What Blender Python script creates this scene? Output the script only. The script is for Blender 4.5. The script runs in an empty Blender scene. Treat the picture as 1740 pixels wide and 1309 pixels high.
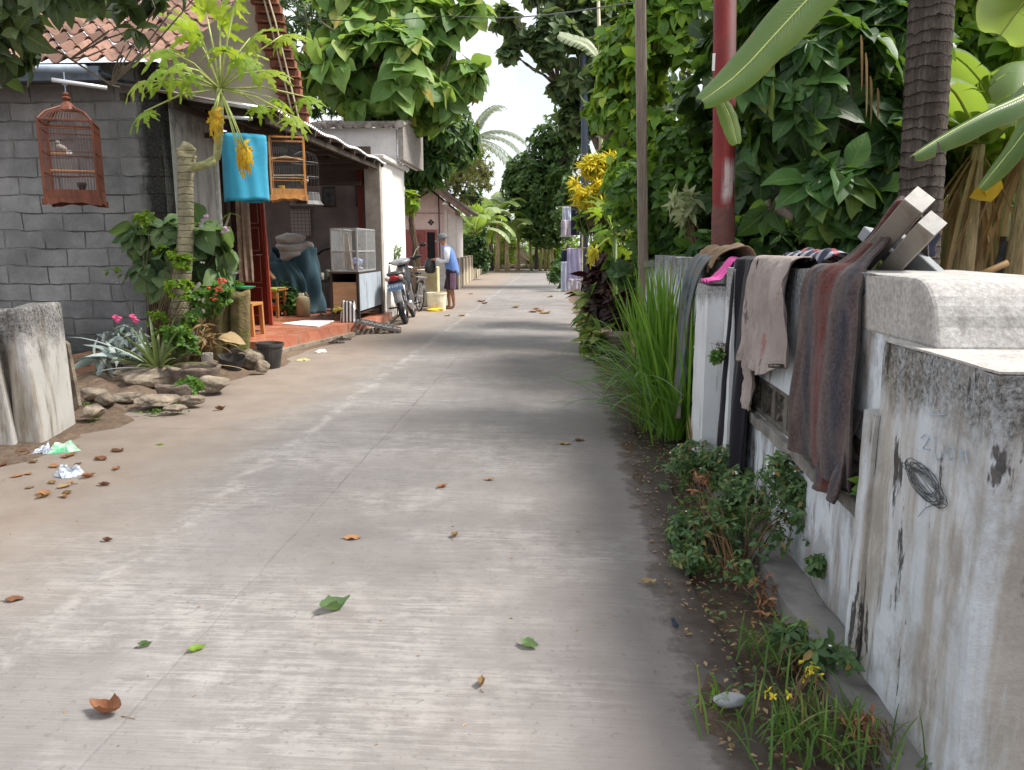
import bpy, math, random
import numpy as np
from mathutils import Vector, Matrix
R = math.radians
SC = bpy.context.scene
COL = SC.collection
rng = np.random.default_rng(7)
random.seed(7)
# ------------------------------------------------------------ camera
cam_d = bpy.data.cameras.new('camera'); cam = bpy.data.objects.new('camera', cam_d); COL.objects.link(cam)
cam_d.sensor_width = 36.0; cam_d.lens = 36.0*1300/1740; cam_d.clip_end = 500; cam_d.clip_start = 0.05
cam.location = (0, 0, 1.42); cam.rotation_euler = (R(90-10.225), 0, R(3.466))
SC.camera = cam
# ------------------------------------------------------------ world and sun
SUNV = Vector((0.58, 0.06, 0.80)).normalized()
W = bpy.data.worlds.new('World'); SC.world = W; W.use_nodes = True
nt = W.node_tree; nt.nodes.clear()
sky = nt.nodes.new('ShaderNodeTexSky'); sky.sky_type = 'NISHITA'; sky.sun_disc = False
sky.sun_elevation = math.asin(SUNV.z); sky.sun_rotation = math.atan2(SUNV.x, SUNV.y)
tc = nt.nodes.new('ShaderNodeTexCoord'); ns = nt.nodes.new('ShaderNodeTexNoise'); ns.inputs['Scale'].default_value = 2.2; ns.inputs['Detail'].default_value = 6
rp = nt.nodes.new('ShaderNodeValToRGB'); rp.color_ramp.elements[0].position = 0.30; rp.color_ramp.elements[1].position = 0.48
rp.color_ramp.elements[0].color = (.42,.42,.42,1)
mx = nt.nodes.new('ShaderNodeMixRGB'); mx.inputs[2].default_value = (7.0, 7.2, 7.6, 1)
bg = nt.nodes.new('ShaderNodeBackground'); bg.inputs['Strength'].default_value = 0.12
wo = nt.nodes.new('ShaderNodeOutputWorld')
L = nt.links.new
L(tc.outputs['Generated'], ns.inputs['Vector']); L(ns.outputs['Fac'], rp.inputs[0]); L(rp.outputs[0], mx.inputs[0])
L(sky.outputs[0], mx.inputs[1]); L(mx.outputs[0], bg.inputs['Color']); L(bg.outputs[0], wo.inputs[0])
sd = bpy.data.lights.new('sun', 'SUN'); sd.energy = 4.8; sd.angle = R(16); sd.color = (1, .95, .87)
sun = bpy.data.objects.new('sun', sd); COL.objects.link(sun); sun.rotation_euler = SUNV.to_track_quat('Z', 'Y').to_euler()
SC.view_settings.view_transform = 'Standard'; SC.view_settings.look = 'None'
SC.view_settings.exposure = 0.55; SC.view_settings.gamma = 1.0
SC.render.engine = 'CYCLES'
# ------------------------------------------------------------ naming helpers
WL = {}
def link(o): COL.objects.link(o); return o
def tag(o, label, cat, group=None, kind=None):
    if label: o['label'] = label
    if cat: o['category'] = cat
    if group: o['group'] = group
    if kind: o['kind'] = kind
    return o
def thing(name, label, cat, loc=(0,0,0), rz=0, group=None, local=False):
    o = bpy.data.objects.new(name, None); link(o); o.location = loc; o.rotation_euler = (0,0,rz)
    o.empty_display_size = .1
    WL[o.name] = Vector((0,0,0)) if (local or rz) else Vector(loc)
    return tag(o, label, cat, group)
def copy_tree(o, parent=None):
    c = o.copy(); link(c); c.parent = parent
    WL[c.name] = Vector((0,0,0))
    for ch in list(o.children):
        if ch != c: copy_tree(ch, c)
    return c
def mkobj(name, me, mat, parent=None, smooth=False):
    o = bpy.data.objects.new(name, me); link(o)
    if mat: me.materials.append(mat)
    if smooth and len(me.polygons): me.polygons.foreach_set('use_smooth', np.ones(len(me.polygons), bool))
    if parent is not None: o.parent = parent
    return o
def wl_of(p):
    if p is None: return Vector((0,0,0))
    return WL.get(p.name, Vector((0,0,0)))
# ------------------------------------------------------------ mesh builder
class MB:
    def __init__(s): s.v = []; s.f = []
    def add(s, vs, fs):
        b = len(s.v); s.v += [tuple(v) for v in vs]; s.f += [tuple(i+b for i in f) for f in fs]; return s
    def box(s, c, d, rx=0, ry=0, rz=0, jit=0, top=1.0):
        M = Matrix.Rotation(rz,3,'Z') @ Matrix.Rotation(ry,3,'Y') @ Matrix.Rotation(rx,3,'X')
        vs = []
        for z in (-.5,.5):
            k = top if z > 0 else 1
            for x,y in ((-.5,-.5),(.5,-.5),(.5,.5),(-.5,.5)):
                p = Vector((x*d[0]*k, y*d[1]*k, z*d[2])) + Vector([random.uniform(-jit,jit) for _ in range(3)])
                vs.append(M @ p + Vector(c))
        return s.add(vs, [(3,2,1,0),(4,5,6,7),(0,1,5,4),(1,2,6,5),(2,3,7,6),(3,0,4,7)])
    def bb(s, x0,x1,y0,y1,z0,z1): return s.box(((x0+x1)/2,(y0+y1)/2,(z0+z1)/2),(x1-x0,y1-y0,z1-z0))
    def bar(s, a, b, w, h=None, up=(0,0,1)):
        a = Vector(a); b = Vector(b); h = h or w
        d = (b-a).normalized(); u = Vector(up)
        if abs(d.dot(u)) > .98: u = Vector((1,0,0))
        x = d.cross(u).normalized(); y = x.cross(d)
        vs = [p + x*i*w/2 + y*j*h/2 for p in (a,b) for i,j in ((-1,-1),(1,-1),(1,1),(-1,1))]
        return s.add(vs, [(3,2,1,0),(4,5,6,7),(0,1,5,4),(1,2,6,5),(2,3,7,6),(3,0,4,7)])
    def tube(s, pts, r, n=8, cap=True, squash=None):
        pts = [Vector(p) for p in pts]; m = len(pts)
        rs = [r]*m if isinstance(r,(int,float)) else list(r)
        if len(rs) == 2 and m > 2: rs = [rs[0]+(rs[1]-rs[0])*i/(m-1) for i in range(m)]
        t0 = (pts[1]-pts[0]).normalized(); u = Vector((0,0,1)) if abs(t0.z) < .9 else Vector((1,0,0))
        x = t0.cross(u).normalized(); vs = []
        for i in range(m):
            t = (pts[min(i+1,m-1)]-pts[max(i-1,0)])
            t = t.normalized() if t.length > 1e-9 else t0
            x = (x - t*x.dot(t)); x = x.normalized() if x.length > 1e-6 else t.orthogonal().normalized()
            y = t.cross(x)
            for k in range(n):
                a = 2*math.pi*k/n
                q = squash or (1,1)
                vs.append(pts[i] + (x*math.cos(a)*q[0] + y*math.sin(a)*q[1])*rs[i])
        fs = [(i*n+k, i*n+(k+1)%n, (i+1)*n+(k+1)%n, (i+1)*n+k) for i in range(m-1) for k in range(n)]
        if cap: fs += [tuple(range(n))[::-1], tuple((m-1)*n+k for k in range(n))]
        return s.add(vs, fs)
    def lathe(s, c, prof, n=20, M=None, cap=True, sx=1, sy=1, wob=0):
        vs = []; m = len(prof); c = Vector(c)
        ph = [random.uniform(0,6.28) for _ in range(3)]
        for r,z in prof:
            for k in range(n):
                a = 2*math.pi*k/n
                rr = r*(1+wob*(math.sin(2*a+ph[0]+z*3)+.6*math.sin(3*a+ph[1]-z*5)))
                p = Vector((rr*math.cos(a)*sx, rr*math.sin(a)*sy, z))
                if M is not None: p = M @ p
                vs.append(c+p)
        fs = [(i*n+k, i*n+(k+1)%n, (i+1)*n+(k+1)%n, (i+1)*n+k) for i in range(m-1) for k in range(n)]
        if cap: fs += [tuple(range(n))[::-1], tuple((m-1)*n+k for k in range(n))]
        return s.add(vs, fs)
    def grid(s, fn, nu, nv, wrap=False):
        vs = [fn(i/(nu-1) if not wrap else i/nu, j/(nv-1)) for j in range(nv) for i in range(nu)]
        fs = []
        for j in range(nv-1):
            for i in range(nu if wrap else nu-1):
                i2 = (i+1) % nu
                fs.append((j*nu+i, j*nu+i2, (j+1)*nu+i2, (j+1)*nu+i))
        return s.add(vs, fs)
    def prism(s, pts, off):
        n = len(pts); off = Vector(off); a = [Vector(p) for p in pts]; b = [p+off for p in a]
        return s.add(a+b, [tuple(range(n))[::-1], tuple(range(n,2*n))] + [(i,(i+1)%n,n+(i+1)%n,n+i) for i in range(n)])
    def ico(s, c, r, sub=2, sc=(1,1,1), noise=0, seed=0, M=None):
        import bmesh
        bm = bmesh.new(); bmesh.ops.create_icosphere(bm, subdivisions=sub, radius=1)
        rr = random.Random(seed); ph = [rr.uniform(0,6.28) for _ in range(9)]
        planes = [(Vector((rr.gauss(0,1),rr.gauss(0,1),rr.gauss(0,1))).normalized(), rr.uniform(.55,.9)) for _ in range(9)] if noise else []
        vs = []
        for v in bm.verts:
            p = v.co.copy()
            for nrm,dd in planes:
                q = p.dot(nrm)
                if q > dd: p -= nrm*(q-dd)*.9
            k = 1 + noise*(math.sin(4*p.x+ph[0])*math.sin(5*p.y+ph[1])+math.sin(6*p.z+ph[2]+3*p.x)+.5*math.sin(13*p.x+ph[3])*math.sin(12*p.z+ph[4]))*.5
            p = Vector((p.x*sc[0], p.y*sc[1], p.z*sc[2]))*k*r
            if M is not None: p = M @ p
            vs.append(p+Vector(c))
        bm.verts.index_update()
        fs = [tuple(v.index for v in f.verts) for f in bm.faces]; bm.free()
        return s.add(vs, fs)
    def build(s, name, mat, parent=None, smooth=False, bev=0, solid=0, sub=0, seg=1, recalc=False):
        o = wl_of(parent)
        me = bpy.data.meshes.new(name)
        me.from_pydata([(v[0]-o.x, v[1]-o.y, v[2]-o.z) for v in s.v], [], s.f); me.update()
        if recalc:
            import bmesh
            bm = bmesh.new(); bm.from_mesh(me); bmesh.ops.recalc_face_normals(bm, faces=bm.faces); bm.to_mesh(me); bm.free()
        ob = mkobj(name, me, mat, parent, smooth)
        if parent is not None: WL.setdefault(ob.name, o.copy())
        if solid:
            m = ob.modifiers.new('s','SOLIDIFY'); m.thickness = solid; m.offset = 0
        if sub:
            m = ob.modifiers.new('u','SUBSURF'); m.levels = sub; m.render_levels = sub
        if bev:
            m = ob.modifiers.new('b','BEVEL'); m.width = bev; m.segments = seg; m.limit_method = 'ANGLE'
        return ob
# ------------------------------------------------------------ leaves (numpy)
def strip_tmpl(ws, fold=.25, droop=.35, ys=None, wave=0):
    n = len(ws); ys = ys or [i/(n-1) for i in range(n)]
    v = []; uv = []
    for i,(w,y) in enumerate(zip(ws, ys)):
        z0 = -droop*y*y
        wv = wave*math.sin(i*2.4)
        v += [(-w, y, z0+fold*w+wv), (0, y, z0), (w, y, z0+fold*w-wv)]
        uv += [(0,y),(.5,y),(1,y)]
    f = []
    for i in range(n-1):
        a = i*3; f += [(a,a+1,a+4,a+3),(a+1,a+2,a+5,a+4)]
    return np.array(v,float), f, np.array(uv,float)
T_BROAD = strip_tmpl([.015,.14,.25,.31,.31,.25,.14,.005], .35, .42, wave=.025)
T_OVAL  = strip_tmpl([.02,.25,.28,.01], .3, .25)
T_LANCE = strip_tmpl([.02,.13,.15,.09,.005], .3, .4)
T_TINY  = strip_tmpl([.03,.27,.005], .3, .15)
T_ROUND = strip_tmpl([.05,.36,.42,.27,.01], .2, .3)
T_STRAP = strip_tmpl([.03,.05,.045,.035,.002], .5, .55)
def palm_tmpl(nl=7, seed=1):
    rr = random.Random(seed); V = []; F = []; U = []
    for k in range(nl):
        a = R(-125 + 250*k/(nl-1)); ln = 1 - .35*abs(k-(nl-1)/2)/((nl-1)/2)
        c, sn = math.cos(a), math.sin(a)
        prof = [(.0,.03),(.28,.10),(.42,.20),(.5,.085),(.66,.17),(.74,.06),(.86,.08),(1,.0)]
        b = len(V)
        for y,w in prof:
            for q in (-1,0,1):
                yy = y*ln + (.07 if q and w > .12 else 0); xx = q*w*ln
                x = xx*c + yy*sn; y2 = -xx*sn + yy*c
                V.append((x*.6, y2*.6, -.28*y*y - .05*abs(q)*rr.random())); U.append((.5+q*.5, y))
        for i in range(len(prof)-1):
            a0 = b+i*3; F += [(a0,a0+1,a0+4,a0+3),(a0+1,a0+2,a0+5,a0+4)]
    return np.array(V,float), F, np.array(U,float)
T_PALM = palm_tmpl()
def pinna_tmpl(n=11):
    V = []; F = []; U = []
    for i in range(n):
        y = .08+.9*i/n; ln = .42*math.sin(math.pi*(.15+.8*i/n))+.1
        for q in (-1,1):
            b = len(V)
            V += [(0,y,-.35*y*y),(q*ln*.55,y+.12,-.35*y*y-.03),(q*ln,y+.16,-.35*y*y-.2),(q*ln*.5,y+.06,-.35*y*y-.05)]
            U += [(.5,y),(.8,y),(1,y),(.8,y)]
            F += [(b,b+1,b+2,b+3) if q < 0 else (b+3,b+2,b+1,b)]
    return np.array(V,float), F, np.array(U,float)
T_PINNA = pinna_tmpl()
def nrm(a): return a/np.maximum(np.linalg.norm(a, axis=-1, keepdims=True), 1e-9)
class LV:
    def __init__(s, tmpl): s.t = tmpl; s.P = []; s.M = []; s.S = []; s.B = []
    def add(s, pos, d, up, size, wf=1.0, bias=None):
        pos = np.atleast_2d(pos); n = len(pos)
        y = nrm(np.broadcast_to(d,(n,3)).astype(float)); u = np.broadcast_to(up,(n,3))
        x = nrm(np.cross(y, u)+1e-6); z = np.cross(x, y)
        size = np.broadcast_to(size,(n,)).astype(float)
        M = np.stack([x*wf, y, z], axis=1)*size[:,None,None]
        s.P.append(pos); s.M.append(M)
        s.B.append(np.broadcast_to(rng.random(n) if bias is None else bias, (n,)))
    def build(s, name, mat, parent=None):
        T, F, U = s.t; o = np.array(wl_of(parent))
        P = np.concatenate(s.P)-o; M = np.concatenate(s.M); B = np.concatenate(s.B); n = len(P); m = len(T)
        V = (np.einsum('vk,nkj->nvj', T, M) + P[:,None,:]).reshape(-1,3)
        fl = np.array(F); k = fl.shape[1]
        FF = (fl[None]+ (np.arange(n)*m)[:,None,None]).reshape(-1,k)
        me = bpy.data.meshes.new(name)
        me.vertices.add(len(V)); me.vertices.foreach_set('co', V.astype(np.float32).ravel())
        me.loops.add(FF.size); me.loops.foreach_set('vertex_index', FF.astype(np.int32).ravel())
        me.polygons.add(len(FF)); me.polygons.foreach_set('loop_start', (np.arange(len(FF))*k).astype(np.int32))
        try: me.polygons.foreach_set('loop_total', np.full(len(FF),k,np.int32))
        except Exception: pass
        uv = me.uv_layers.new(name='uv'); uv.data.foreach_set('uv', np.tile(U,(n,1))[FF.ravel()].astype(np.float32).ravel())
        at = me.attributes.new('lv','FLOAT','POINT'); at.data.foreach_set('value', np.repeat(B,m).astype(np.float32))
        me.update(calc_edges=True)
        return mkobj(name, me, mat, parent, True)
def rosettes(lv, C, O, k, size, spread=65, grav=.35, wf=1.0, svar=.3, bias=None):
    """k leaves round each point of C, spread round the outward vectors O"""
    n = len(C); C = np.repeat(C,k,0); O = nrm(np.repeat(O,k,0))
    a = (np.tile(np.arange(k),n)*2.399 + np.repeat(rng.random(n)*6.28,k))
    ref = np.where(np.abs(O[:,2:3])<.9, [[0,0,1.]], [[1.,0,0]])
    e1 = nrm(np.cross(O,ref)); e2 = np.cross(O,e1)
    sp = R(spread)*(.45+.75*rng.random(n*k))
    rad = e1*np.cos(a)[:,None]+e2*np.sin(a)[:,None]
    d = O*np.cos(sp)[:,None] + rad*np.sin(sp)[:,None]
    d[:,2] -= grav*(.4+rng.random(n*k))
    up = O + np.array([0,0,.6]) + rng.normal(0,.25,(n*k,3))
    sz = size*(1-svar+2*svar*rng.random(n*k))
    b = None if bias is None else np.clip(np.repeat(bias,k)+rng.normal(0,.12,n*k),0,1)
    lv.add(C + O*0, d, up, sz, wf, b)
def crown_pts(blobs, n, inner=.55, thr=-.25, freq=2.2, up=.35):
    """points in the outer part of a union of ellipsoids, thinned by a lumpy field so gaps stay open"""
    vol = np.array([b[1][0]*b[1][1]*b[1][2] for b in blobs])**.5; vol /= vol.sum()
    P = []; O = []; ph = rng.random(6)*6.28; tot = 0; it = 0
    while tot < n:
        i = rng.choice(len(blobs), p=vol); c = np.array(blobs[i][0]); r = np.array(blobs[i][1])
        m = 6; d = nrm(rng.normal(size=(m,3))); q = inner+(1-inner)*rng.random(m)**.7
        p = c + d*r*q[:,None]
        fld = np.sin(freq*p[:,0]+ph[0])*np.sin(freq*p[:,1]+ph[1])+np.sin(freq*1.1*p[:,2]+ph[2])*np.sin(freq*.8*p[:,0]+ph[3])
        it += 1; ok = fld > (thr if it < n*1.2+60 else -9)
        # a shell point buried in another blob is thinned
        for j,(c2,r2) in enumerate(blobs):
            if j != i: ok &= (np.linalg.norm((p-np.array(c2))/np.array(r2),axis=1) > .6) | (rng.random(m) < .3)
        p = p[ok]; o = nrm(d[ok]/r + np.array([0,0,up])/max(r))
        P.append(p); O.append(o); tot += len(p)
    return np.concatenate(P)[:n], np.concatenate(O)[:n]
def limbs(mb, base, blobs, r0, n_limb=2, twigs=None, seed=0, split=None):
    """trunk, then limbs that join each new place to the nearest wood already there, then twigs"""
    rr = random.Random(seed); base = Vector(base)
    top = sum((Vector(b[0]) for b in blobs), Vector((0,0,0)))/len(blobs); low = min(b[0][2]-b[1][2]*.3 for b in blobs)
    f = .5 if split is None else split
    fork = base.lerp(top, f); fork.z = max(base.z+.3, min(fork.z, low))
    mid = base.lerp(fork,.5)+Vector((rr.uniform(-.08,.08),rr.uniform(-.08,.08),0))
    mb.tube([base, mid, fork], [r0*1.15, r0*.9, r0*.75], 9)
    N_ = [fork]; Rr = [r0*.62]
    goals = []
    for b in blobs:
        c = Vector(b[0]); goals.append(c)
        for k in range(n_limb): goals.append(c+Vector((rr.uniform(-.65,.65)*b[1][0], rr.uniform(-.65,.65)*b[1][1], rr.uniform(-.3,.55)*b[1][2])))
    goals.sort(key=lambda g:(g-fork).length)
    for g in goals:
        j = min(range(len(N_)), key=lambda i:(N_[i]-g).length + (0 if Rr[i] > r0*.1 else 9)); a = N_[j]; L_ = (g-a).length
        r1 = Rr[j]*.82; r2 = max(r0*.07, r1*(1-.25*min(1.6,L_))) ; pts = [a]; n = max(2,int(L_/.35))
        for i in range(1,n+1):
            p = a.lerp(g,i/n)+Vector((rr.uniform(-.05,.05),rr.uniform(-.05,.05),rr.uniform(-.04,.07)))*min(1,L_); pts.append(p)
        rs = [r1+(r2-r1)*i/n for i in range(n+1)]; mb.tube(pts, rs, 6)
        for p,q in zip(pts[1:],rs[1:]): N_.append(p); Rr.append(q)
    if twigs is not None and len(twigs):
        E = np.array([tuple(e) for e in N_])
        for p in twigs:
            j = np.argmin(((E-p)**2).sum(1)); a = Vector(E[j]); b = Vector(p)
            if (b-a).length > 1.6: continue
            mm = a.lerp(b,.5); mm.z += .05
            mb.tube([a, mm, b], [min(Rr[j]*.6,.012)+.002, .005, .003], 3, cap=False)
# ------------------------------------------------------------ materials
class NM:
    def __init__(s, name):
        s.m = bpy.data.materials.new(name); s.m.use_nodes = True; s.t = s.m.node_tree; s.t.nodes.clear()
        s.out = s.t.nodes.new('ShaderNodeOutputMaterial'); s.b = s.t.nodes.new('ShaderNodeBsdfPrincipled')
        s.t.links.new(s.b.outputs[0], s.out.inputs[0]); s.tc = s.t.nodes.new('ShaderNodeTexCoord')
    def lk(s, a, b): s.t.links.new(a, b)
    def val(s, sock, v):
        if hasattr(v,'is_linked') or isinstance(v, bpy.types.NodeSocket): s.lk(v, sock)
        else:
            if isinstance(v,(tuple,list)) and len(v) == 3 and sock.type == 'RGBA': v = (*v,1)
            sock.default_value = v
    def coord(s, sc=(1,1,1), rot=(0,0,0), src='Object', loc=(0,0,0)):
        n = s.t.nodes.new('ShaderNodeMapping'); n.inputs['Scale'].default_value = sc; n.inputs['Rotation'].default_value = rot; n.inputs['Location'].default_value = loc
        s.lk(s.tc.outputs[src], n.inputs[0]); return n.outputs[0]
    def noise(s, scale=5, detail=4, rough=.55, vec=None, dist=0):
        n = s.t.nodes.new('ShaderNodeTexNoise'); n.inputs['Scale'].default_value = scale; n.inputs['Detail'].default_value = detail
        n.inputs['Roughness'].default_value = rough; n.inputs['Distortion'].default_value = dist
        s.lk(vec if vec is not None else s.tc.outputs['Object'], n.inputs['Vector']); return n.outputs['Fac']
    def vor(s, scale=5, vec=None, feat='F1', out='Distance'):
        n = s.t.nodes.new('ShaderNodeTexVoronoi'); n.inputs['Scale'].default_value = scale; n.feature = feat
        s.lk(vec if vec is not None else s.tc.outputs['Object'], n.inputs['Vector']); return n.outputs[out]
    def ramp(s, fac, stops, interp='LINEAR'):
        n = s.t.nodes.new('ShaderNodeValToRGB'); r = n.color_ramp; r.interpolation = interp
        while len(r.elements) < len(stops): r.elements.new(.5)
        for e,(p,c) in zip(r.elements, stops):
            e.position = p; e.color = (c,c,c,1) if isinstance(c,(int,float)) else (*c,1)
        s.lk(fac, n.inputs[0]); return n.outputs[0]
    def mix(s, fac, a, b, mode='MIX'):
        n = s.t.nodes.new('ShaderNodeMixRGB'); n.blend_type = mode
        s.val(n.inputs[0], fac); s.val(n.inputs[1], a); s.val(n.inputs[2], b); return n.outputs[0]
    def math(s, op, a, b=0.0, c=None, clamp=False):
        n = s.t.nodes.new('ShaderNodeMath'); n.operation = op; n.use_clamp = clamp
        s.val(n.inputs[0], a); s.val(n.inputs[1], b)
        if c is not None: s.val(n.inputs[2], c)
        return n.outputs[0]
    def sep(s, vec=None):
        n = s.t.nodes.new('ShaderNodeSeparateXYZ'); s.lk(vec if vec is not None else s.tc.outputs['Object'], n.inputs[0]); return n.outputs
    def comb(s, x=0.0, y=0.0, z=0.0):
        n = s.t.nodes.new('ShaderNodeCombineXYZ')
        for i,v in enumerate((x,y,z)): s.val(n.inputs[i], v)
        return n.outputs[0]
    def bump(s, h, strength=.4, dist=.01, prev=None):
        n = s.t.nodes.new('ShaderNodeBump'); n.inputs['Strength'].default_value = strength; n.inputs['Distance'].default_value = dist
        s.lk(h, n.inputs['Height'])
        if prev is not None: s.lk(prev, n.inputs['Normal'])
        s.lk(n.outputs[0], s.b.inputs['Normal']); return n.outputs[0]
    def done(s, col=None, rough=.7, metal=0, spec=None):
        if col is not None: s.val(s.b.inputs['Base Color'], col)
        s.val(s.b.inputs['Roughness'], rough); s.b.inputs['Metallic'].default_value = metal
        if spec is not None: s.b.inputs['Specular IOR Level'].default_value = spec
        return s.m
def simple(name, c, rough=.6, metal=0, var=.25, scale=12, bump=.15, bd=.004, dirt=None, dscale=3, spec=None):
    m = NM(name); f = m.noise(scale, 5)
    lo = tuple(x*(1-var) for x in c); hi = tuple(min(1,x*(1+var)) for x in c)
    col = m.ramp(f, [(.3,lo),(.7,hi)])
    if dirt:
        g = m.ramp(m.noise(dscale,6,.65), [(.45,0),(.65,1)]); col = m.mix(g, col, dirt)
    if bump: m.bump(m.noise(scale*4,4), bump, bd)
    return m.done(col, rough, metal, spec)
def leafmat(name, stops, rough=.42, trans=.35, tint=(.35,.5,.05), vein=.25):
    m = NM(name)
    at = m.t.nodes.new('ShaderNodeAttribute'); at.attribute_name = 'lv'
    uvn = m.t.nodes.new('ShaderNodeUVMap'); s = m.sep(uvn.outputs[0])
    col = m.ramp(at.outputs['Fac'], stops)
    col = m.mix(m.ramp(m.noise(9,3),[(.35,.0),(.7,.25)]), col, tuple(c*.55 for c in stops[0][1]))
    x = m.math('ABSOLUTE', m.math('SUBTRACT', s[0], .5))
    rib = m.ramp(x, [(.0,1),(.045,0)])
    sv = m.math('FRACT', m.math('MULTIPLY', m.math('SUBTRACT', s[1], m.math('MULTIPLY', x, .5)), 8.0))
    svr = m.ramp(sv, [(.0,1),(.14,0)])
    v = m.math('MAXIMUM', rib, m.math('MULTIPLY', svr, .45))
    col = m.mix(m.math('MULTIPLY', v, vein), col, (.36,.46,.14))
    m.val(m.b.inputs['Base Color'], col); m.b.inputs['Roughness'].default_value = rough
    m.b.inputs['Specular IOR Level'].default_value = .3
    tr = m.t.nodes.new('ShaderNodeBsdfTranslucent'); m.lk(m.mix(.65, col, tint), tr.inputs[0])
    ms = m.t.nodes.new('ShaderNodeMixShader'); ms.inputs[0].default_value = trans
    m.lk(m.b.outputs[0], ms.inputs[1]); m.lk(tr.outputs[0], ms.inputs[2]); m.lk(ms.outputs[0], m.out.inputs[0])
    bn = m.bump(v, .25, .01)
    return m.m
# --- leaves
LF_TEAK  = leafmat('leaf_teak', [(0,(.07,.15,.04)),(.45,(.13,.26,.06)),(.85,(.24,.38,.10)),(.97,(.38,.42,.10)),(1,(.36,.22,.05))], .5, .38, (.38,.55,.08), .35)
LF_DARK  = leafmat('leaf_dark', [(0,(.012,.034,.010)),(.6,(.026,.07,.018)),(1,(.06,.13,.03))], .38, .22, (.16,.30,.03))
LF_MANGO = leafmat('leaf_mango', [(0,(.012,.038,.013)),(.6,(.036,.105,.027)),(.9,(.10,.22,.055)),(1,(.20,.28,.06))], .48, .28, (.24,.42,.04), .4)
LF_MID   = leafmat('leaf_mid', [(0,(.035,.09,.02)),(.6,(.075,.18,.03)),(1,(.16,.30,.05))], .42, .35, (.35,.55,.05))
LF_LIME  = leafmat('leaf_lime', [(0,(.07,.16,.02)),(.5,(.15,.30,.03)),(1,(.30,.42,.05))], .45, .42, (.50,.66,.05))
LF_YEL   = leafmat('leaf_yellow', [(0,(.20,.34,.02)),(.25,(.80,.66,.03)),(.8,(.92,.76,.04)),(1,(.85,.50,.03))], .5, .35, (.75,.6,.05), .2)
LF_GOLD  = leafmat('leaf_gold', [(0,(.50,.27,.02)),(.5,(.66,.42,.02)),(1,(.78,.55,.04))], .6, .3, (.8,.5,.04), .1)
LF_PAP   = leafmat('leaf_papaya', [(0,(.10,.20,.02)),(.5,(.20,.34,.03)),(1,(.36,.46,.05))], .5, .45, (.55,.68,.04), .3)
LF_PURP  = leafmat('leaf_purple', [(0,(.012,.006,.008)),(.7,(.035,.012,.016)),(1,(.06,.04,.02))], .4, .12, (.2,.03,.05), .1)
LF_VARI  = leafmat('leaf_variegated', [(0,(.06,.14,.03)),(.5,(.14,.25,.05)),(1,(.42,.44,.16))], .42, .3, (.5,.6,.1), .5)
LF_SILV  = leafmat('leaf_silver', [(0,(.28,.36,.34)),(1,(.55,.62,.62))], .55, .2, (.4,.5,.4), .2)
LF_GREY  = leafmat('leaf_grey_green', [(0,(.06,.11,.055)),(.6,(.12,.20,.09)),(1,(.20,.29,.13))], .6, .3, (.3,.45,.1), .4)
LF_CHIL  = leafmat('leaf_chilli', [(0,(.045,.095,.04)),(.6,(.09,.17,.065)),(.9,(.15,.25,.08)),(1,(.34,.20,.07))], .42, .28, (.25,.42,.06), .2)
LF_GRASS = leafmat('leaf_grass', [(0,(.06,.15,.02)),(.6,(.12,.27,.03)),(.95,(.20,.36,.05)),(1,(.4,.34,.14))], .45, .4, (.35,.6,.05), .3)
LF_BAN   = leafmat('leaf_banana', [(0,(.09,.17,.04)),(1,(.16,.27,.06))], .4, .4, (.42,.58,.06), .3)
LF_DRY   = leafmat('leaf_dry', [(0,(.16,.09,.04)),(.5,(.30,.19,.09)),(1,(.46,.34,.19))], .8, .2, (.4,.25,.1), .2)
LF_BROWN = leafmat('leaf_brown', [(0,(.10,.04,.02)),(.5,(.24,.10,.05)),(1,(.42,.22,.10))], .6, .15, (.4,.15,.05), .2)
LF_PALE  = leafmat('leaf_pale', [(0,(.35,.42,.22)),(1,(.55,.6,.36))], .5, .4, (.7,.75,.4), .2)
LF_FAR   = leafmat('leaf_far', [(0,(.09,.17,.05)),(.5,(.17,.29,.08)),(1,(.36,.44,.14))], .5, .35, (.45,.6,.1))
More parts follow.
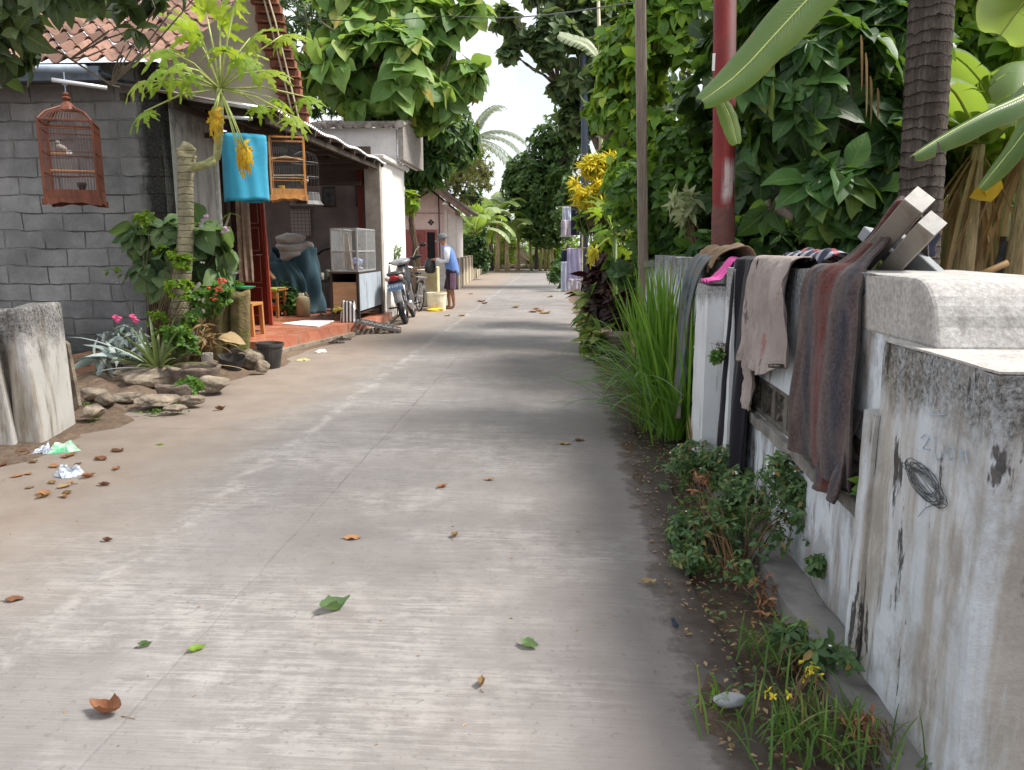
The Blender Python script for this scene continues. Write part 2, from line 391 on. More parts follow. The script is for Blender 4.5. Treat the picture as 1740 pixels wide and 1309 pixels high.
# --- barks and plain things
BARK = simple('bark', (.15,.12,.085), .9, var=.4, scale=14, bump=.6, bd=.01, dirt=(.26,.25,.19))
BARK_D = simple('bark_dark', (.06,.045,.035), .9, var=.4, scale=18, bump=.6, bd=.01)
STEM = simple('stem_green', (.16,.24,.07), .5, var=.25, scale=20)
STEM_B = simple('stem_brown', (.14,.09,.045), .8, var=.35, scale=30)
PETI = simple('petiole', (.38,.44,.13), .45, var=.2, scale=25, bump=0)
def m_road():
    m = NM('road_concrete'); P = m.tc.outputs['Object']; sx = m.sep()
    broom = m.noise(1, 3, .65, m.coord((2.6,150,1)))
    broom2 = m.noise(1, 5, .75, m.coord((3.2,42,1), loc=(3,1,0)))
    big = m.noise(.55, 5, .6); mid = m.noise(2.3, 6, .62); fine = m.noise(70, 3, .6); gr = m.noise(260,2,.6)
    base = m.ramp(mid, [(.25,(.140,.124,.114)),(.5,(.200,.180,.166)),(.75,(.27,.246,.230))])
    base = m.mix(m.math('MULTIPLY', m.ramp(big,[(.35,0),(.62,1)]), .45), base, (.225,.213,.217))
    # worn pale laitance, streaked with the broom marks
    wornm = m.ramp(m.noise(.75, 5, .65, m.coord((1,1.5,1),loc=(5.3,2.1,0))), [(.44,0),(.60,1)])
    st = m.ramp(m.math('ADD', m.math('MULTIPLY',broom2,.6), m.math('MULTIPLY', m.noise(9,6,.7), .4)), [(.46,0),(.56,1)])
    base = m.mix(m.math('MULTIPLY', m.math('MULTIPLY', wornm, st), .6), base, (.43,.41,.39))
    base = m.mix(.16, base, m.ramp(broom,[(.3,.10),(.7,.46)]))
    base = m.mix(m.math('MULTIPLY', m.ramp(m.noise(.42,4,.6,m.coord((1,.8,1),loc=(8,3,0))),[(.45,0),(.6,1)]), .4), base, (.165,.140,.128))
    base = m.mix(m.ramp(m.vor(5.5, m.coord((1,1.4,1))),[(.02,.55),(.10,0)]), base, (.17,.16,.155))
    base = m.mix(m.ramp(m.noise(30,3,.7),[(.60,0),(.68,.6)]), base, (.13,.12,.11))
    base = m.mix(m.math('MULTIPLY', m.ramp(m.noise(7,6,.75),[(.50,0),(.62,.5)]), m.ramp(broom2,[(.4,1),(.6,.3)])), base, (.15,.135,.13))
    base = m.mix(m.ramp(gr,[(.3,.35),(.7,0)]), base, (.16,.15,.145))
    # darker brown tone toward the planted side and in soft patches
    edge = m.math('ADD', sx[0], m.math('MULTIPLY', m.math('SUBTRACT', m.noise(1.3,5,.6), .5), 1.1))
    dr = m.ramp(m.math('MULTIPLY', edge, 1.0), [(.0,0),(.34,.45)])
    base = m.mix(dr, base, (.175,.150,.143))
    soil = m.ramp(m.math('SUBTRACT', m.math('ADD', sx[0], m.math('MULTIPLY', m.math('SUBTRACT', m.noise(4,6,.7), .5), .5)), .40),[(.0,0),(.05,.55),(.20,1)])
    base = m.mix(soil, base, (.055,.043,.036))
    # sand blown over the left edge
    se = m.math('ADD', m.math('MULTIPLY', sx[0], -1.0), m.math('MULTIPLY', m.math('SUBTRACT', m.noise(.9,6,.6), .5), 1.5))
    sand = m.ramp(m.math('MULTIPLY', m.math('SUBTRACT', se, 1.6), .8), [(.2,0),(.95,.97)])
    base = m.mix(sand, base, m.ramp(m.noise(3,6,.65),[(.3,(.225,.18,.148)),(.7,(.29,.24,.20))]))
    # long joints: fine dark line, pale rough seam, and cross joints
    wob = m.math('MULTIPLY', m.math('SUBTRACT', m.noise(2.2,3), .5), .05)
    j1 = m.math('ABSOLUTE', m.math('ADD', m.math('ADD', sx[0], 1.31), wob))
    line = m.ramp(j1, [(.0,.5),(.004,.35),(.008,0)])
    gap = m.math('MULTIPLY', m.ramp(m.noise(3.5,5,.7), [(.40,.15),(.55,.9)]), m.ramp(m.math('MULTIPLY',sx[1],.1),[(.28,.25),(.40,1)]))
    base = m.mix(m.math('MULTIPLY', line, gap), base, (.08,.07,.065))
    wob2 = m.math('MULTIPLY', m.math('SUBTRACT', m.noise(1.6,5,.7), .5), .35)
    j2 = m.math('ABSOLUTE', m.math('ADD', m.math('ADD', sx[0], 1.93), wob2))
    base = m.mix(m.math('MULTIPLY', m.ramp(j2,[(.0,.42),(.03,.3),(.07,0)]), m.ramp(m.noise(6,5,.7),[(.45,0),(.55,1)])), base, (.42,.40,.38))
    yy = m.math('ABSOLUTE', m.math('SUBTRACT', m.math('FRACT', m.math('DIVIDE', m.math('ADD', sx[1], m.math('ADD', .25, wob)), 4.0)), .5))
    base = m.mix(m.math('MULTIPLY', m.ramp(yy,[(.0,.7),(.0016,.5),(.003,0)]), gap), base, (.12,.11,.10))
    h = m.math('ADD', m.math('MULTIPLY', broom, .35), m.math('ADD', m.math('MULTIPLY', fine, .5), m.math('MULTIPLY', broom2, .5)))
    h = m.math('SUBTRACT', h, m.math('MULTIPLY', line, 1.0))
    m.bump(h, .55, .006)
    return m.done(base, .85, spec=.3)
def m_ground():
    m = NM('dirt_ground'); a = m.noise(1.2,6,.65); b = m.noise(18,6,.7)
    c = m.ramp(a, [(.3,(.15,.105,.075)),(.55,(.23,.165,.12)),(.75,(.32,.24,.175))])
    c = m.mix(m.ramp(b,[(.35,.6),(.6,0)]), c, (.07,.05,.038))
    c = m.mix(m.ramp(m.vor(26),[(.05,.7),(.16,0)]), c, (.36,.30,.24))
    s = m.sep()
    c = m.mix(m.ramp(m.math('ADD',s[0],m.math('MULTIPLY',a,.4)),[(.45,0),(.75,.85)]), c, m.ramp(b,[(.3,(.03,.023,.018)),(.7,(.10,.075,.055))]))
    m.bump(b,.8,.03); return m.done(c,.95,spec=.15)
def m_stain(name, paint, bare, mold, ztop, moldd=.35, paintcov=.5, zbase=0.0, along='xy', seed=0, speck=1.0, drip=0):
    """old painted plaster: vertical streaks of paint over bare cement, black mould creeping down from the top"""
    m = NM(name); s = m.sep()
    st = m.noise(1, 5, .6, m.coord((7,7,.9), loc=(seed,seed*.7,0)))
    st2 = m.noise(1, 5, .65, m.coord((16,16,2.2), loc=(seed*2,1,0)))
    cov = m.ramp(m.math('ADD', m.math('MULTIPLY', st,.65), m.math('MULTIPLY', st2,.35)), [(paintcov-.07,0),(paintcov+.05,1)])
    pt = m.ramp(m.noise(3,4), [(.3,tuple(c*.82 for c in paint)),(.7,paint)])
    br = m.ramp(m.noise(5,6,.65), [(.3,tuple(c*.72 for c in bare)),(.7,bare)])
    c = m.mix(cov, br, pt)
    c = m.mix(m.ramp(st2,[(.30,.65),(.40,0)]), c, tuple(x*.42 for x in bare))
    n = m.noise(4.5, 7, .72, m.coord((1,1,.6), loc=(seed,3,0)))
    dz = m.math('DIVIDE', m.math('SUBTRACT', ztop, s[2]), moldd)
    f = m.math('SUBTRACT', m.math('MULTIPLY', n, 2.3), dz)
    md = m.ramp(f, [(.35,0),(.8,1)])
    sp = m.ramp(m.noise(60,6,.8),[(.36,0),(.62,1)])
    c = m.mix(m.math('MULTIPLY', md, m.math('MULTIPLY', m.math('ADD', .25, m.math('MULTIPLY', sp,.75)), speck)), c, mold)
    if drip:
        dn = m.noise(1,6,.7,m.coord((7,9,2.0),loc=(seed,9,1))); dr = m.ramp(m.math('ADD', dn, m.math('MULTIPLY', m.noise(2.2,3), .25)), [(.70-drip,0),(.735-drip,.92)])
        c = m.mix(dr, c, (.035,.033,.03))
        pb = m.ramp(m.noise(3.2,6,.7,m.coord((1,1,.7),loc=(2,seed,5))), [(.50,0),(.60,.6)]); c = m.mix(pb, c, tuple(x*.62 for x in bare))
    spl = m.ramp(m.math('ADD', m.math('SUBTRACT', s[2], zbase), m.math('MULTIPLY', n, .3)), [(.14,.85),(.40,0)])
    c = m.mix(spl, c, tuple(x*.55 for x in bare))
    m.bump(m.math('ADD', m.noise(45,4,.65), m.math('MULTIPLY', n, 1.5)), .5, .006)
    return m.done(c, .88, spec=.2)
def m_block():
    m = NM('cement_block'); s = m.sep()
    v = m.comb(m.math('ADD', s[0], m.math('MULTIPLY', m.noise(3.5,5,.6), .06)), m.math('ADD', s[2], m.math('MULTIPLY', m.noise(3.1,5,.6), .07)), 0.0)
    b = m.t.nodes.new('ShaderNodeTexBrick'); m.lk(v, b.inputs['Vector'])
    b.inputs['Scale'].default_value = 1; b.inputs['Brick Width'].default_value = .50; b.inputs['Row Height'].default_value = .205
    b.inputs['Mortar Size'].default_value = .009; b.inputs['Mortar Smooth'].default_value = .6; b.inputs['Bias'].default_value = 0
    b.inputs['Color1'].default_value = (.16,.165,.17,1); b.inputs['Color2'].default_value = (.30,.302,.302,1); b.inputs['Mortar'].default_value = (.42,.42,.41,1)
    n = m.noise(1.6,6,.7); c = m.mix(.55, b.outputs[0], m.ramp(n,[(.30,(.085,.09,.095)),(.5,(.21,.215,.22)),(.72,(.42,.425,.43))]))
    c = m.mix(m.math('MULTIPLY', b.outputs['Fac'], m.ramp(m.noise(3,4),[(.35,.0),(.62,.9)])), c, (.06,.06,.06))
    c = m.mix(m.ramp(m.noise(1,5,.7,m.coord((2.2,1,.35))),[(.55,0),(.75,.6)]), c, (.10,.103,.10))
    # damp black column by the corner, black foot
    d = m.math('ADD', s[0], m.math('MULTIPLY', m.math('SUBTRACT', m.noise(5,6,.7), .5), .35))
    c = m.mix(m.ramp(d,[(.80,0),(1,0)]), c, c)
    dd = m.ramp(d, [(.68,0),(.80,.93)])
    c = m.mix(dd, c, m.ramp(m.noise(40,4,.8),[(.5,(.014,.014,.013)),(.72,(.09,.09,.085))]))
    ft = m.ramp(m.math('ADD', s[2], m.math('MULTIPLY', n,.5)), [(.35,.85),(1.0,0)])
    c = m.mix(ft, c, (.045,.047,.045))
    h = m.math('SUBTRACT', m.math('MULTIPLY', m.noise(30,5,.7), .5), m.math('MULTIPLY', b.outputs['Fac'], 1.2))
    m.bump(h, 1.0, .03); return m.done(c, .92, spec=.15)
def m_tile(name, lo, hi, sx=.2, sy=.27):
    m = NM(name); s = m.sep()
    cell = m.comb(m.math('FLOOR', m.math('DIVIDE', s[0], sx)), m.math('FLOOR', m.math('DIVIDE', s[1], sy)), 0.0)
    w = m.t.nodes.new('ShaderNodeTexWhiteNoise'); m.lk(cell, w.inputs[0])
    c = m.ramp(w.outputs[0], [(0,lo),(.6,hi),(1,tuple(min(1,x*1.25) for x in hi))])
    c = m.mix(m.ramp(m.noise(9,6,.7),[(.45,0),(.68,.8)]), c, (.10,.075,.06))
    m.bump(m.noise(40,4), .4, .006); return m.done(c, .85, spec=.2)
def m_floor():
    m = NM('red_floor_tile'); s = m.sep()
    b = m.t.nodes.new('ShaderNodeTexBrick'); b.offset = 0
    b.inputs['Scale'].default_value = 1; b.inputs['Brick Width'].default_value = .3; b.inputs['Row Height'].default_value = .3
    b.inputs['Mortar Size'].default_value = .005; b.inputs['Color1'].default_value = (.40,.13,.075,1); b.inputs['Color2'].default_value = (.50,.18,.105,1); b.inputs['Mortar'].default_value = (.20,.12,.09,1)
    m.lk(m.comb(s[0], m.math('ADD', s[1], s[2]), 0.0), b.inputs['Vector'])
    c = m.mix(m.ramp(m.noise(4,5),[(.45,0),(.7,.5)]), b.outputs[0], (.55,.33,.23))
    return m.done(c, m.ramp(m.noise(5,4),[(.3,.18),(.7,.45)]), spec=.5)
def m_wood(name, lo, hi, sc=(1,12,12), rough=.75, bump=.4):
    m = NM(name); n = m.noise(2.5,6,.6,m.coord(sc)); n2 = m.noise(9,5,.7,m.coord(sc))
    c = m.ramp(n,[(.3,lo),(.7,hi)]); c = m.mix(m.ramp(n2,[(.5,0),(.7,.6)]), c, tuple(x*.5 for x in lo))
    m.bump(n2,bump,.004); return m.done(c,rough,spec=.3)
def m_fabric(name, cols, rough=.95, wavesc=90, fuzz=.5):
    m = NM(name); c = m.ramp(m.noise(3,5,.6), cols)
    w1 = m.t.nodes.new('ShaderNodeTexWave'); w1.inputs['Scale'].default_value = wavesc; w1.bands_direction = 'Z'; m.lk(m.tc.outputs['Object'], w1.inputs[0])
    c = m.mix(m.math('MULTIPLY', m.noise(140,3,.7), fuzz*.5), c, tuple(x*.4 for x in cols[0][1]))
    m.bump(m.math('ADD', m.noise(160,2), w1.outputs['Fac']), .3, .002); m.b.inputs['Sheen Weight'].default_value = .15
    return m.done(c, rough, spec=.1)
def m_scarf():
    m = NM('striped_scarf_cloth'); uvn = m.t.nodes.new('ShaderNodeUVMap'); s = m.sep(uvn.outputs[0])
    u = m.math('ADD', s[0], m.math('MULTIPLY', m.math('SUBTRACT', m.noise(5,3), .5), .03))
    c = m.ramp(u, [(0,(.05,.028,.026)),(.10,(.13,.075,.07)),(.20,(.045,.05,.065)),(.27,(.15,.085,.075)),(.34,(.13,.022,.018)),(.50,(.17,.03,.024)),(.55,(.15,.10,.09)),(.63,(.06,.055,.065)),(.72,(.14,.09,.085)),(.84,(.04,.045,.065)),(.93,(.12,.075,.075)),(1,(.05,.035,.035))])
    c = m.mix(m.ramp(m.noise(75,5,.8), [(.42,.75),(.60,0)]), c, (.022,.018,.018))
    c = m.mix(m.ramp(m.noise(6,5),[(.45,0),(.75,.4)]), c, (.17,.13,.11))
    m.bump(m.noise(75,5,.8), .9, .008); m.b.inputs['Sheen Weight'].default_value = .2; return m.done(c,1,spec=.05)
def m_glass(name, tint=(.9,.95,.95), alpha=.3, rough=.05):
    m = NM(name); m.b.inputs['Alpha'].default_value = alpha; return m.done(tint, rough, spec=.6)
def m_trunk_palm():
    m = NM('coconut_bark'); s = m.sep()
    z = m.math('ADD', s[2], m.math('MULTIPLY', m.noise(4,6,.7), .15))
    r = m.math('FRACT', m.math('MULTIPLY', z, 14.0)); ring = m.ramp(r, [(0,0),(.08,1),(.8,.6),(1,.15)])
    v = m.noise(1,5,.7,m.coord((40,40,3)))
    c = m.ramp(v, [(.3,(.045,.036,.03)),(.55,(.12,.10,.088)),(.75,(.25,.225,.195))])
    c = m.mix(m.math('SUBTRACT',1.0,ring), c, (.025,.02,.018)); c = m.mix(m.ramp(m.noise(2,5),[(.45,0),(.62,.65)]), c, (.05,.042,.036))
    m.bump(m.math('ADD', ring, m.math('MULTIPLY',v,.6)), .9, .03); return m.done(c,.95,spec=.1)
def m_redpole():
    m = NM('red_pole_paint'); s = m.sep(); st = m.noise(1,5,.6,m.coord((30,30,2.2)))
    c = m.ramp(m.noise(4,5), [(.3,(.12,.012,.013)),(.7,(.20,.024,.023))])
    gz = m.ramp(m.math('ADD', s[2], m.math('MULTIPLY', st,.1)), [(0,0),(1,1)])
    low = m.ramp(m.math('MULTIPLY', m.math('ADD', s[2], m.math('MULTIPLY', st,.12)), .5), [(.885,1),(.90,0)])
    c = m.mix(low, c, m.ramp(m.noise(6,6,.7),[(.3,(.07,.035,.032)),(.6,(.15,.06,.05)),(.8,(.20,.15,.13))]))
    wz = m.ramp(m.math('ABSOLUTE', m.math('SUBTRACT', s[2], 1.90)), [(.10,1),(.18,0)])
    sx = m.ramp(m.math('ADD', s[0], .05), [(0,0),(.03,1)])
    c = m.mix(m.math('MULTIPLY', m.math('MULTIPLY', wz, sx), m.ramp(st,[(.42,0),(.55,.85)])), c, (.42,.36,.35))
    c = m.mix(m.ramp(m.noise(11,6,.75),[(.56,0),(.66,.7)]), c, (.09,.035,.025))
    dk = m.ramp(m.math('ABSOLUTE', m.math('SUBTRACT', s[2], 2.95)), [(.30,.75),(.42,0)])
    c = m.mix(m.math('MULTIPLY', dk, sx), c, (.085,.04,.042))
    m.bump(m.noise(50,5),.35,.004); return m.done(c,.68,spec=.25)
ROAD = m_road(); GROUND = m_ground(); BLOCK = m_block()
WALLR = m_stain('painted_wall', (.62,.675,.73), (.34,.31,.28), (.05,.048,.042), 1.33, .30, .46, 0, seed=1, drip=-.02)
PILR = m_stain('grey_pillar', (.56,.60,.64), (.40,.375,.34), (.055,.052,.045), 1.14, .24, .50, -1, seed=4, drip=.005)
PILF = m_stain('pale_pillar', (.66,.68,.70), (.50,.49,.47), (.12,.11,.10), 1.2, .18, .40, 0, seed=9)
TOPC = m_stain('mouldy_coping', (.66,.65,.63), (.58,.56,.535), (.17,.16,.15), 1.35, 1.6, .55, -5, seed=2, speck=.7)
WALLL = m_stain('left_wall_cement', (.62,.60,.57), (.36,.31,.245), (.05,.052,.054), 1.0, .55, .47, -1, seed=6, drip=.0)
PLAST = m_stain('house_plaster', (.62,.61,.60), (.42,.415,.40), (.13,.13,.125), 3.3, .8, .47, 0, seed=3)
WHITE = simple('white_house_wall', (.84,.82,.78), .85, var=.04, scale=3, dirt=(.72,.69,.64), dscale=1.5)
CREAM = simple('cream_gable', (.66,.63,.50), .85, var=.08, scale=4)
BEIGE = simple('beige_plaster', (.42,.37,.32), .9, var=.18, scale=5, dirt=(.30,.26,.22))
TILE = m_tile('roof_tile', (.10,.055,.042), (.27,.155,.12))
VERGE = m_tile('verge_tile', (.16,.06,.035), (.32,.13,.08), .16, .12)
FLOOR = m_floor()
GREYTILE = m_tile('grey_roof_tile', (.24,.215,.195), (.36,.33,.30))
ZINC = simple('zinc_sheet', (.30,.29,.29), .5, .55, var=.3, scale=3, dirt=(.22,.14,.09), dscale=2)
ZINC_B = simple('bright_zinc', (.62,.64,.67), .35, .6, var=.1, scale=5)
BLUEPIPE = simple('blue_grey_pipe', (.30,.36,.45), .4, .2, var=.2, scale=8)
TIMBER = m_wood('dark_timber', (.045,.032,.025), (.10,.075,.055))
REDWOOD = m_wood('red_door_paint', (.085,.014,.009), (.13,.022,.014), (8,8,1), .4, .1)
REDEDGE = simple('red_frame_paint', (.30,.055,.03), .4, var=.2)
OLDWOOD = m_wood('weathered_wood', (.17,.125,.095), (.33,.26,.21), (16,16,1.3))
ORANGE_W = m_wood('orange_wood', (.36,.15,.045), (.55,.27,.09), (10,10,2), .5, .1)
CAGEB = m_wood('brown_cage_wood', (.095,.03,.018), (.19,.065,.035), (10,10,2), .55, .1)
CAGEO = m_wood('orange_cage_wood', (.50,.20,.06), (.68,.32,.10), (10,10,2), .5, .1)
CAGED = simple('dark_cage_wire', (.10,.10,.105), .5, var=.2)
BLUEC = m_fabric('sky_blue_cloth', [(.3,(.04,.30,.50)),(.7,(.07,.42,.64))], .85)
MOSSY = simple('mossy_wood', (.17,.125,.06), .95, var=.45, scale=9, bump=.8, bd=.015, dirt=(.11,.115,.025), dscale=7)
ROCK = simple('brown_rock', (.30,.245,.185), .95, var=.35, scale=7, bump=.8, bd=.02, dirt=(.10,.08,.06), dscale=5)
ROCKG = simple('grey_rock', (.30,.31,.33), .9, var=.2, scale=8, bump=.6, bd=.008)
TERRA = simple('muddy_clay_pot', (.20,.155,.125), .95, var=.45, scale=9, bump=.9, bd=.012, dirt=(.08,.06,.045), dscale=8)
BLKPL = simple('black_plastic', (.03,.03,.032), .45, var=.3, scale=8, dirt=(.09,.08,.07))
GREYPL = simple('grey_plastic', (.13,.14,.15), .5, var=.25, scale=10, dirt=(.25,.24,.22))
WHITEPL = simple('white_plastic', (.72,.70,.64), .5, var=.1, scale=6, dirt=(.45,.40,.33))
SOIL = simple('potting_soil', (.06,.042,.03), 1, var=.5, scale=30, bump=1, bd=.02)
GREENPL = simple('green_plastic', (.02,.36,.19), .45, var=.15)
PAPER = simple('white_paper', (.82,.82,.80), .8, var=.04, bump=0)
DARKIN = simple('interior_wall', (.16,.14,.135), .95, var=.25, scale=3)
TARP = m_fabric('blue_grey_tarp', [(.3,(.03,.07,.10)),(.7,(.06,.12,.15))], .6)
SACK = m_fabric('pale_sack', [(.3,(.34,.31,.29)),(.7,(.50,.47,.44))])
ALU = simple('aluminium', (.50,.50,.49), .45, .6, var=.15, scale=9)
GLASS = m_glass('cabinet_glass',(.75,.8,.8),.10)
PLYW = m_wood('pale_plywood', (.42,.24,.13), (.55,.33,.19), (1.5,6,6), .7, .1)
PAINTB = m_stain('flaking_blue_board', (.40,.46,.52), (.24,.27,.30), (.16,.18,.20), 1.2, .3, .45, -1, seed=8)
DARKW = m_wood('dark_cabinet_wood', (.035,.022,.018), (.07,.05,.04))
RED = simple('red_plastic', (.55,.05,.03), .35, var=.1, bump=0)
ORG = simple('orange_plastic', (.85,.16,.02), .35, var=.08, bump=0)
YELP = simple('yellow_plastic', (.75,.48,.03), .4, var=.1, bump=0)
PINKP = simple('pink_petal', (.75,.10,.25), .6, var=.25, scale=30, bump=0)
REDP = simple('red_petal', (.72,.09,.05), .6, var=.25, scale=30, bump=0)
LILAC = simple('lilac_petal', (.50,.30,.48), .6, var=.25, scale=30, bump=0)
PINKW = simple('pink_house_wall', (.72,.55,.51), .85, var=.08, scale=3, dirt=(.62,.46,.42))
PINKD = simple('faded_red_door', (.28,.075,.07), .6, var=.2)
FENCEC = m_stain('stained_fence', (.50,.44,.33), (.36,.28,.19), (.07,.055,.045), .8, .45, .42, -1, seed=7)
BLACK = simple('black_paint', (.012,.012,.013), .35, var=.2, bump=0)
RUBBER = simple('tyre_rubber', (.018,.018,.019), .85, var=.3, scale=30)
CHROME = simple('dull_chrome', (.55,.55,.56), .3, .9, var=.1, bump=0)
TAILR = simple('tail_lamp_red', (.30,.008,.012), .2, var=.1, bump=0)
SKIN = simple('skin', (.26,.125,.075), .55, var=.12, scale=8, bump=.05)
BLUESH = m_fabric('blue_shirt_cloth', [(.3,(.10,.19,.48)),(.7,(.15,.26,.58))])
WHITESH = m_fabric('white_sleeve_cloth', [(.3,(.56,.60,.70)),(.7,(.70,.73,.80))])
SHORTC = m_fabric('dark_short_cloth', [(.3,(.018,.012,.018)),(.7,(.04,.02,.03))])
SHORTP = m_fabric('purple_stripe_cloth', [(.3,(.16,.09,.15)),(.7,(.24,.15,.22))])
CAPC = m_fabric('grey_cap_cloth', [(.3,(.10,.11,.12)),(.7,(.20,.21,.23))])
BLKC = m_fabric('black_trouser_cloth', [(.3,(.010,.009,.013)),(.7,(.020,.018,.024))])
BEIGEC = m_fabric('dusty_pink_cloth', [(.3,(.30,.235,.22)),(.7,(.42,.34,.32))])
def m_beige2():
    m = NM('creased_pink_beige_cloth'); n = m.noise(3,5)
    c = m.ramp(n,[(.3,(.28,.235,.215)),(.6,(.40,.345,.32)),(.8,(.46,.41,.385))])
    c = m.mix(m.ramp(m.noise(1,6,.75,m.coord((14,14,5))),[(.60,0),(.70,.7)]), c, (.32,.10,.10))
    c = m.mix(m.ramp(m.noise(1,6,.7,m.coord((10,22,6),loc=(4,4,2))),[(.60,0),(.68,.8)]), c, (.09,.07,.075))
    m.bump(m.noise(1,6,.7,m.coord((26,26,9))),1.0,.02); return m.done(c,.95,spec=.08)
BEIGEC = m_beige2(); SCARF = m_scarf()
OLIVEC = m_fabric('brown_khaki_cloth', [(.3,(.17,.11,.06)),(.7,(.28,.20,.11))])
CAMOC = m_fabric('washed_denim_cloth', [(.3,(.05,.065,.07)),(.45,(.12,.15,.165)),(.6,(.17,.14,.11)),(.75,(.20,.25,.27))])
PINKC = m_fabric('hot_pink_cloth', [(.3,(.60,.05,.30)),(.7,(.78,.14,.42))])
def m_plaid():
    m = NM('plaid_cloth'); s = m.sep()
    a = m.ramp(m.math('FRACT', m.math('MULTIPLY', s[1], 14)), [(.0,1),(.25,0),(.6,0),(.62,1)], 'CONSTANT')
    b = m.ramp(m.math('FRACT', m.math('MULTIPLY', s[0], 14)), [(.0,1),(.3,0)], 'CONSTANT')
    c = m.mix(a, (.30,.31,.35), (.03,.035,.06)); c = m.mix(m.math('MULTIPLY', b,.6), c, (.33,.03,.04)); return m.done(c,.95)
PLAID = m_plaid()
CHAN = simple('weathered_channel_metal', (.30,.275,.24), .5, .35, var=.3, scale=6, dirt=(.17,.14,.11))
CHANT = simple('whitish_metal_face', (.40,.385,.36), .6, .2, var=.3, scale=26, dirt=(.33,.32,.30), dscale=12)
CHAND = simple('grey_channel_metal', (.20,.215,.23), .4, .5, var=.2, scale=6)
COCO = m_trunk_palm(); REDPOLE = m_redpole()
BPOLE = simple('dark_blue_grey_pole', (.055,.075,.105), .6, var=.2, scale=4)
BAMB = simple('pale_bamboo', (.48,.42,.28), .6, var=.25, scale=6, dirt=(.25,.16,.10))
DENIMD = simple('dark_blue_denim', (.02,.03,.055), .9, var=.3)
WHEAT = m_wood('dry_banana_sheath', (.20,.14,.07), (.58,.46,.28), (14,14,1.2), .9, 1.0)
GSTEM = simple('banana_stem', (.26,.27,.09), .7, var=.4, scale=5, bump=.3, bd=.01, dirt=(.26,.18,.09), dscale=3)
PURPC = m_fabric('lavender_cloth', [(.3,(.36,.33,.52)),(.7,(.50,.47,.66))])
PALEC = m_fabric('pale_blue_cloth', [(.3,(.48,.53,.66)),(.7,(.66,.70,.80))])
NAVYC = m_fabric('navy_cloth', [(.3,(.012,.014,.03)),(.7,(.03,.03,.06))])
STRIPEC = m_fabric('pinkish_grey_cloth', [(.3,(.42,.38,.44)),(.7,(.60,.56,.62))])
BUCKC = simple('cream_bucket_plastic', (.74,.68,.52), .5, var=.1, scale=5, dirt=(.52,.44,.30))
CARTON = simple('brown_carton', (.32,.17,.10), .85, var=.2, scale=6, dirt=(.20,.11,.07))
BIRD = simple('bird_feather', (.35,.31,.28), .8, var=.4, scale=60)
WRAPB = simple('crinkled_foil', (.55,.60,.68), .25, .5, var=.5, scale=30, bump=.8, bd=.01)
# ------------------------------------------------------------ ground and road
def gz(x, y):
    h = .0
    if x > .5: h += -.03*min(1,(x-.5)/.2)+ .02*math.sin(7*x+3*y)*math.sin(5*y)
    if x < -3: h += .025*min(1,(-3-x)/1.0)*(1+.4*math.sin(3*x+2*y)*math.sin(4*y-x))
    return h-.012
mb = MB()
xs = [-140,-60,-30,-15,-10]+[ -8+.25*i for i in range(20)]+[-3,-2.5,-1.5,-.5,.2]+[.4+.12*i for i in range(14)]+[2.5,4,7,12,25,60,140]
ys = [-60,-20,-5,-1]+[.25*i for i in range(60)]+[16,18,22,30,40,55,80,120,260]
n = len(xs)
mb.add([(x,y,gz(x,y) if -9<x<4 and y<20 else -.012) for y in ys for x in xs], [(j*n+i,j*n+i+1,(j+1)*n+i+1,(j+1)*n+i) for j in range(len(ys)-1) for i in range(n-1)])
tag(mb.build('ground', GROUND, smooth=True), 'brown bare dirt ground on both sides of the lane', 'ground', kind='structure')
def redge(y): return .66+.06*math.sin(1.7*y)+.03*math.sin(5.1*y+1) - .012*max(0,y-5) + (0 if y<6 else -.12*min(1,(y-6)/4))
def ledge(y):
    b = -4.3 if y < 5.5 else (-4.3+ (y-5.5)*.2 if y < 9 else -3.6)
    if y > 9.5: b = -3.75+.1*(y-9.5) if y < 13 else -3.4
    if y > 18: b = -3.45-.03*(y-18)
    return b+.05*math.sin(2.3*y)
mb = MB(); rows = []
ys = [-2+.2*i for i in range(100)]+[18+.8*i for i in range(36)]
for y in ys:
    a, b = ledge(y), redge(y)
    rows.append([(a+(b-a)*k/12, y, .004 if 0 < k < 12 else -.014) for k in range(13)])
mb.add([p for r in rows for p in r], [(j*13+i,j*13+i+1,(j+1)*13+i+1,(j+1)*13+i) for j in range(len(rows)-1) for i in range(12)])
mb.add([(-30,46.6,.002),(14,46.6,.002),(14,50.5,.002),(-30,50.5,.002)],[(0,1,2,3)])
tag(mb.build('road', ROAD, smooth=True), 'grey broomed concrete village lane running straight ahead', 'road', kind='structure')
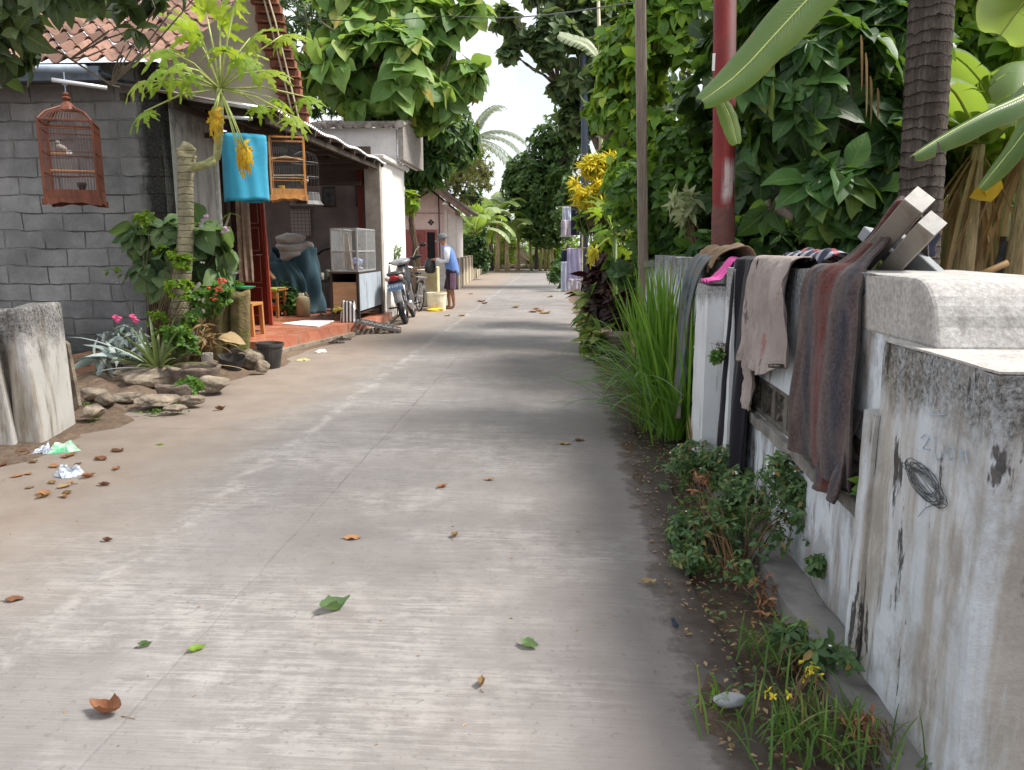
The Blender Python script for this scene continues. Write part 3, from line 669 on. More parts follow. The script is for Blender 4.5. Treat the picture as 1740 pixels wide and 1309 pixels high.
# ------------------------------------------------------------ right boundary wall
def wavy_box(mb, x0,x1,y0,y1,z0,z1, nx=1, ny=8, nz=8, amp=.004):
    ph = [random.uniform(0,6) for _ in range(6)]
    def d(p):
        x,y,z = p
        return (x+amp*(math.sin(9*y+ph[0])*math.sin(8*z+ph[1])+.5*math.sin(31*z+ph[2]+4*y)), y+amp*(math.sin(9*x+ph[3]+7*z)), z+amp*(math.sin(13*y+ph[4])+.6*math.sin(37*y+ph[5])))
    def face(o,u,v,nu,nv):
        mb.add([d((o[0]+u[0]*i/nu+v[0]*j/nv, o[1]+u[1]*i/nu+v[1]*j/nv, o[2]+u[2]*i/nu+v[2]*j/nv)) for j in range(nv+1) for i in range(nu+1)],
               [(j*(nu+1)+i,j*(nu+1)+i+1,(j+1)*(nu+1)+i+1,(j+1)*(nu+1)+i) for j in range(nv) for i in range(nu)])
    X,Y,Z = x1-x0,y1-y0,z1-z0
    face((x0,y1,z0),(0,-Y,0),(0,0,Z),ny,nz); face((x1,y0,z0),(0,Y,0),(0,0,Z),ny,nz)
    face((x0,y0,z0),(X,0,0),(0,0,Z),nx,nz); face((x1,y1,z0),(-X,0,0),(0,0,Z),nx,nz)
    face((x0,y0,z1),(X,0,0),(0,Y,0),nx,ny); face((x0,y1,z0),(X,0,0),(0,-Y,0),nx,ny)
    return mb
wall = thing('boundary_wall', 'blue-white painted garden wall with breeze block band and mouldy coping, laundry hung over it', 'wall', (1.05,3.4,0))
m = MB(); wavy_box(m,1.05,1.20,2.40,8.6,.76,1.33,1,40,8); m.build('upper_panel', WALLR, wall, smooth=False, bev=.006)
m = MB(); wavy_box(m,1.055,1.21,2.36,8.6,-.2,.555,1,40,8); m.build('lower_panel', WALLR, wall)
m = MB(); wavy_box(m,1.02,1.053,2.36,4.78,.505,.56,1,30,1,.006)
m.build('sill', simple('sill_cement',(.20,.19,.175),.9,var=.4,scale=9,bump=.6,dirt=(.08,.075,.07)), wall)
m = MB(); wavy_box(m,.90,1.05,1.6,4.7,-.2,.055,1,30,1,.008); m.build('footing', simple('footing_cement',(.19,.185,.175),.95,var=.4,scale=6,bump=.7,bd=.01,dirt=(.08,.075,.07)), wall)
# coping block with rounded end
pr = [(4.75,1.332),(2.34,1.318)]+[(2.34-.16*math.sin(a), 1.318-.16*(1-math.cos(a))) for a in (.3,.6,.9,1.15,1.35)]+[(2.165,1.137),(2.9,1.137),(2.9,1.20),(4.75,1.20)]
m = MB(); 
pr2 = [(2.95,1.337),(2.34,1.332)]+[(2.34-.15*math.sin(a), 1.332-.16*(1-math.cos(a))) for a in (.2,.4,.6,.8,1.0,1.2,1.4)]+[(2.165,1.137),(2.95,1.137)]
m.prism([(1.046,a,b) for a,b in pr2], (.42,0,0)); m.build('coping', TOPC, wall, bev=.012, seg=2, recalc=True)
BREEZE = simple('breeze_cement', (.13,.12,.105), .95, var=.4, scale=14, bump=.7, dirt=(.05,.045,.04))
yb = 2.47
while yb < 4.70:
    m = MB(); zc = .657; s = .098; x = 1.065
    for dy,dz,w,h in ((0,s-.012,2*s,.026),(0,-s+.012,2*s,.026)): m.box((x+.03,yb+dy,zc+dz),(.07,w,h))
    for dy in (-s+.012,s-.012): m.box((x+.03,yb+dy,zc),(.069,.024,2*s-.05))
    ring = [(x+.03, yb+.044*math.cos(a), zc+.044*math.sin(a)) for a in [6.2832*k/12 for k in range(12)]]
    for k in range(12): m.bar(ring[k], ring[(k+1)%12], .06, .018, up=(1,0,0)) if False else m.tube([ring[k],ring[(k+1)%12]],.012,5,cap=False)
    for a in (.785,2.356,3.927,5.498): m.bar((x+.03,yb+.05*math.cos(a),zc+.05*math.sin(a)),(x+.03,yb+.115*math.cos(a),zc+.115*math.sin(a)),.05,.02)
    for a in (0,1.571,3.142,4.712): m.bar((x+.032,yb+.04*math.cos(a),zc+.04*math.sin(a)),(x+.032,yb+.08*math.cos(a),zc+.08*math.sin(a)),.045,.014)
    m.build('breeze_block', BREEZE, wall); yb += .198
# near gate pillar
gp = thing('gate_pillar', 'thick grey gate pillar nearest the camera with black scribble on its mouldy side', 'pillar', (1.1,2.0,0))
m = MB(); wavy_box(m,1.0,1.5,1.775,2.40,-.2,1.137,6,14,20,.004); m.build('shaft', PILR, gp, bev=.008, seg=2)
m = MB(); wavy_box(m,.985,1.0-.001,2.385,2.475,-.2,.905,1,2,14,.003); wavy_box(m,1.0,1.055,2.401,2.475,-.2,.905,1,2,14,.002); m.build('pilaster_edge', PILR, gp)
m = MB(); wavy_box(m,.9975,1.5025,1.7725,2.4025,1.1365,1.1425,6,8,1,.0006); m.build('cap', TOPC, gp)
m = MB(); m.prism([(1.40,1.92,1.142),(1.40,2.02,1.142),(1.40,2.0,1.26),(1.40,1.95,1.27)],(.1,0,0)); m.build('cap_stub', PILR, gp, bev=.01)
INK = simple('black_marker', (.05,.055,.06), .8, bump=0)
PENDING_INK = True
BLUEINK = simple('faint_blue_marker', (.30,.40,.50), .9, bump=0)
def text_mesh(body, size, mat, parent, M, name, ext=.0006, sp=1.0):
    fc = bpy.data.curves.new('t','FONT'); fc.body = body; fc.size = size; fc.extrude = ext; fc.align_x = 'CENTER'; fc.align_y = 'CENTER'; fc.space_character = sp
    fo = bpy.data.objects.new('t', fc); COL.objects.link(fo); dg = bpy.context.evaluated_depsgraph_get()
    me = bpy.data.meshes.new_from_object(fo.evaluated_get(dg)); bpy.data.objects.remove(fo)
    o = wl_of(parent)
    for v in me.vertices: v.co = M @ v.co - o
    me.materials.clear(); return mkobj(name, me, mat, parent)
# far stub pillar of the same wall
fp = thing('wall_pillar', 'low pale pillar at the far end of the painted wall with a pink cloth on top', 'pillar', (.95,4.9,0))
m = MB(); wavy_box(m,.885,1.046,4.62,5.0,-.2,1.19,2,6,14,.003); m.build('shaft', PILF, fp, bev=.006, seg=2)
m = MB(); wavy_box(m,.985,1.047,4.40,4.61,-.2,1.30,2,6,14,.002); m.build('side_post', PILF, fp, bev=.006)
# separate grey planter wall behind the lemongrass
pw = thing('planter_wall', 'low grey cement wall piece behind the lemongrass with a flat cap', 'wall', (1.2,9.0,0))
m = MB(); wavy_box(m,1.0,1.32,8.8,9.3,-.1,1.20,2,4,6,.006); m.build('body', PILF, pw)
m = MB(); wavy_box(m,.97,1.36,8.76,9.34,1.201,1.27,2,4,1,.004); m.build('cap', simple('cap_grey',(.20,.20,.20),.9), pw)
# ------------------------------------------------------------ left boundary wall
lw = thing('gate_post', 'stained cement gate post at the left edge, grey top and sandy foot', 'pillar', (-3.8,5.3,0))
m = MB()
m.add([(-3.97,5.21,-.1),(-3.75,5.21,-.1),(-3.91,5.86,-.1),(-4.2,5.86,-.1),(-3.97,5.26,.975),(-3.85,5.26,.99),(-3.90,5.82,1.0),(-4.2,5.82,.985)],[(3,2,1,0),(4,5,6,7),(0,1,5,4),(1,2,6,5),(2,3,7,6),(3,0,4,7)])
m.build('shaft', WALLL, lw, bev=.03, seg=3, sub=0)
lw2 = thing('side_wall', 'lower cement wall running out of frame at the left, streaked black', 'wall', (-4.4,5.1,0))
m = MB(); m.add([(-5.6,4.95,-.1),(-3.88,5.12,-.1),(-3.98,5.32,-.1),(-5.6,5.3,-.1),(-5.6,4.98,.80),(-4.00,5.17,.83),(-4.09,5.31,.83),(-5.6,5.28,.80)],[(3,2,1,0),(4,5,6,7),(0,1,5,4),(1,2,6,5),(2,3,7,6),(3,0,4,7)])
m.build('body', WALLL, lw2, bev=.02, seg=2)
m = MB(); m.add([(-5.6,5.22,.0),(-4.0,5.33,.0),(-4.0,5.5,.0),(-5.6,5.5,.0),(-5.6,5.24,.96),(-3.99,5.345,.975),(-3.99,5.5,.97),(-5.6,5.5,.95)],[(3,2,1,0),(4,5,6,7),(0,1,5,4),(1,2,6,5),(2,3,7,6),(3,0,4,7)])
m.build('upper_part', WALLL, lw2, bev=.015)
# ------------------------------------------------------------ the block house
hs = thing('village_house', 'grey block house with clay tile roof, corrugated porch canopy and red tiled porch', 'house', (-5.5,9,0))
m = MB(); m.bb(-11,-4.52,8.8,9.0,-.2,3.46); m.build('block_wall', BLOCK, hs)
m = MB(); m.bb(-4.66,-4.515,9.002,10.10,-.2,3.22); m.build('plaster_wall', PLAST, hs, bev=.01)
m = MB(); m.bb(-4.57,-4.48,10.105,10.17,.1,3.0); m.build('white_jamb', simple('white_jamb',(.75,.76,.75),.6,bump=0), hs)
# porch floor
m = MB(); m.prism([(-4.85,9.75,.0),(-3.88,9.80,.0),(-3.57,11.3,.0),(-3.25,13.0,.0),(-3.20,14.59,.0),(-3.37,14.62,.0),(-3.37,14.85,.0),(-9,15.4,.0),(-9,9.9,.0)][::-1],(0,0,.19)); m.build('porch_floor', FLOOR, hs, recalc=True)
m = MB(); m.prism([(-3.88,9.78,-.05),(-3.80,9.76,-.05),(-3.49,11.3,-.05),(-3.17,13.0,-.05),(-3.13,14.4,-.05),(-3.21,14.4,-.05),(-3.255,13.0,-.05),(-3.58,11.3,-.05)][::-1],(0,0,.10)); m.build('porch_footing', simple('porch_mortar',(.26,.22,.17),.95,var=.35,scale=9,bump=.8,bd=.02), hs, recalc=True)
# interior
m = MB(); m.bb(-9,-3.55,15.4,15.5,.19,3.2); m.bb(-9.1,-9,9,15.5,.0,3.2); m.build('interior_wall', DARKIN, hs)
m = MB(); m.bb(-3.62,-3.40,14.78,17.1,.0,3.05); m.build('white_wall', WHITE, hs, bev=.01)
m = MB(); m.bb(-3.66,-3.36,14.60,14.78,.19,2.98); m.build('beige_column', BEIGE, hs, bev=.008)
m = MB(); m.bb(-3.74,-3.30,14.72,17.2,3.052,3.13); m.build('wall_cap', simple('cap_white',(.62,.60,.57),.85,dirt=(.35,.33,.30)), hs, bev=.01)
m = MB(); m.bb(-3.80,-3.70,14.62,14.72,.2,2.95); m.build('red_post', REDWOOD, hs)
# beyond-room: rear partition left of the door
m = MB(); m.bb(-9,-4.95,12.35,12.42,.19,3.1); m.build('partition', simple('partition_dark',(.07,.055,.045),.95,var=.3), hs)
# door leaf
dr = MB(); x0,x1,y0,y1 = -5.02,-4.60,12.02,11.92
def doorpt(u,z,off=0): return (x0+(x1-x0)*u+off*.22, y0+(y1-y0)*u-off, z)
def slab(mb,u0,u1,z0,z1,o0,o1):
    mb.add([doorpt(u0,z0,o0),doorpt(u1,z0,o0),doorpt(u1,z0,o1),doorpt(u0,z0,o1),doorpt(u0,z1,o0),doorpt(u1,z1,o0),doorpt(u1,z1,o1),doorpt(u0,z1,o1)],[(3,2,1,0),(4,5,6,7),(0,1,5,4),(1,2,6,5),(2,3,7,6),(3,0,4,7)]); return mb
slab(dr,0,1,.2,2.45,-.02,.02); door = dr.build('door', REDWOOD, hs, recalc=True)
for z0,z1 in ((.34,.80),(.86,1.30),(1.36,1.72),(1.78,2.35)):
    m = MB()
    for a in ((.12,.80,z0,z0+.012),(.12,.80,z1-.012,z1),(.12,.15,z0,z1),(.77,.80,z0,z1)): slab(m,*a,.02,.03)
    m.build('panel_moulding', simple('pale_edge',(.34,.16,.12),.4,bump=0), door, recalc=True)
m = MB(); m.tube([doorpt(.86,1.30,.02),doorpt(.86,1.30,.06),doorpt(.66,1.30,.06)],.009,6); m.build('handle', CHROME, door)
m = MB(); m.bar((-4.57,11.93,.19),(-4.62,11.93,2.6),.05,.06); m.build('door_frame', REDEDGE, hs)
# canopy: slightly sagging corrugated sheets
A,B,Cc,D = Vector((-3.32,9.1,2.99)),Vector((-3.32,14.9,2.99)),Vector((-5.0,14.9,3.40)),Vector((-5.0,8.55,3.24))
def canf(u,v):
    p = A.lerp(B,u).lerp(D.lerp(Cc,u), v); p.z += .016*math.sin(2*math.pi*(p.y)/.085) - .03*math.sin(math.pi*v)+.015*math.sin(5*p.y); return p
m = MB(); m.grid(canf, 560, 6); m.build('canopy_sheet', ZINC, hs, solid=.003)
m = MB(); m.tube([canf(i/559.,0)+Vector((.004,0,0)) for i in range(560)], .009, 4); m.build('sheet_edge', simple('bright_sheet_edge',(.75,.76,.78),.4,.2,var=.3,scale=40,bump=0), hs)
m = MB()
for i in range(9):
    y = 9.3+i*.68; a = A.lerp(B,(y-9.1)/5.8); b = D.lerp(Cc,(y-9.1)/5.8); m.bar((a.x,y,a.z-.06),(b.x,y,b.z-.06),.05,.07)
for v in (.06,.35,.65,.93):
    p,q = A.lerp(D,v), B.lerp(Cc,v); m.bar((p.x,p.y+.1,p.z-.13-.02*v),(q.x,q.y-.1,q.z-.13-.02*v),.06,.07)
for i in range(5):
    y = 9.9+i*1.1; m.bar((-3.5,y,2.86),(-4.9,y,2.80),.045,.06); m.bar((-4.2,y,2.83),(-4.2,y,3.1),.04,.04); m.bar((-3.55,y,2.86),(-4.15,y,3.06),.035,.04)
m.build('canopy_frame', TIMBER, hs)
m = MB(); m.tube([(-3.40,9.08,2.985),(-4.25,8.93,3.10)],.03,8); m.tube([(-3.95,9.0,2.90),(-3.55,9.05,2.88)],.022,8); m.build('bright_pipe', ZINC_B, hs, smooth=True)
m = MB(); m.bb(-8,-3.6,14.9,14.96,2.6,3.3); m.bb(-8,-3.7,14.5,14.56,2.55,2.62); m.build('back_lintel', TIMBER, hs)
# side fascia panel with grey tiles above the white wall
m = MB(); m.bb(-4.95,-3.32,16.0,16.06,3.14,3.80); m.bb(-3.30,-3.26,16.0,18,3.14,3.80); m.build('upper_panel', simple('lilac_grey_board',(.74,.72,.72),.85,var=.08,scale=3,dirt=(.60,.57,.58)), hs)
m = MB(); m.bb(-3.26,-3.16,15.88,18.2,3.16,3.93); m.build('barge_board', simple('grey_board',(.27,.245,.225),.9,var=.25), hs)
m = MB()
for i in range(9):
    x = -4.98+i*.205
    m.tube([(x+.1,15.82,3.83),(x+.1,16.8,4.02)],[.112,.112],12,cap=True,squash=(1,.55)); m.tube([(x,15.80,3.86),(x,16.8,4.05)],.035,6)
m.build('roof_tiles', GREYTILE, hs)
# clay tile roof
def roof_obj():
    nx = 28*8+1; rows = 14; sy = .27; V = []; F = []
    sl = math.radians(33); x0 = -9.8; w = .205
    for r in range(rows):
        for e,(t,dz) in enumerate(((0,.03),(.02,.035),(1.08,.0))):
            for i in range(nx):
                ph = (i%8)/8.; k = i//8
                prof = .052*max(0,math.sin(2*math.pi*ph))**.8 if ph < .5 else -.018*math.sin(2*math.pi*(ph-.5))
                jit = random.Random(r*97+k).uniform(-.008,.008)
                s_ = (r+t)*sy+jit
                lim = 1
                V.append((x0+i*w/8, 8.28+s_*math.cos(sl), 3.33+s_*math.sin(sl)+prof+dz+jit))
        b = r*3*nx
        for e in range(2):
            for i in range(nx-1):
                F.append((b+e*nx+i,b+e*nx+i+1,b+(e+1)*nx+i+1,b+(e+1)*nx+i))
    m = MB(); m.add(V,F); return m
m = roof_obj(); m.build('tile_roof', TILE, hs, solid=.012)
m = MB(); m.tube([(-10,8.12,3.31),(-4.98,8.2,3.26)],.045,8); m.build('eave_pipe', BLUEPIPE, hs, smooth=True)
m = MB(); m.bb(-10,-4.9,8.3,8.34,3.17,3.31); m.bb(-10,-4.9,8.3,8.797,3.245,3.27); m.build('eave_board', simple('eave_blue_board',(.10,.13,.17),.6), hs)
m = MB()
m.add([(-6.0,11.9,3.2),(-3.9,11.9,3.2),(-4.65,11.9,5.6),(-6.0,11.9,6.2)],[(0,1,2,3)]); m.build('gable_wall', CREAM, hs, solid=.1)
# verge of upright tile courses beside the gable
a0, a1 = Vector((-4.60,11.7,6.2)), Vector((-3.86,11.7,3.05)); V = MB()
for i in range(26):
    p = a0.lerp(a1,i/25.); wv = .42-.02*(i%3); j = random.uniform(-.02,.02)
    V.box((p.x+j,p.y+random.uniform(-.01,.01),p.z),(wv,.10,.115),ry=.06+random.uniform(-.03,.03))
    V.box((p.x+j+.05,p.y-.03,p.z-.05),(wv*.9,.13,.02),ry=.1)
V.build('tiled_verge', VERGE, hs, bev=.01)
m = MB()
for dx,dz in ((-.03,.2),(.05,.0)): m.tube([a0+Vector((dx,-.12,dz)), a0.lerp(a1,.5)+Vector((dx+.06,-.14,0)), a1+Vector((dx,-.12,.05))],.016,5)
m.build('bamboo_rod', BAMB, hs)
# ------------------------------------------------------------ placing helpers
PT = R(10.225); TH = R(3.466)
def ray(px,py):
    x=(px-870)/1300; y=-(py-654.5)/1300; c,s=math.cos(PT),math.sin(PT)
    a,b = math.cos(TH),math.sin(TH); v=(x, c+y*s, -s+y*c)
    return Vector((v[0]*a-v[1]*b, v[0]*b+v[1]*a, v[2]))
def onz(px,py,z=0.): d=ray(px,py); return Vector((0,0,1.42))+d*((z-1.42)/d.z)
def ony(px,py,Y): d=ray(px,py); return Vector((0,0,1.42))+d*(Y/d.y)
def onx(px,py,X): d=ray(px,py); return Vector((0,0,1.42))+d*(X/d.x)
def xf(mb, M): mb.v = [tuple(M @ Vector(v)) for v in mb.v]; return mb
def drape(name, label, cat, mat, rows, nu=40, nv=60, folds=4, amp=.015, N=(-1,0,0), seed=0, group=None, parent=None, solid=.006, hem=0.0, crease=.004):
    """cloth through rows of (left, right) points, bottom hem first, with folds that deepen toward the hem"""
    rr = random.Random(seed); ph = [rr.uniform(0,6.28) for _ in range(12)]
    Ls = [Vector(r[0]) for r in rows]; Rs = [Vector(r[1]) for r in rows]; N = Vector(N).normalized()
    def cat_(ps,t):
        n = len(ps)-1; i = min(int(t*n),n-1); f = t*n-i
        p0,p1,p2,p3 = ps[max(i-1,0)],ps[i],ps[i+1],ps[min(i+2,n)]
        return p1*.5*2*.5*2*.5 + p1*.5 + (p2-p0)*(.5*f) + (p0*2-p1*5+p2*4-p3)*(.5*f*f) + (p1*3-p0-p2*3+p3)*(.5*f*f*f) if False else \
            ((p1*2)+(p2-p0)*f+(p0*2-p1*5+p2*4-p3)*f*f+(p1*3-p0-p2*3+p3)*f*f*f)*.5
    vs = []
    for j in range(nv):
        t = j/(nv-1); a = cat_(Ls,t); b = cat_(Rs,t); k = (1-t)**.8
        for i in range(nu):
            u = i/(nu-1)
            uu = u + .04*math.sin(6*t+ph[0]+5*u)*(1-abs(2*u-1))
            p = a.lerp(b, uu)
            d = math.sin(2*math.pi*folds*uu+ph[1]+1.3*math.sin(3*t+ph[2]))*.6 + math.sin(2*math.pi*folds*1.7*uu+ph[3]+2*t)*.35
            q1 = 31*uu+ph[4]+9*t+1.5*math.sin(7*t+ph[8]); d2 = abs(math.sin(q1*.5))*math.sin(13*t+ph[5]+5*uu)+.7*abs(math.sin((37*uu-26*t+ph[6]+math.sin(9*uu))*.5))*math.sin(19*t+ph[7])+.3*math.sin(60*uu+ph[9])*math.sin(47*t+ph[10])
            p = p + N*((d+.9)*amp*(.18+.82*k) + d2*crease)
            if j == 0 or j == 1: p.z += hem*math.sin(9*u+ph[8])
            vs.append(p)
    m = MB(); m.add(vs, [(j*nu+i,j*nu+i+1,(j+1)*nu+i+1,(j+1)*nu+i) for j in range(nv-1) for i in range(nu-1)])
    o = m.build(name, mat, parent, smooth=True, solid=solid)
    uv = o.data.uv_layers.new(name='uv')
    for li,l in enumerate(o.data.loops):
        uv.data[li].uv = ((l.vertex_index % nu)/(nu-1), (l.vertex_index//nu)/(nv-1))
    if label: tag(o, label, cat, group)
    return o
# pen marks on the gate pillar side
def strokes(name, mat, paths, r, X=.9935):
    m = MB()
    for q in paths: m.tube([onx(a,b,X) for a,b in q], r, 4, cap=False)
    m.build(name, mat, gp)
rr = random.Random(3); ps = []
for k in range(13):
    cx_, cy_ = 1572+rr.uniform(-7,7), 824+rr.uniform(-9,9); A = 50+rr.uniform(-26,6); B = rr.uniform(3,20); q = []
    an = .86+rr.uniform(-.12,.12)
    for i in range(20):
        a = 6.2832*i/19*1.05+k; u, v = A*math.cos(a), B*math.sin(a); q.append((cx_+u*math.cos(an)-v*math.sin(an)+rr.uniform(-1,1), cy_+u*math.sin(an)+v*math.cos(an)+rr.uniform(-1,1)))
    ps.append(q)
strokes('scribble', INK, ps+[[(1560,878),(1572,864),(1584,858)]], .0010)
strokes('blue_scrawl', BLUEINK, [[(1565,744),(1572,738),(1579,744),(1574,754),(1568,762),(1580,764)],[(1590,742),(1588,770),(1592,782),(1602,776),(1604,757)],[(1612,760),(1608,772),(1614,782),(1622,776),(1620,762),(1612,760)],[(1632,764),(1632,786)],[(1632,770),(1640,766),(1644,788)],[(1578,704),(1592,706),(1606,704)]], .0013)
STAINM = simple('black_mould', (.035,.033,.03), .95, var=.5, scale=60, bump=0)
# ------------------------------------------------------------ laundry on the right wall
xf_ = 1.035
def hang(yl, yr, ylb, yrb, zb_l, zb_r, x=xf_, top=1.345, back=1.22, zback=1.0, midn=.5):
    zm = top-.3*(top-zb_l); 
    return [((x-.015,ylb,zb_l),(x-.015,yrb,zb_r)), ((x-.01,ylb*.6+yl*.4,zb_l+(top-zb_l)*.4),(x-.01,yrb*.6+yr*.4,zb_r+(top-zb_r)*.4)),
            ((x-.004,yl,top-.08),(x-.004,yr,top-.08)), ((x+.03,yl,top+.004),(x+.03,yr,top+.004)), ((back-.04,yl,top+.006),(back-.04,yr,top+.006)), ((back,yl,top-.05),(back,yr,top-.05)), ((back+.01,yl,zback),(back+.01,yr,zback))]
drape('black_trousers','long black trousers hanging down the wall beside the pale pillar','trousers',BLKC, hang(4.56,3.98,4.72,4.05,.20,.14,top=1.35,zback=1.1), folds=2.3, amp=.03, seed=1, solid=.012, nu=50, nv=90, crease=.007)
rows = hang(4.14,3.44,4.17,3.36,.74,.93,top=1.36)
rows[0] = ((xf_-.03,4.20,.80),(xf_-.03,3.36,.88)); rows[1:4] = [tuple((a-.018,b,c+.004) for a,b,c in r) for r in rows[1:4]]
sh = drape('crumpled_shirt','dusty pink-beige crumpled shirt draped over the wall next to black trousers','shirt',BEIGEC, rows, nu=90,nv=100,folds=4.3,amp=.032,seed=5,solid=.005,hem=.035,crease=.011)
drape('sleeve',None,None,BEIGEC,[((xf_-.05,3.98,.62),(xf_-.05,3.86,.60)),((xf_-.055,4.0,.8),(xf_-.055,3.85,.8)),((xf_-.05,4.0,1.0),(xf_-.05,3.84,1.0)),((xf_+.02,3.98,1.12),(xf_+.02,3.85,1.12))],nu=30,nv=50,folds=1.3,amp=.02,seed=9,parent=sh,crease=.009)
sc_rows = [((xf_-.03,3.13,.60),(xf_-.035,2.56,.60)),((xf_-.035,3.14,.8),(xf_-.04,2.57,.75)),((xf_-.02,3.17,1.05),(xf_-.02,2.64,1.05)),((xf_-.006,3.22,1.27),(xf_-.006,2.69,1.26)),((xf_+.03,3.20,1.345),(xf_+.03,2.73,1.335)),
   ((1.12,3.12,1.36),(1.12,2.82,1.37)),((1.17,3.02,1.45),(1.175,2.86,1.42)),((1.215,2.97,1.55),(1.225,2.87,1.50)),((1.26,2.95,1.60),(1.27,2.86,1.55)),((1.31,2.98,1.52),(1.32,2.88,1.48)),((1.33,3.0,1.4),(1.34,2.9,1.38))]
scf = drape('striped_scarf','long brown scarf with dull red and slate stripes, pulled up over the metal beams','scarf',SCARF, sc_rows, nu=80,nv=140,folds=1.6,amp=.028,seed=4,solid=.009,crease=.006)
for v in scf.data.vertices:   # the right half hangs lower than the left
    pass
drape('scarf_tail',None,None,SCARF,[((xf_-.045,2.80,.545),(xf_-.045,2.58,.55)),((xf_-.04,2.81,.62),(xf_-.04,2.58,.62)),((xf_-.02,2.82,.75),(xf_-.02,2.60,.75)),((xf_+.02,2.84,.86),(xf_+.02,2.64,.86))],nu=30,nv=40,folds=1.2,amp=.03,seed=8,parent=scf,solid=.008)
drape('plaid_cloth','small navy, red and white plaid cloth bunched on the wall top','cloth',PLAID,[((1.10,3.95,1.352),(1.10,3.35,1.35)),((1.14,3.95,1.375),(1.14,3.3,1.38)),((1.19,3.9,1.385),(1.19,3.3,1.38)),((1.26,3.9,1.33),(1.27,3.3,1.34)),((1.28,3.9,1.2),(1.29,3.3,1.2))],folds=3,amp=.02,N=(0,0,1),seed=3)
drape('pink_cloth','bright hot pink cloth crumpled on top of the pale pillar','cloth',PINKC,[((.90,4.93,1.203),(.90,4.68,1.203)),((.96,4.95,1.215),(.95,4.66,1.22)),((1.0,4.93,1.26),(1.0,4.70,1.25)),((1.05,4.9,1.34),(1.05,4.72,1.33)),((1.12,4.9,1.35),(1.12,4.7,1.345))],nu=24,nv=30,folds=2.5,amp=.014,N=(-.3,0,1),seed=12)
kk = drape('khaki_cloth','brown khaki jacket slung along the wall behind the pale pillar','jacket',OLIVEC,[((.99,5.75,1.22),(.99,5.05,1.26)),((1.02,5.75,1.34),(1.02,4.98,1.345)),((1.08,5.8,1.40),(1.08,4.8,1.40)),((1.15,5.8,1.385),(1.16,4.75,1.40)),((1.24,5.75,1.2),(1.24,4.8,1.25))],nu=44,nv=30,folds=3,amp=.03,N=(-.3,0,1),seed=13)
drape('faded_jeans','washed grey-blue trousers hanging down behind the pale pillar','trousers',CAMOC,[((.90,5.62,.20),(.90,5.36,.22)),((.92,5.65,.6),(.92,5.38,.6)),((.93,5.75,.95),(.93,5.36,.95)),((.96,5.8,1.25),(.96,5.2,1.25)),((1.02,5.8,1.36),(1.02,5.15,1.36)),((1.10,5.8,1.36),(1.10,5.2,1.36))],nu=40,nv=60,folds=3,amp=.035,seed=14,solid=.01)
# metal beams leaning on the wall
def channel(name, label, a, b, w, mat, matend):
    t = thing(name, label, 'beam', tuple(Vector(a)), group='metal beams stacked on the wall')
    m = MB(); m.bar(a,b,w,w*1.0,up=(.35,-.6,.7)); m.build('beam_body', mat, t, bev=.003)
    d = (Vector(a)-Vector(b)).normalized(); e = Vector(a)+d*.004
    m = MB(); m.bar(e, e-d*.003, w*.97, w*.97, up=(.35,-.6,.7)); o = m.build('end_face', matend, t)
    return t
channel('metal_beam','upper whitish square-ended beam pointing up right over the wall', ony(1562,340,2.72), ony(1440,480,3.25), .075, CHAN, CHANT)
channel('metal_beam','lower whitish square-ended beam beside the dark cloth end', ony(1584,380,2.66), ony(1465,510,3.2), .068, CHAN, CHANT)
channel('metal_beam','grey beam crossing down to the right under the two square ends', ony(1602,480,2.80), ony(1500,385,3.1), .05, CHAND, CHAND)
channel('metal_beam','second grey beam sloping right just below the first crossing one', ony(1560,480,2.90), ony(1470,395,3.2), .05, CHAND, CHAND)
drape('dark_rag','dark navy and red rag tucked behind the ends of the metal beams','rag',PLAID,[(ony(1560,445,3.0),ony(1604,430,3.0)),(ony(1552,420,3.0),ony(1606,405,3.0)),(ony(1560,395,3.02),ony(1598,388,3.0)),(ony(1570,375,3.1),ony(1585,372,3.1))],nu=16,nv=20,folds=1.5,amp=.03,seed=15)
# ------------------------------------------------------------ poles on the right
t = thing('red_pole','thick rust-red steel pole with chipped white paint rising behind the laundry wall','pole',(1.24,6.0,0))
m = MB(); m.tube([(1.29,6.0,-.1),(1.235,6.0,1.68),(1.235,6.0,1.69),(1.115,6.0,4.6)],[.087,.087,.082,.080],20); m.build('shaft', REDPOLE, t, smooth=True)
for z0,z1 in ((2.68,2.80),(2.50,2.57)): m = MB(); m.bar((1.125-.02*(z1>2.6),5.955,z0),(1.125-.02*(z1>2.6),5.955,z1),.02,.004,up=(0,1,0)); m.build('white_sticker', PAPER, t)
WPOLE = m_wood('grey_split_timber', (.16,.12,.095), (.34,.28,.23), (30,30,1.0), .85, .8)
m = MB(); m.box((0,0,2.3),(.115,.10,4.8),jit=.004); o = xf(m, Matrix.Translation((1.02,9.0,0)) @ Matrix.Rotation(-.041,4,'Y') @ Matrix.Translation((.0,0,0)))
tag(m.build('wooden_pole', WPOLE, bev=.015, seg=2), 'weathered grey squared timber pole leaning slightly left above the lemongrass', 'pole')
t = thing('lamp_pole','distant dark blue-grey pole with a pale frayed top, in front of the tall trees','pole',(.82,27,0))
a,b = ony(992,95,27), ony(994,300,27)
m = MB(); m.tube([(b.x,27,0),b,a.lerp(b,.45),a],[.15,.13,.12,.09],12); m.build('shaft', BPOLE, t, smooth=True)
m = MB(); m.tube([a.lerp(b,.42),a.lerp(b,.48)],.16,10); m.build('clamp', BLACK, t)
a,b = ony(1016,-20,19), ony(1021,290,19)
m = MB(); m.tube([(b.x,19,0),b,a.lerp(b,.5)+Vector((.03,0,0)),a],[.05,.05,.045,.035],8)
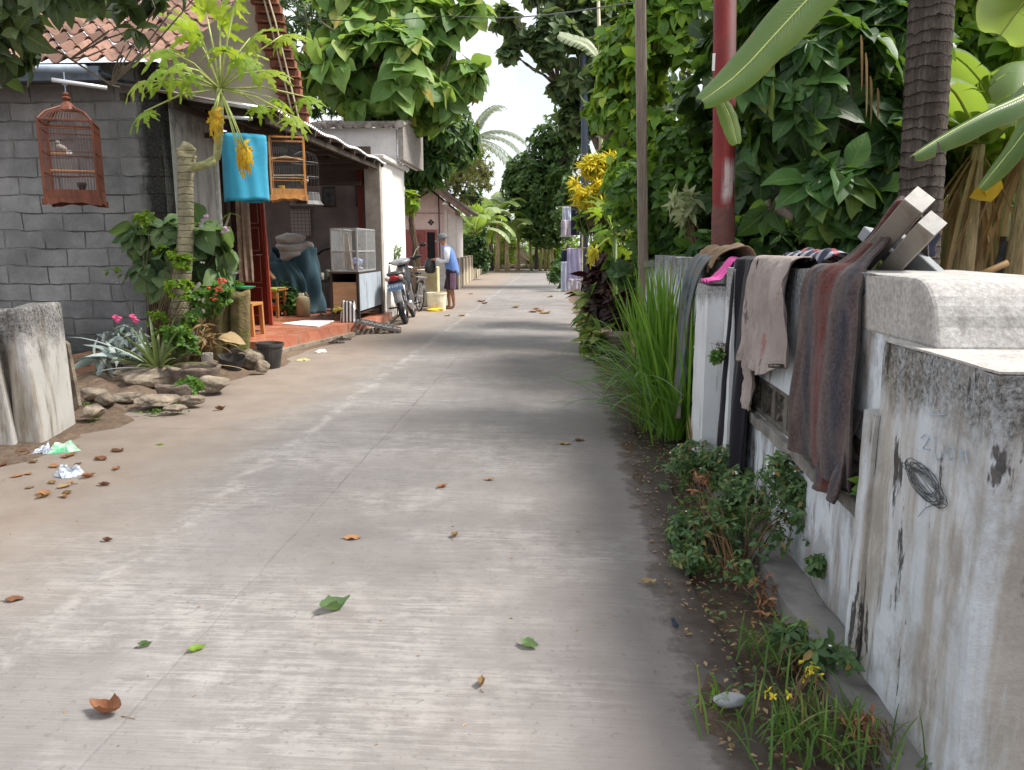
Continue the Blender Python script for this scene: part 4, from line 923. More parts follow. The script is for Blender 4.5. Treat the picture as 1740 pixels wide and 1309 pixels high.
tag(m.build('bamboo_pole', BAMB, smooth=True), 'thin pale bamboo pole standing to the right of the blue-grey pole', 'pole')
def cable(name,label,pts,r=.008):
    m = MB(); m.tube(pts, r, 5); tag(m.build(name, BLACK), label, 'cable')
p0,p1,p2 = ony(425,22,15), ony(760,27,16.5), ony(1092,2,9.1)
cable('overhead_cable','thin cable strung across the lane from the roof to the timber pole',[p0.lerp(p1,k/8.)-Vector((0,0,.12*math.sin(math.pi*k/8)))for k in range(9)]+[p1.lerp(p2,k/8.)-Vector((0,0,.10*math.sin(math.pi*k/8))) for k in range(1,9)],.009)
# ------------------------------------------------------------ clothes drying by the far right hedge
t = thing('drying_line','clothes line pole by the hedge that the far washing hangs on','line',(.75,21,0))
m = MB(); m.tube([ony(948,352,21.5), ony(1010,348,19)],.012,5); m.tube([ony(955,425,21.5), ony(1010,420,19)],.012,5); m.tube([(ony(990,420,20).x,20,0),ony(990,340,20)],.025,6); m.build('rail', BAMB, t)
def far_cloth(name,label,cat,mat,x0,y0,x1,y1,Y,seed,folds=3,amp=.04):
    rows = [(ony(x0+k*.02*(x1-x0),y1+(y0-y1)*k,Y), ony(x1,y1+(y0-y1)*k,Y)) for k in (0,.35,.7,1)]
    drape(name,label,cat,mat,rows,nu=22,nv=20,folds=folds,amp=amp,N=(0,-1,0),seed=seed,group='washing on the far line')
far_cloth('hanging_shirt','lavender striped shirt hanging by the hedge at the road edge','shirt',PURPC,963,422,990,478,20.5,1)
far_cloth('hanging_trousers','pale blue cloth hanging lowest at the road edge','cloth',PALEC,953,445,966,495,20.8,2,2)
far_cloth('hanging_shirt','navy cloth beside the lavender shirt','shirt',NAVYC,954,426,964,464,20.9,3,1)
far_cloth('hanging_trousers','dark slate cloth under the lavender shirt','cloth',STRIPEC,966,474,988,492,20.4,4,2)
far_cloth('hanging_shirt','white and blue striped cloth on the upper line under the yellow croton','cloth',PALEC,955,352,970,378,20.6,5,2)
far_cloth('hanging_bag','pinkish grey cloth bundle below the striped one on the upper line','cloth',STRIPEC,953,374,978,403,20.5,6,2,.08)
far_cloth('hanging_shirt','dark cloth on the upper line next to the hedge','cloth',NAVYC,970,356,985,400,20.2,7,2)
# ------------------------------------------------------------ bird cages
def cage(t, w, h, mat, wire, dome='pyramid', nb=13, base=.12, tilt=0, foot=True, rails=(.33,.62,.85), skirt=None):
    """square cage in local coords, base at z=0, wires .0018 thick"""
    m = MB(); q = w/2
    for x in (-q,q):
        for y in (-q,q): m.bar((x,y,0),(x,y,h),.022)
    for z in (.01,h)+tuple(h*r for r in rails):
        k = .020 if z in (.01,h) else .010
        for s in (-q,q): m.bar((-q,s,z),(q,s,z),k); m.bar((s,-q,z),(s,q,z),k)
    m.build('frame', mat, t, bev=.002)
    m = MB()
    for s in (-q,q):
        m.bar((-q,s,base/2),(q,s,base/2),.014,base); m.bar((s,-q,base/2),(s,q,base/2),.014,base)
    m.bb(-q,q,-q,q,.01,.02); m.build('base_board', mat, t)
    m = MB()
    for i in range(1,nb*1):
        x = -q+w*i/nb
        for s in (-q,q): m.tube([(x,s,base*.8),(x,s,h)],.0021,3,cap=False); m.tube([(s,x,base*.8),(s,x,h)],.0021,3,cap=False)
    if dome == 'pyramid':
        ap = .42*w
        for i in range(0,nb+1,1):
            x = -q+w*i/nb
            for s in (-1,1):
                m.tube([(x,s*q,h),(x*.75,s*q*.72,h+ap*.42),(x*.25,s*q*.22,h+ap*.75)],.002,3,cap=False); m.tube([(s*q,x,h),(s*q*.72,x*.75,h+ap*.42),(s*q*.22,x*.25,h+ap*.75)],.002,3,cap=False)
    m.build('wires', wire, t)
    if dome == 'pyramid':
        m = MB()
        for sx in (-1,1):
            for sy in (-1,1): m.tube([(sx*q,sy*q,h),(sx*q*.74,sy*q*.72,h+ap*.42),(sx*q*.22,sy*q*.22,h+ap*.78)],.010,5)
        m.lathe((0,0,h+ap*.62),[(.11*w/.5,0),(.10*w/.5,.02),(.05*w/.5,.07),(.025,.09),(.03,.10),(.045,.115),(.045,.125),(.02,.14),(.03,.155),(.03,.165),(.012,.18)],10)
        for s in (-1,1): m.prism([(-q*.6,s*q*.80,h+.03),(q*.6,s*q*.80,h+.03),(0,s*q*.3,h+ap*.8)],(0,.012,0)) if False else None
        m.build('crown', mat, t)
    if foot:
        m = MB()
        for k in range(4):
            M = Matrix.Rotation(k*math.pi/2,4,'Z'); mm = MB()
            n = 13; top = [(-q-.03+(w+.06)*i/(n-1), -q-.008, .03) for i in range(n)]
            bot = [(-q-.03+(w+.06)*i/(n-1), -q-.012, -.045+.035*math.sin(math.pi*i/(n-1))**.7+.008*math.cos(6*math.pi*i/(n-1))) for i in range(n)]
            mm.add(top+bot,[(i,i+1,n+i+1,n+i) for i in range(n-1)]); xf(mm,M); m.add(mm.v,mm.f)
        m.build('carved_skirt', mat, t, solid=.012)
t = thing('bird_cage','large reddish-brown wooden bird cage with a pointed top, hung before the grey block wall','bird cage',(-5.36,7.95,2.0),rz=.42)
t.location = ony(130,345,7.95)
cage(t,.48,.80,CAGEB,CAGEB,nb=17,rails=(.36,.62,.90))
m = MB(); m.tube([(0,0,1.05),(0,0,1.18),(.0,0,1.30)],.006,5); m.tube([(-.02,0,1.17),(0,.0,1.21),(.02,0,1.17)],.008,5); m.build('hook', BLUEPIPE, t)
m = MB(); m.tube([(-.2,-.05,.32),(.2,.05,.33)],.008,5); m.tube([(-.2,.05,.5),(.0,.02,.5)],.006,5); m.build('perch', CAGEO, t)
m = MB(); m.lathe((.08,-.1,.13),[(.03,0),(.045,.05),(.045,.07)],10); m.build('food_cup', BLKPL, t)
m = MB(); m.lathe((.0,-.16,.47),[(.002,0),(.028,.005),(.03,.04),(.0,.045)],10); m.build('white_cup', PAPER, t)
def bird(mb,c,s=1,d=1):
    M = Matrix.Translation(c) @ Matrix.Rotation(.5*d,4,'Y'); mm = MB(); mm.ico((0,0,0),.035*s,2,(1.6,.8,.85)); mm.ico((-.05*s*d,0,.03*s),.02*s,2); mm.bar((.04*s*d,0,0),(.12*s*d,0,-.02*s),.015*s,.004); mm.tube([(-.065*s*d,0,.03*s),(-.085*s*d,0,.027*s)],[.005*s,.001],5); xf(mm,M); mb.add(mm.v,mm.f); return mb
m = MB(); bird(m,(-.08,-.04,.55)); tag(xf(m, Matrix.Translation(t.location) @ Matrix.Rotation(.42,4,'Z')).build('bird', BIRD, smooth=True),'small grey-brown bird perched inside the reddish-brown cage','bird')
m = MB(); p = ony(118,140,7.95); tb = tag(m.tube([ony(88,136,7.9), ony(182,150,8.1)],.022,8).build('hanging_rod', ZINC_B, smooth=True),'short shiny rod under the eave above the reddish-brown bird cage','rod')
# cloth covered cage
t = thing('covered_cage','bird cage wrapped in a sky blue cloth under the canopy edge','bird cage',tuple(ony(420,342,9.25)))
c = t.location.copy(); w = .60; h = .74
def cov(u,v):
    a = 2*math.pi*u; k = 1.0-.06*(v<.02)
    cx_,cy_ = math.cos(a), math.sin(a); r = 1/max(abs(cx_),abs(cy_))**.55*.5*w*.86
    z = h*min(v/.8,1)
    if v > .8: q = (v-.8)/.2; r *= (1-q**1.4*.85); z = h+.045*math.sin(q*1.57)-.02*q
    r += .008*math.sin(9*a+3*v)*(1-v*.4)+.03*abs(math.sin(5*a+9*v))*max(0,v-.45)+.012*math.sin(14*a+6*v)*max(0,v-.3)-.01
    return (c.x+r*math.cos(a+.5), c.y+r*math.sin(a+.5), c.z+z+.01*math.sin(4*a)*(v<.05))
m = MB(); m.grid(cov,72,26,wrap=True); m.build('cloth_cover', BLUEC, t, smooth=True, solid=.004)
m = MB(); m.tube([c+Vector((0,0,h)),c+Vector((0,0,h+.22))],.006,5); m.build('hook', BLACK, t)
t = thing('bird_cage','light orange wooden bird cage next to the sky blue wrapped one','bird cage',tuple(ony(492,338,9.7)),rz=.30)
cage(t,.40,.72,CAGEO,CAGED,dome=None,nb=15,rails=(.33,.66),base=.11)
m = MB(); m.tube([(0,0,.72),(0,0,.95)],.006,5); m.build('hook', BLACK, t)
m = MB(); m.tube([(-.2,-.12,.46),(-.02,-.12,.50),(.2,-.1,.46)],.008,5); m.tube([(-.18,.0,.28),(.2,.0,.29)],.008,5); m.build('perch', BAMB, t)
m = MB(); m.lathe((-.08,-.12,.10),[(.03,0),(.04,.05)],8); m.build('food_cup', YELP, t)
t = thing('bird_cage','dark wire bird cage with a rounded top, furthest right of the hanging cages','bird cage',tuple(ony(521,342,10.1)))
m = MB()
for k in range(22):
    a = 2*math.pi*k/22; x,y = .17*math.cos(a),.17*math.sin(a); m.tube([(c2[0]*x,c2[0]*y,c2[1]) for c2 in ((1.05,.0),(1,.1),(1,.50),(.8,.58),(.4,.62),(0,.63))],.0024,3,cap=False)
xf(m,Matrix.Translation(t.location)).build('wires', CAGED, t)
m = MB()
for z in (.1,.3,.48): m.tube([(.172*math.cos(a*.5236),.172*math.sin(a*.5236),z) for a in range(13)],.004,4)
m.lathe((0,0,0),[(.17,.10),(.18,.0),(.22,-.05)],16,cap=False); xf(m,Matrix.Translation(t.location)).build('frame', CAGED, t, solid=.003)
m = MB(); m.tube([(0,0,.6),(0,0,.85)],.006,5); xf(m,Matrix.Translation(t.location)).build('hook', BLACK, t)
m = MB(); bird(m,(0,-.05,.24),1.1,-1); tag(xf(m, Matrix.Translation(t.location)).build('bird', BIRD, smooth=True),'pale bird in the round-topped dark wire cage','bird')
# ------------------------------------------------------------ things in the porch
FZ = .192
def wm(name,label,cat,mat,mb,**k): return tag(mb.build(name,mat,**k),label,cat)
m = MB(); P = [onz(x,y,FZ) for x,y in ((478,551),(520,545),(568,546),(540,556))]
m.prism([P[0],P[3],P[2],P[1]],(0,0,.012)); wm('paper_sheet','white sheet of card lying on the red porch tiles','sheet',PAPER,m,recalc=True)
# display cabinet
x0,x1,y0,y1 = -3.80,-3.35,12.70,14.30
t = thing('display_cabinet','glass display box on a dark counter with a pale plywood front, by the white wall','cabinet',((x0+x1)/2,y0,FZ))
m = MB(); zt = .98
for x in (x0,x1):
    for y in (y0,y1): m.bar((x,y,FZ),(x,y,zt),.045)
m.bb(x0-.03,x1+.03,y0-.03,y1+.03,zt,zt+.03); m.bb(x0,x1,y0+.05,y1,.30,.33); m.bb(x0,x0+.02,y0,y1,.3,zt); m.bb(x0,x1,y1-.02,y1,.3,zt); m.bar((x0,y0,.36),(x1,y0,.36),.03); m.build('counter_frame', DARKW, t, bev=.003)
m = MB(); m.bb(x0+.025,x1-.025,y0-.01,y0+.01,.385,.84); m.build('front_panel', PLYW, t)
m = MB(); m.bb(x1+.005,x1+.025,y0+.02,y1-.02,.36,.975); m.build('side_board', PAINTB, t)
g = MB(); gh = 1.72; gx0,gx1,gy0,gy1 = x0+.02,x1-.0,y0+.02,y1-.35
for x in (gx0,gx1):
    for y in (gy0,(gy0+gy1)/2,gy1): g.bar((x,y,zt+.03),(x,y,gh),.024)
for z in (zt+.04,gh,(zt+gh)/2):
    for x in (gx0,gx1): g.bar((x,gy0,z),(x,gy1,z),.022)
    for y in (gy0,gy1): g.bar((gx0,y,z),(gx1,y,z),.022)
g.bar((gx0+.2,gy0,zt+.03),(gx0+.2,gy0,gh),.02)
g.build('glass_frame', ALU, t)
g = MB(); g.bb(gx0,gx1,gy0-.004,gy0+.001,zt+.04,gh); g.bb(gx1-.001,gx1+.004,gy0,gy1,zt+.04,gh); g.bb(gx0-.004,gx0+.001,gy0,gy1,zt+.04,gh); g.bb(gx0,gx1,gy0,gy1,gh-.002,gh+.003); g.build('glass_pane', GLASS, t)
g = MB(); g.bb(gx0,gx1,gy0,gy1,(zt+gh)/2-.005,(zt+gh)/2); g.build('glass_shelf', GLASS, t)
m = MB(); m.ico((gx1-.14,gy0+.5,zt+.17),.13,3,(.9,1.4,.7),.15,4); wm('plastic_bundle','blue and white plastic bundle inside the glass display box','bundle',simple('blue_white_film',(.22,.24,.48),.3,var=.9,scale=8),m,smooth=True)
m = MB(); m.ico((gx1-.14,gy0+.5,zt+.07),.10,3,(.9,1.4,.7),.2,5); wm('plastic_bundle','lilac plastic bundle at the bottom of the glass display box','bundle',simple('lilac_film',(.40,.32,.45),.4,var=.6,scale=10),m,smooth=True)
drape('cream_rag','cream rag hanging inside the glass display box','rag',simple('cream_rag',(.40,.32,.25),.95),[((gx0+.10,gy0+.3,zt+.06),(gx0+.28,gy0+.32,zt+.05)),((gx0+.14,gy0+.3,1.3),(gx0+.25,gy0+.3,1.3)),((gx0+.17,gy0+.3,1.66),(gx0+.20,gy0+.3,1.66))],nu=16,nv=16,folds=2,amp=.02,N=(0,-1,0))
m = MB(); p = Vector((-3.47,12.5,FZ)); pts = []
def bagf(u,v):
    a = 2*math.pi*u; r = 1/max(abs(math.cos(a)),abs(math.sin(a)))**.5
    k = 1.0 if v < .7 else 1-(v-.7)*1.0
    return (p.x+.125*r*math.cos(a)*k+.012*math.sin(7*v+3*a), p.y+.06*r*math.sin(a)*(1-.7*v), FZ+.34*v*(1+.06*math.sin(3*a)))
m.grid(bagf,48,14,wrap=True)
def m_bag():
    n = NM('black_white_stripes'); s = n.sep(); c = n.ramp(n.math('FRACT',n.math('MULTIPLY',s[0],17)),[(.0,.03),(.5,.75)],'CONSTANT'); return n.done(c,.5)
wm('striped_bag','black and white striped plastic bag slumped against the plywood counter','bag',m_bag(),m,smooth=True,solid=.004)
m = MB(); q = p+Vector((-.13,-.03,.2)); 
for k in range(5): m.tube([q+Vector((.05,0,.02)),q+Vector((-.03-.02*k,-.01*k,.03*math.sin(k)+.02)),q+Vector((-.09,-.02*k,.02*k-.05))],[.016,.02,.008],6)
wm('banana_bunch','few yellowing bananas sticking out beside the striped bag','fruit',simple('banana_skin',(.42,.32,.04),.5,dirt=(.10,.12,.02)),m,smooth=True)
# tarp covered sacks
p = onz(502,528,FZ); p.y = 14.2; p.x = ony(502,500,14.2).x
t = thing('covered_pile','tall pile of pale sacks half wrapped in a blue-grey tarp against the inner wall','pile',(p.x,p.y,FZ))
def tarp(u,v):
    a = 2*math.pi*u; z = v*1.12; r = (.43+.05*math.sin(2*a+1)+.04*math.sin(5*a+6*v)+.025*math.sin(9*a-5*v))*(1-.18*v**3)
    return (p.x+r*math.cos(a)*1.05, p.y+r*math.sin(a)*.7, FZ+z*(1+.10*math.sin(a*2+2)*v))
m = MB(); m.grid(tarp,60,24,wrap=True); m.build('tarp', TARP, t, smooth=True, solid=.01)
for k,(dx,dz,r) in enumerate(((0,1.08,.40),(.03,1.22,.36),(-.02,1.36,.30))):
    m = MB(); m.ico((p.x+dx,p.y-.03,FZ+dz),r,3,(1.0,.8,.42),.12,k+2); m.build('sack', SACK, t, smooth=True)
drape('tarp_fold',None,None,TARP,[((p.x-.1,p.y-.36,.5),(p.x+.34,p.y-.30,.35)),((p.x-.3,p.y-.34,.9),(p.x+.30,p.y-.32,.85)),((p.x-.36,p.y-.28,1.15),(p.x+.1,p.y-.34,1.15))],nu=26,nv=26,folds=2,amp=.06,N=(0,-1,0),seed=4,parent=t)
# jerrycan
p = Vector((ony(515,519,13.45).x,13.45,FZ)); t = thing('jerrycan','dirty cream plastic jerrycan on the porch floor','jerrycan',tuple(p))
m = MB(); m.lathe(p,[(.09,0),(.115,.02),(.12,.26),(.11,.34),(.07,.37),(.03,.38),(.03,.42)],16,sx=1.05,sy=.8); m.build('body', simple('dirty_cream_plastic',(.40,.33,.19),.5,var=.2,dirt=(.22,.17,.10)), t, smooth=True)
m = MB(); m.tube([p+Vector((.02,0,.36)),p+Vector((.06,0,.43)),p+Vector((.10,0,.36))],.014,6); m.build('handle', simple('jerrycan_handle',(.35,.28,.16),.5), t, smooth=True)
m = MB(); m.lathe(p+Vector((-.05,0,.37)),[(.032,0),(.032,.04)],10); m.build('cap', PAPER, t)
# toy truck
p = onz(470,536,FZ); t = thing('toy_truck','orange toy dump truck with a yellow crane arm on the porch floor','toy truck',tuple(p),rz=-.15)
m = MB(); m.bb(-.20,.05,-.08,.08,.09,.19); m.build('tipper', ORG, t, bev=.01)
m = MB(); m.bb(-.20,.24,-.06,.06,.055,.085); m.build('chassis', simple('toy_grey',(.4,.3,.2),.5,bump=0), t)
m = MB(); m.bb(.10,.24,-.08,.08,.085,.20); m.bb(.11,.21,-.07,.07,.20,.28); m.build('cab', ORG, t, bev=.012)
m = MB(); m.bb(.13,.20,-.085,.085,.21,.265); m.build('cab_window', BLACK, t)
for x in (-.13,-.04,.17):
    for y in (-.085,.085):
        m = MB(); m.tube([(x,y-.015,.045),(x,y+.015,.045)],.045,14); w_ = m.build('wheel', RUBBER, t); m = MB(); m.tube([(x,y-.019,.045),(x,y+.019,.045)],.024,10); m.build('hub', PAPER, w_)
m = MB(); m.bar((.04,0,.19),(.07,0,.35),.025); m.bar((.07,0,.35),(.22,0,.29),.025); m.bar((.22,0,.29),(.25,0,.23),.03,.05); m.build('crane_arm', YELP, t)
m = MB(); m.ico((-.10,0,.20),.05,2,(1.5,1,.6),.2,3); m.build('load', simple('lilac_toy',(.55,.35,.6),.5,bump=0), t)
# bench with yellow cloth
p = onz(468,520,FZ); t = thing('small_bench','low wooden bench with a yellow-green cloth behind the toy truck','bench',(p.x,13.4,FZ))
c = Vector((ony(455,490,13.4).x,13.4,FZ)); bz = .50
m = MB(); m.bb(c.x-.6,c.x+.28,c.y-.25,c.y+.25,FZ+bz-.03,FZ+bz); m.bb(c.x-.6,c.x+.24,c.y-.23,c.y-.20,FZ+bz-.16,FZ+bz-.03); m.build('bench_top', ORANGE_W, t, bev=.004)
for x,y in ((.23,-.2),(.23,.2),(-.5,-.2),(-.5,.2)): m = MB(); m.bar((c.x+x,c.y+y,FZ),(c.x+x,c.y+y,FZ+bz-.03),.045); m.build('leg', ORANGE_W, t)
drape('bench_cloth','yellow-green cloth spread on the low bench behind the toy truck','cloth',simple('yellow_green_cloth',(.38,.40,.08),.9,var=.35,scale=9),[((c.x-.3,c.y-.27,FZ+bz-.06),(c.x+.26,c.y-.27,FZ+bz-.05)),((c.x-.3,c.y-.25,FZ+bz+.012),(c.x+.27,c.y-.25,FZ+bz+.012)),((c.x-.3,c.y+.2,FZ+bz+.015),(c.x+.27,c.y+.2,FZ+bz+.012))],nu=20,nv=16,folds=2,amp=.012,N=(0,-.5,1))
m = MB(); a = ony(448,452,13.5); b = ony(466,474,13.35); m.bar(a,b,.07,.03); wm('wood_board','pale board leaning over the low bench behind the door','board',PLYW,m)
# chair behind the mossy posts
p = onz(425,535,FZ)
t = thing('wooden_chair','plain orange-brown wooden chair between the mossy posts and the red door','chair',(p.x,p.y,FZ))
c = Vector((-4.42,10.55,FZ)); m = MB(); m.bb(c.x-.22,c.x+.2,c.y-.2,c.y+.2,FZ+.42,FZ+.46); m.bb(c.x-.22,c.x+.2,c.y-.19,c.y-.16,FZ+.30,FZ+.42); m.build('seat', ORANGE_W, t, bev=.004)
for x,y,hh in ((-.2,-.18,.42),(.18,-.18,.42),(-.2,.18,.42),(.18,.18,.42)): m = MB(); m.bar((c.x+x,c.y+y,FZ),(c.x+x*.95,c.y+y,FZ+hh),.05); m.build('leg', ORANGE_W, t)
m = MB(); m.bar((c.x-.2,c.y-.18,FZ+.15),(c.x+.18,c.y-.18,FZ+.15),.03); m.build('stretcher', ORANGE_W, t)
# small table and stuff behind cabinet
cx_ = ony(545,470,14.6).x
t = thing('side_table','dark small table crowded with jars beside the tarp covered pile','table',(cx_,14.6,FZ))
m = MB(); m.bb(cx_-.28,cx_+.30,14.35,14.85,.76,.80); m.build('table_top', DARKW, t)
for x in (-.25,.27):
    for y in (14.38,14.8): m = MB(); m.bar((cx_+x,y,FZ),(cx_+x,y,.76),.045); m.build('leg', DARKW, t)
for k,(dx,r,h_,c_) in enumerate(((-.2,.05,.16,(.35,.34,.30)),(-.08,.06,.22,(.22,.26,.18)),(.05,.05,.14,(.40,.38,.33)),(.16,.06,.20,(.15,.17,.12)))):
    m = MB(); m.lathe((cx_+dx,14.5+.05*(k%2),.80),[(r*.9,0),(r,.02),(r,h_*.8),(r*.6,h_)],12); wm('jar',('pale jar at the left end of the crowded table','tall greenish tin on the crowded table','short pale pot on the crowded table','dark green tin at the right end of the crowded table')[k],'jar',simple('jar_mat',c_,.5,var=.5,scale=20),m,smooth=True)
m = MB(); m.ico((cx_+.27,14.45,.88),.08,2,(1,1,1),.1,2); wm('red_pouch','dark red pouch next to the glass display box','pouch',simple('dark_red',(.28,.02,.04),.5),m,smooth=True)
m = MB(); m.tube([ony(533,438,14.9),ony(548,425,14.9),ony(562,421,14.9),ony(572,424,14.9)],.028,6); wm('black_hose','bent black pipe against the dim inner wall','pipe',BLACK,m,smooth=True)
# calendar and pictures
def pic(name,label,cat,x0,y0,x1,y1,mat,Y=15.38):
    a = ony(x0,y0,Y); b = ony(x1,y1,Y); m = MB(); m.bb(a.x,b.x,Y-.015,Y,b.z,a.z); return m, wm(name,label,cat,mat,m)
def m_cal():
    n = NM('calendar_paper'); s = n.sep(); g1 = n.ramp(n.math('FRACT',n.math('MULTIPLY',s[0],13)),[(0,.10),(.10,.4)],'CONSTANT'); g2 = n.ramp(n.math('FRACT',n.math('MULTIPLY',s[2],14)),[(0,.10),(.10,.4)],'CONSTANT')
    return n.done(n.mix(1,n.mix(1,g1,g2,'MULTIPLY'),(2.0,1.9,1.8),'MULTIPLY'),.9)
cal = pic('calendar','paper wall calendar with a day grid on the dim inner wall','calendar',493,344,529,402,m_cal())[1]
a = ony(493,344,15.36); b = ony(529,355,15.36); m = MB(); m.bb(a.x,b.x,15.345,15.36,b.z,a.z); m.build('picture_strip', simple('calendar_pic',(.10,.08,.08),.8,var=.7,scale=25), cal)
PICM = simple('dim_picture',(.07,.075,.08),.4,var=.8,scale=6,bump=0)
for k,(x0,y0,x1,y1,l) in enumerate(((548,318,572,352,'dim framed picture on the inner wall right of the calendar'),(604,306,632,352,'dark framed picture near the red post'))):
    a = ony(x0,y0,15.36); b = ony(x1,y1,15.36); t = thing('picture_frame',l,'picture',((a.x+b.x)/2,15.36,b.z)); m = MB(); m.bb(a.x,b.x,15.33,15.38,b.z,a.z); m.build('frame', DARKW, t); m = MB(); m.bb(a.x+.03,b.x-.03,15.322,15.329,b.z+.03,a.z-.03); m.build('print', PICM, t)
for (x0,x1,zt_,zb_,mt,l) in ((-4.88,-4.74,2.2,.62,'cl_a','dark brown cloth hanging in the doorway next to the white jamb'),(-4.76,-4.6,2.35,.9,'cl_b','tan cloth hanging in the doorway next to the red door')):
    drape('hanging_cloth',l,'cloth',simple(mt,(.055,.04,.032) if mt=='cl_a' else (.25,.19,.14),.95,var=.3),[((x0-.02,10.95 if mt=='cl_a' else 11.3,zb_),(x1+.02,11.05 if mt=='cl_a' else 11.4,zb_)),((x0,10.95 if mt=='cl_a' else 11.3,1.5),(x1,11.05 if mt=='cl_a' else 11.4,1.5)),((x0,10.95 if mt=='cl_a' else 11.3,zt_),(x1,11.05 if mt=='cl_a' else 11.4,zt_))],nu=24,nv=20,folds=2.6,amp=.035,N=(0,-1,0),seed=int(zt_*10))
drape('door_curtain','dark pleated curtain filling the doorway left of the red door','curtain',simple('curtain_brown',(.05,.035,.03),.95,var=.3),[((-5.6,12.1,.25),(-5.0,12.1,.25)),((-5.6,12.1,1.4),(-5.0,12.1,1.4)),((-5.6,12.1,2.9),(-5.0,12.1,2.9))],nu=40,nv=10,folds=6,amp=.05,N=(0,-1,0))
# sandals
def sandal(name,label,loc,rz,mat,sz=.25):
    t = thing(name,label,'sandal',loc,rz=rz,group='loose sandals')
    m = MB(); pts = [(.045*math.cos(a)*(1 if math.sin(a)>0 else .8), sz/2*math.sin(a), 0) for a in [6.2832*k/14 for k in range(14)]]; m.prism(pts,(0,0,.018)); m.build('sole', mat, t, bev=.004, recalc=True)
    m = MB(); m.tube([(-.04,-.01,.015),(-.02,.03,.045),(0,.07,.02),(.02,.03,.045),(.04,-.01,.015)],.007,5); m.build('strap', BLACK, t)
sandal('flip_flop','black sandal lying on the dirt below the porch edge, nearer the camera',tuple(onz(572,583,.012)),1.9,BLKPL)
sandal('flip_flop','black sandal lying on the dirt below the porch edge, nearer the step ramp',tuple(onz(585,577,.012)),1.4,BLKPL)
sandal('flip_flop','navy sandal on the red tiles right at the foot of the red door',tuple(onz(440,551,.20)),1.7,DENIMD)
sandal('flip_flop','navy sandal on the red tiles near the mossy post',tuple(onz(430,563,.20)),1.3,DENIMD)
sandal('flip_flop','tan slipper in front of the plywood counter',tuple(onz(548,538,.20)),1.6,simple('tan_foam',(.40,.30,.22),.9),.2)
# ramp grate
a = onz(592,548,.16); b = onz(683,562,.02)
t = thing('metal_ramp','grey metal grate ramp leaning on the porch edge by the motorcycle','ramp',(-3.1,13.1,0))
A_,B_ = Vector((-3.30,12.30,.22)),Vector((-2.62,12.60,.03)); sd_ = Vector((-.10,.48,0)); m = MB()
m.bar(A_,B_,.03,.045); m.bar(A_+sd_,B_+sd_,.03,.045); 
for k in range(10): p = A_.lerp(B_,(k+.25)/9.6); m.bar(p,p+sd_,.035,.02)
m.bar(A_,(A_.x,A_.y,.02),.03); m.bar(A_+sd_,(A_+sd_).xy.to_3d()+Vector((0,0,.02)),.03); m.build('grate', simple('grate_grey',(.20,.19,.19),.5,.4,var=.3), t)
m = MB()
for k in range(9):
    p = A_.lerp(B_,(k+.8)/9.6)+Vector((0,0,-.018)); m.bar(p,p+sd_,.035,.004)
m.build('slats', simple('grate_pale',(.50,.50,.50),.6,var=.2), t)
ROCKLAB = []
def rock(px,py,w,h,label,mat=None,seed=0,d=None,z=0.0,group='edging rocks of the left flower bed',name='rock'):
    z += .045; p = onz(px,py,z*.4); s = (p.y/1300)*w/2*1.1; hh = (p.y/1300)*h/2*1.08
    m = MB(); m.ico((p.x,p.y+(d or s*.8),z+hh*.62),1,4,(s,(d or s*.8),hh),.10,seed); return tag(m.build(name, mat or ROCK, smooth=False), label, 'rock', group)
for k in range(12):
    p = Vector((-3.16+.05*(k%3), 12.45+.07*(k%6)+.02*k, .0)); m = MB(); m.ico((p.x+random.uniform(0,.35),p.y+random.uniform(-.05,.1),.04),.06,2,(1,1,.7),.2,k); tag(m.build('rubble_stone', ROCK), 'small brown stone in the rubble under the metal grate ramp', 'stone', 'rubble under the ramp')
# ------------------------------------------------------------ motorcycle (local: forward +Y, rear contact at origin)
MS = 1.12
t = thing('motorcycle','black underbone motorcycle on its side stand seen from behind, red tail lamp and white-lettered plate','motorcycle',(-2.84,14.15,0),rz=R(5))
LN = Matrix.Rotation(R(-11),4,'Y') @ Matrix.Scale(1.2,4)
def wheel(parent, y, r=.285, w=.075, spokes=True, x=0, tr=.05):
    m = MB(); n = 28; ring = [(x, y+ (r-tr*.8)*math.cos(6.2832*k/n), r+(r-tr*.8)*math.sin(6.2832*k/n)) for k in range(n)]
    def tf(u,v): a = 2*math.pi*u; b = 2*math.pi*v; rr = r-tr*.9+tr*.9*math.cos(b); return (x+w/2*math.sin(b), y+rr*math.cos(a), r+rr*math.sin(a))
    m.grid(tf,32,9,wrap=True); w_ = xf(m,LN).build('wheel', RUBBER, parent, smooth=True)
    m = MB(); m.tube([(x-.02,y,r),(x+.02,y,r)],r-tr*1.5,24); hub = MB()
    def rf(u,v): a = 2*math.pi*u; b = 2*math.pi*v; rr = r-tr*1.9+.014*math.cos(b); return (x+.018*math.sin(b), y+rr*math.cos(a), r+rr*math.sin(a))
    m = MB(); m.grid(rf,32,7,wrap=True); xf(m,LN).build('rim', CHROME, w_, smooth=True)
    m = MB(); m.tube([(x-.05,y,r),(x+.05,y,r)],.035,10)
    for k in range(18):
        a = 6.2832*k/18; m.tube([(x+.03*(1 if k%2 else -1),y+.03*math.cos(a),r+.03*math.sin(a)),(x,y+(r-tr*1.8)*math.cos(a),r+(r-tr*1.8)*math.sin(a))],.003,3,cap=False)
    xf(m,LN).build('spokes', CHROME, w_); return w_
wheel(t,0,.28,.085); wheel(t,1.2,.28,.07)
def P(mb,name,mat,**k): return xf(mb,LN).build(name,mat,t,**k)
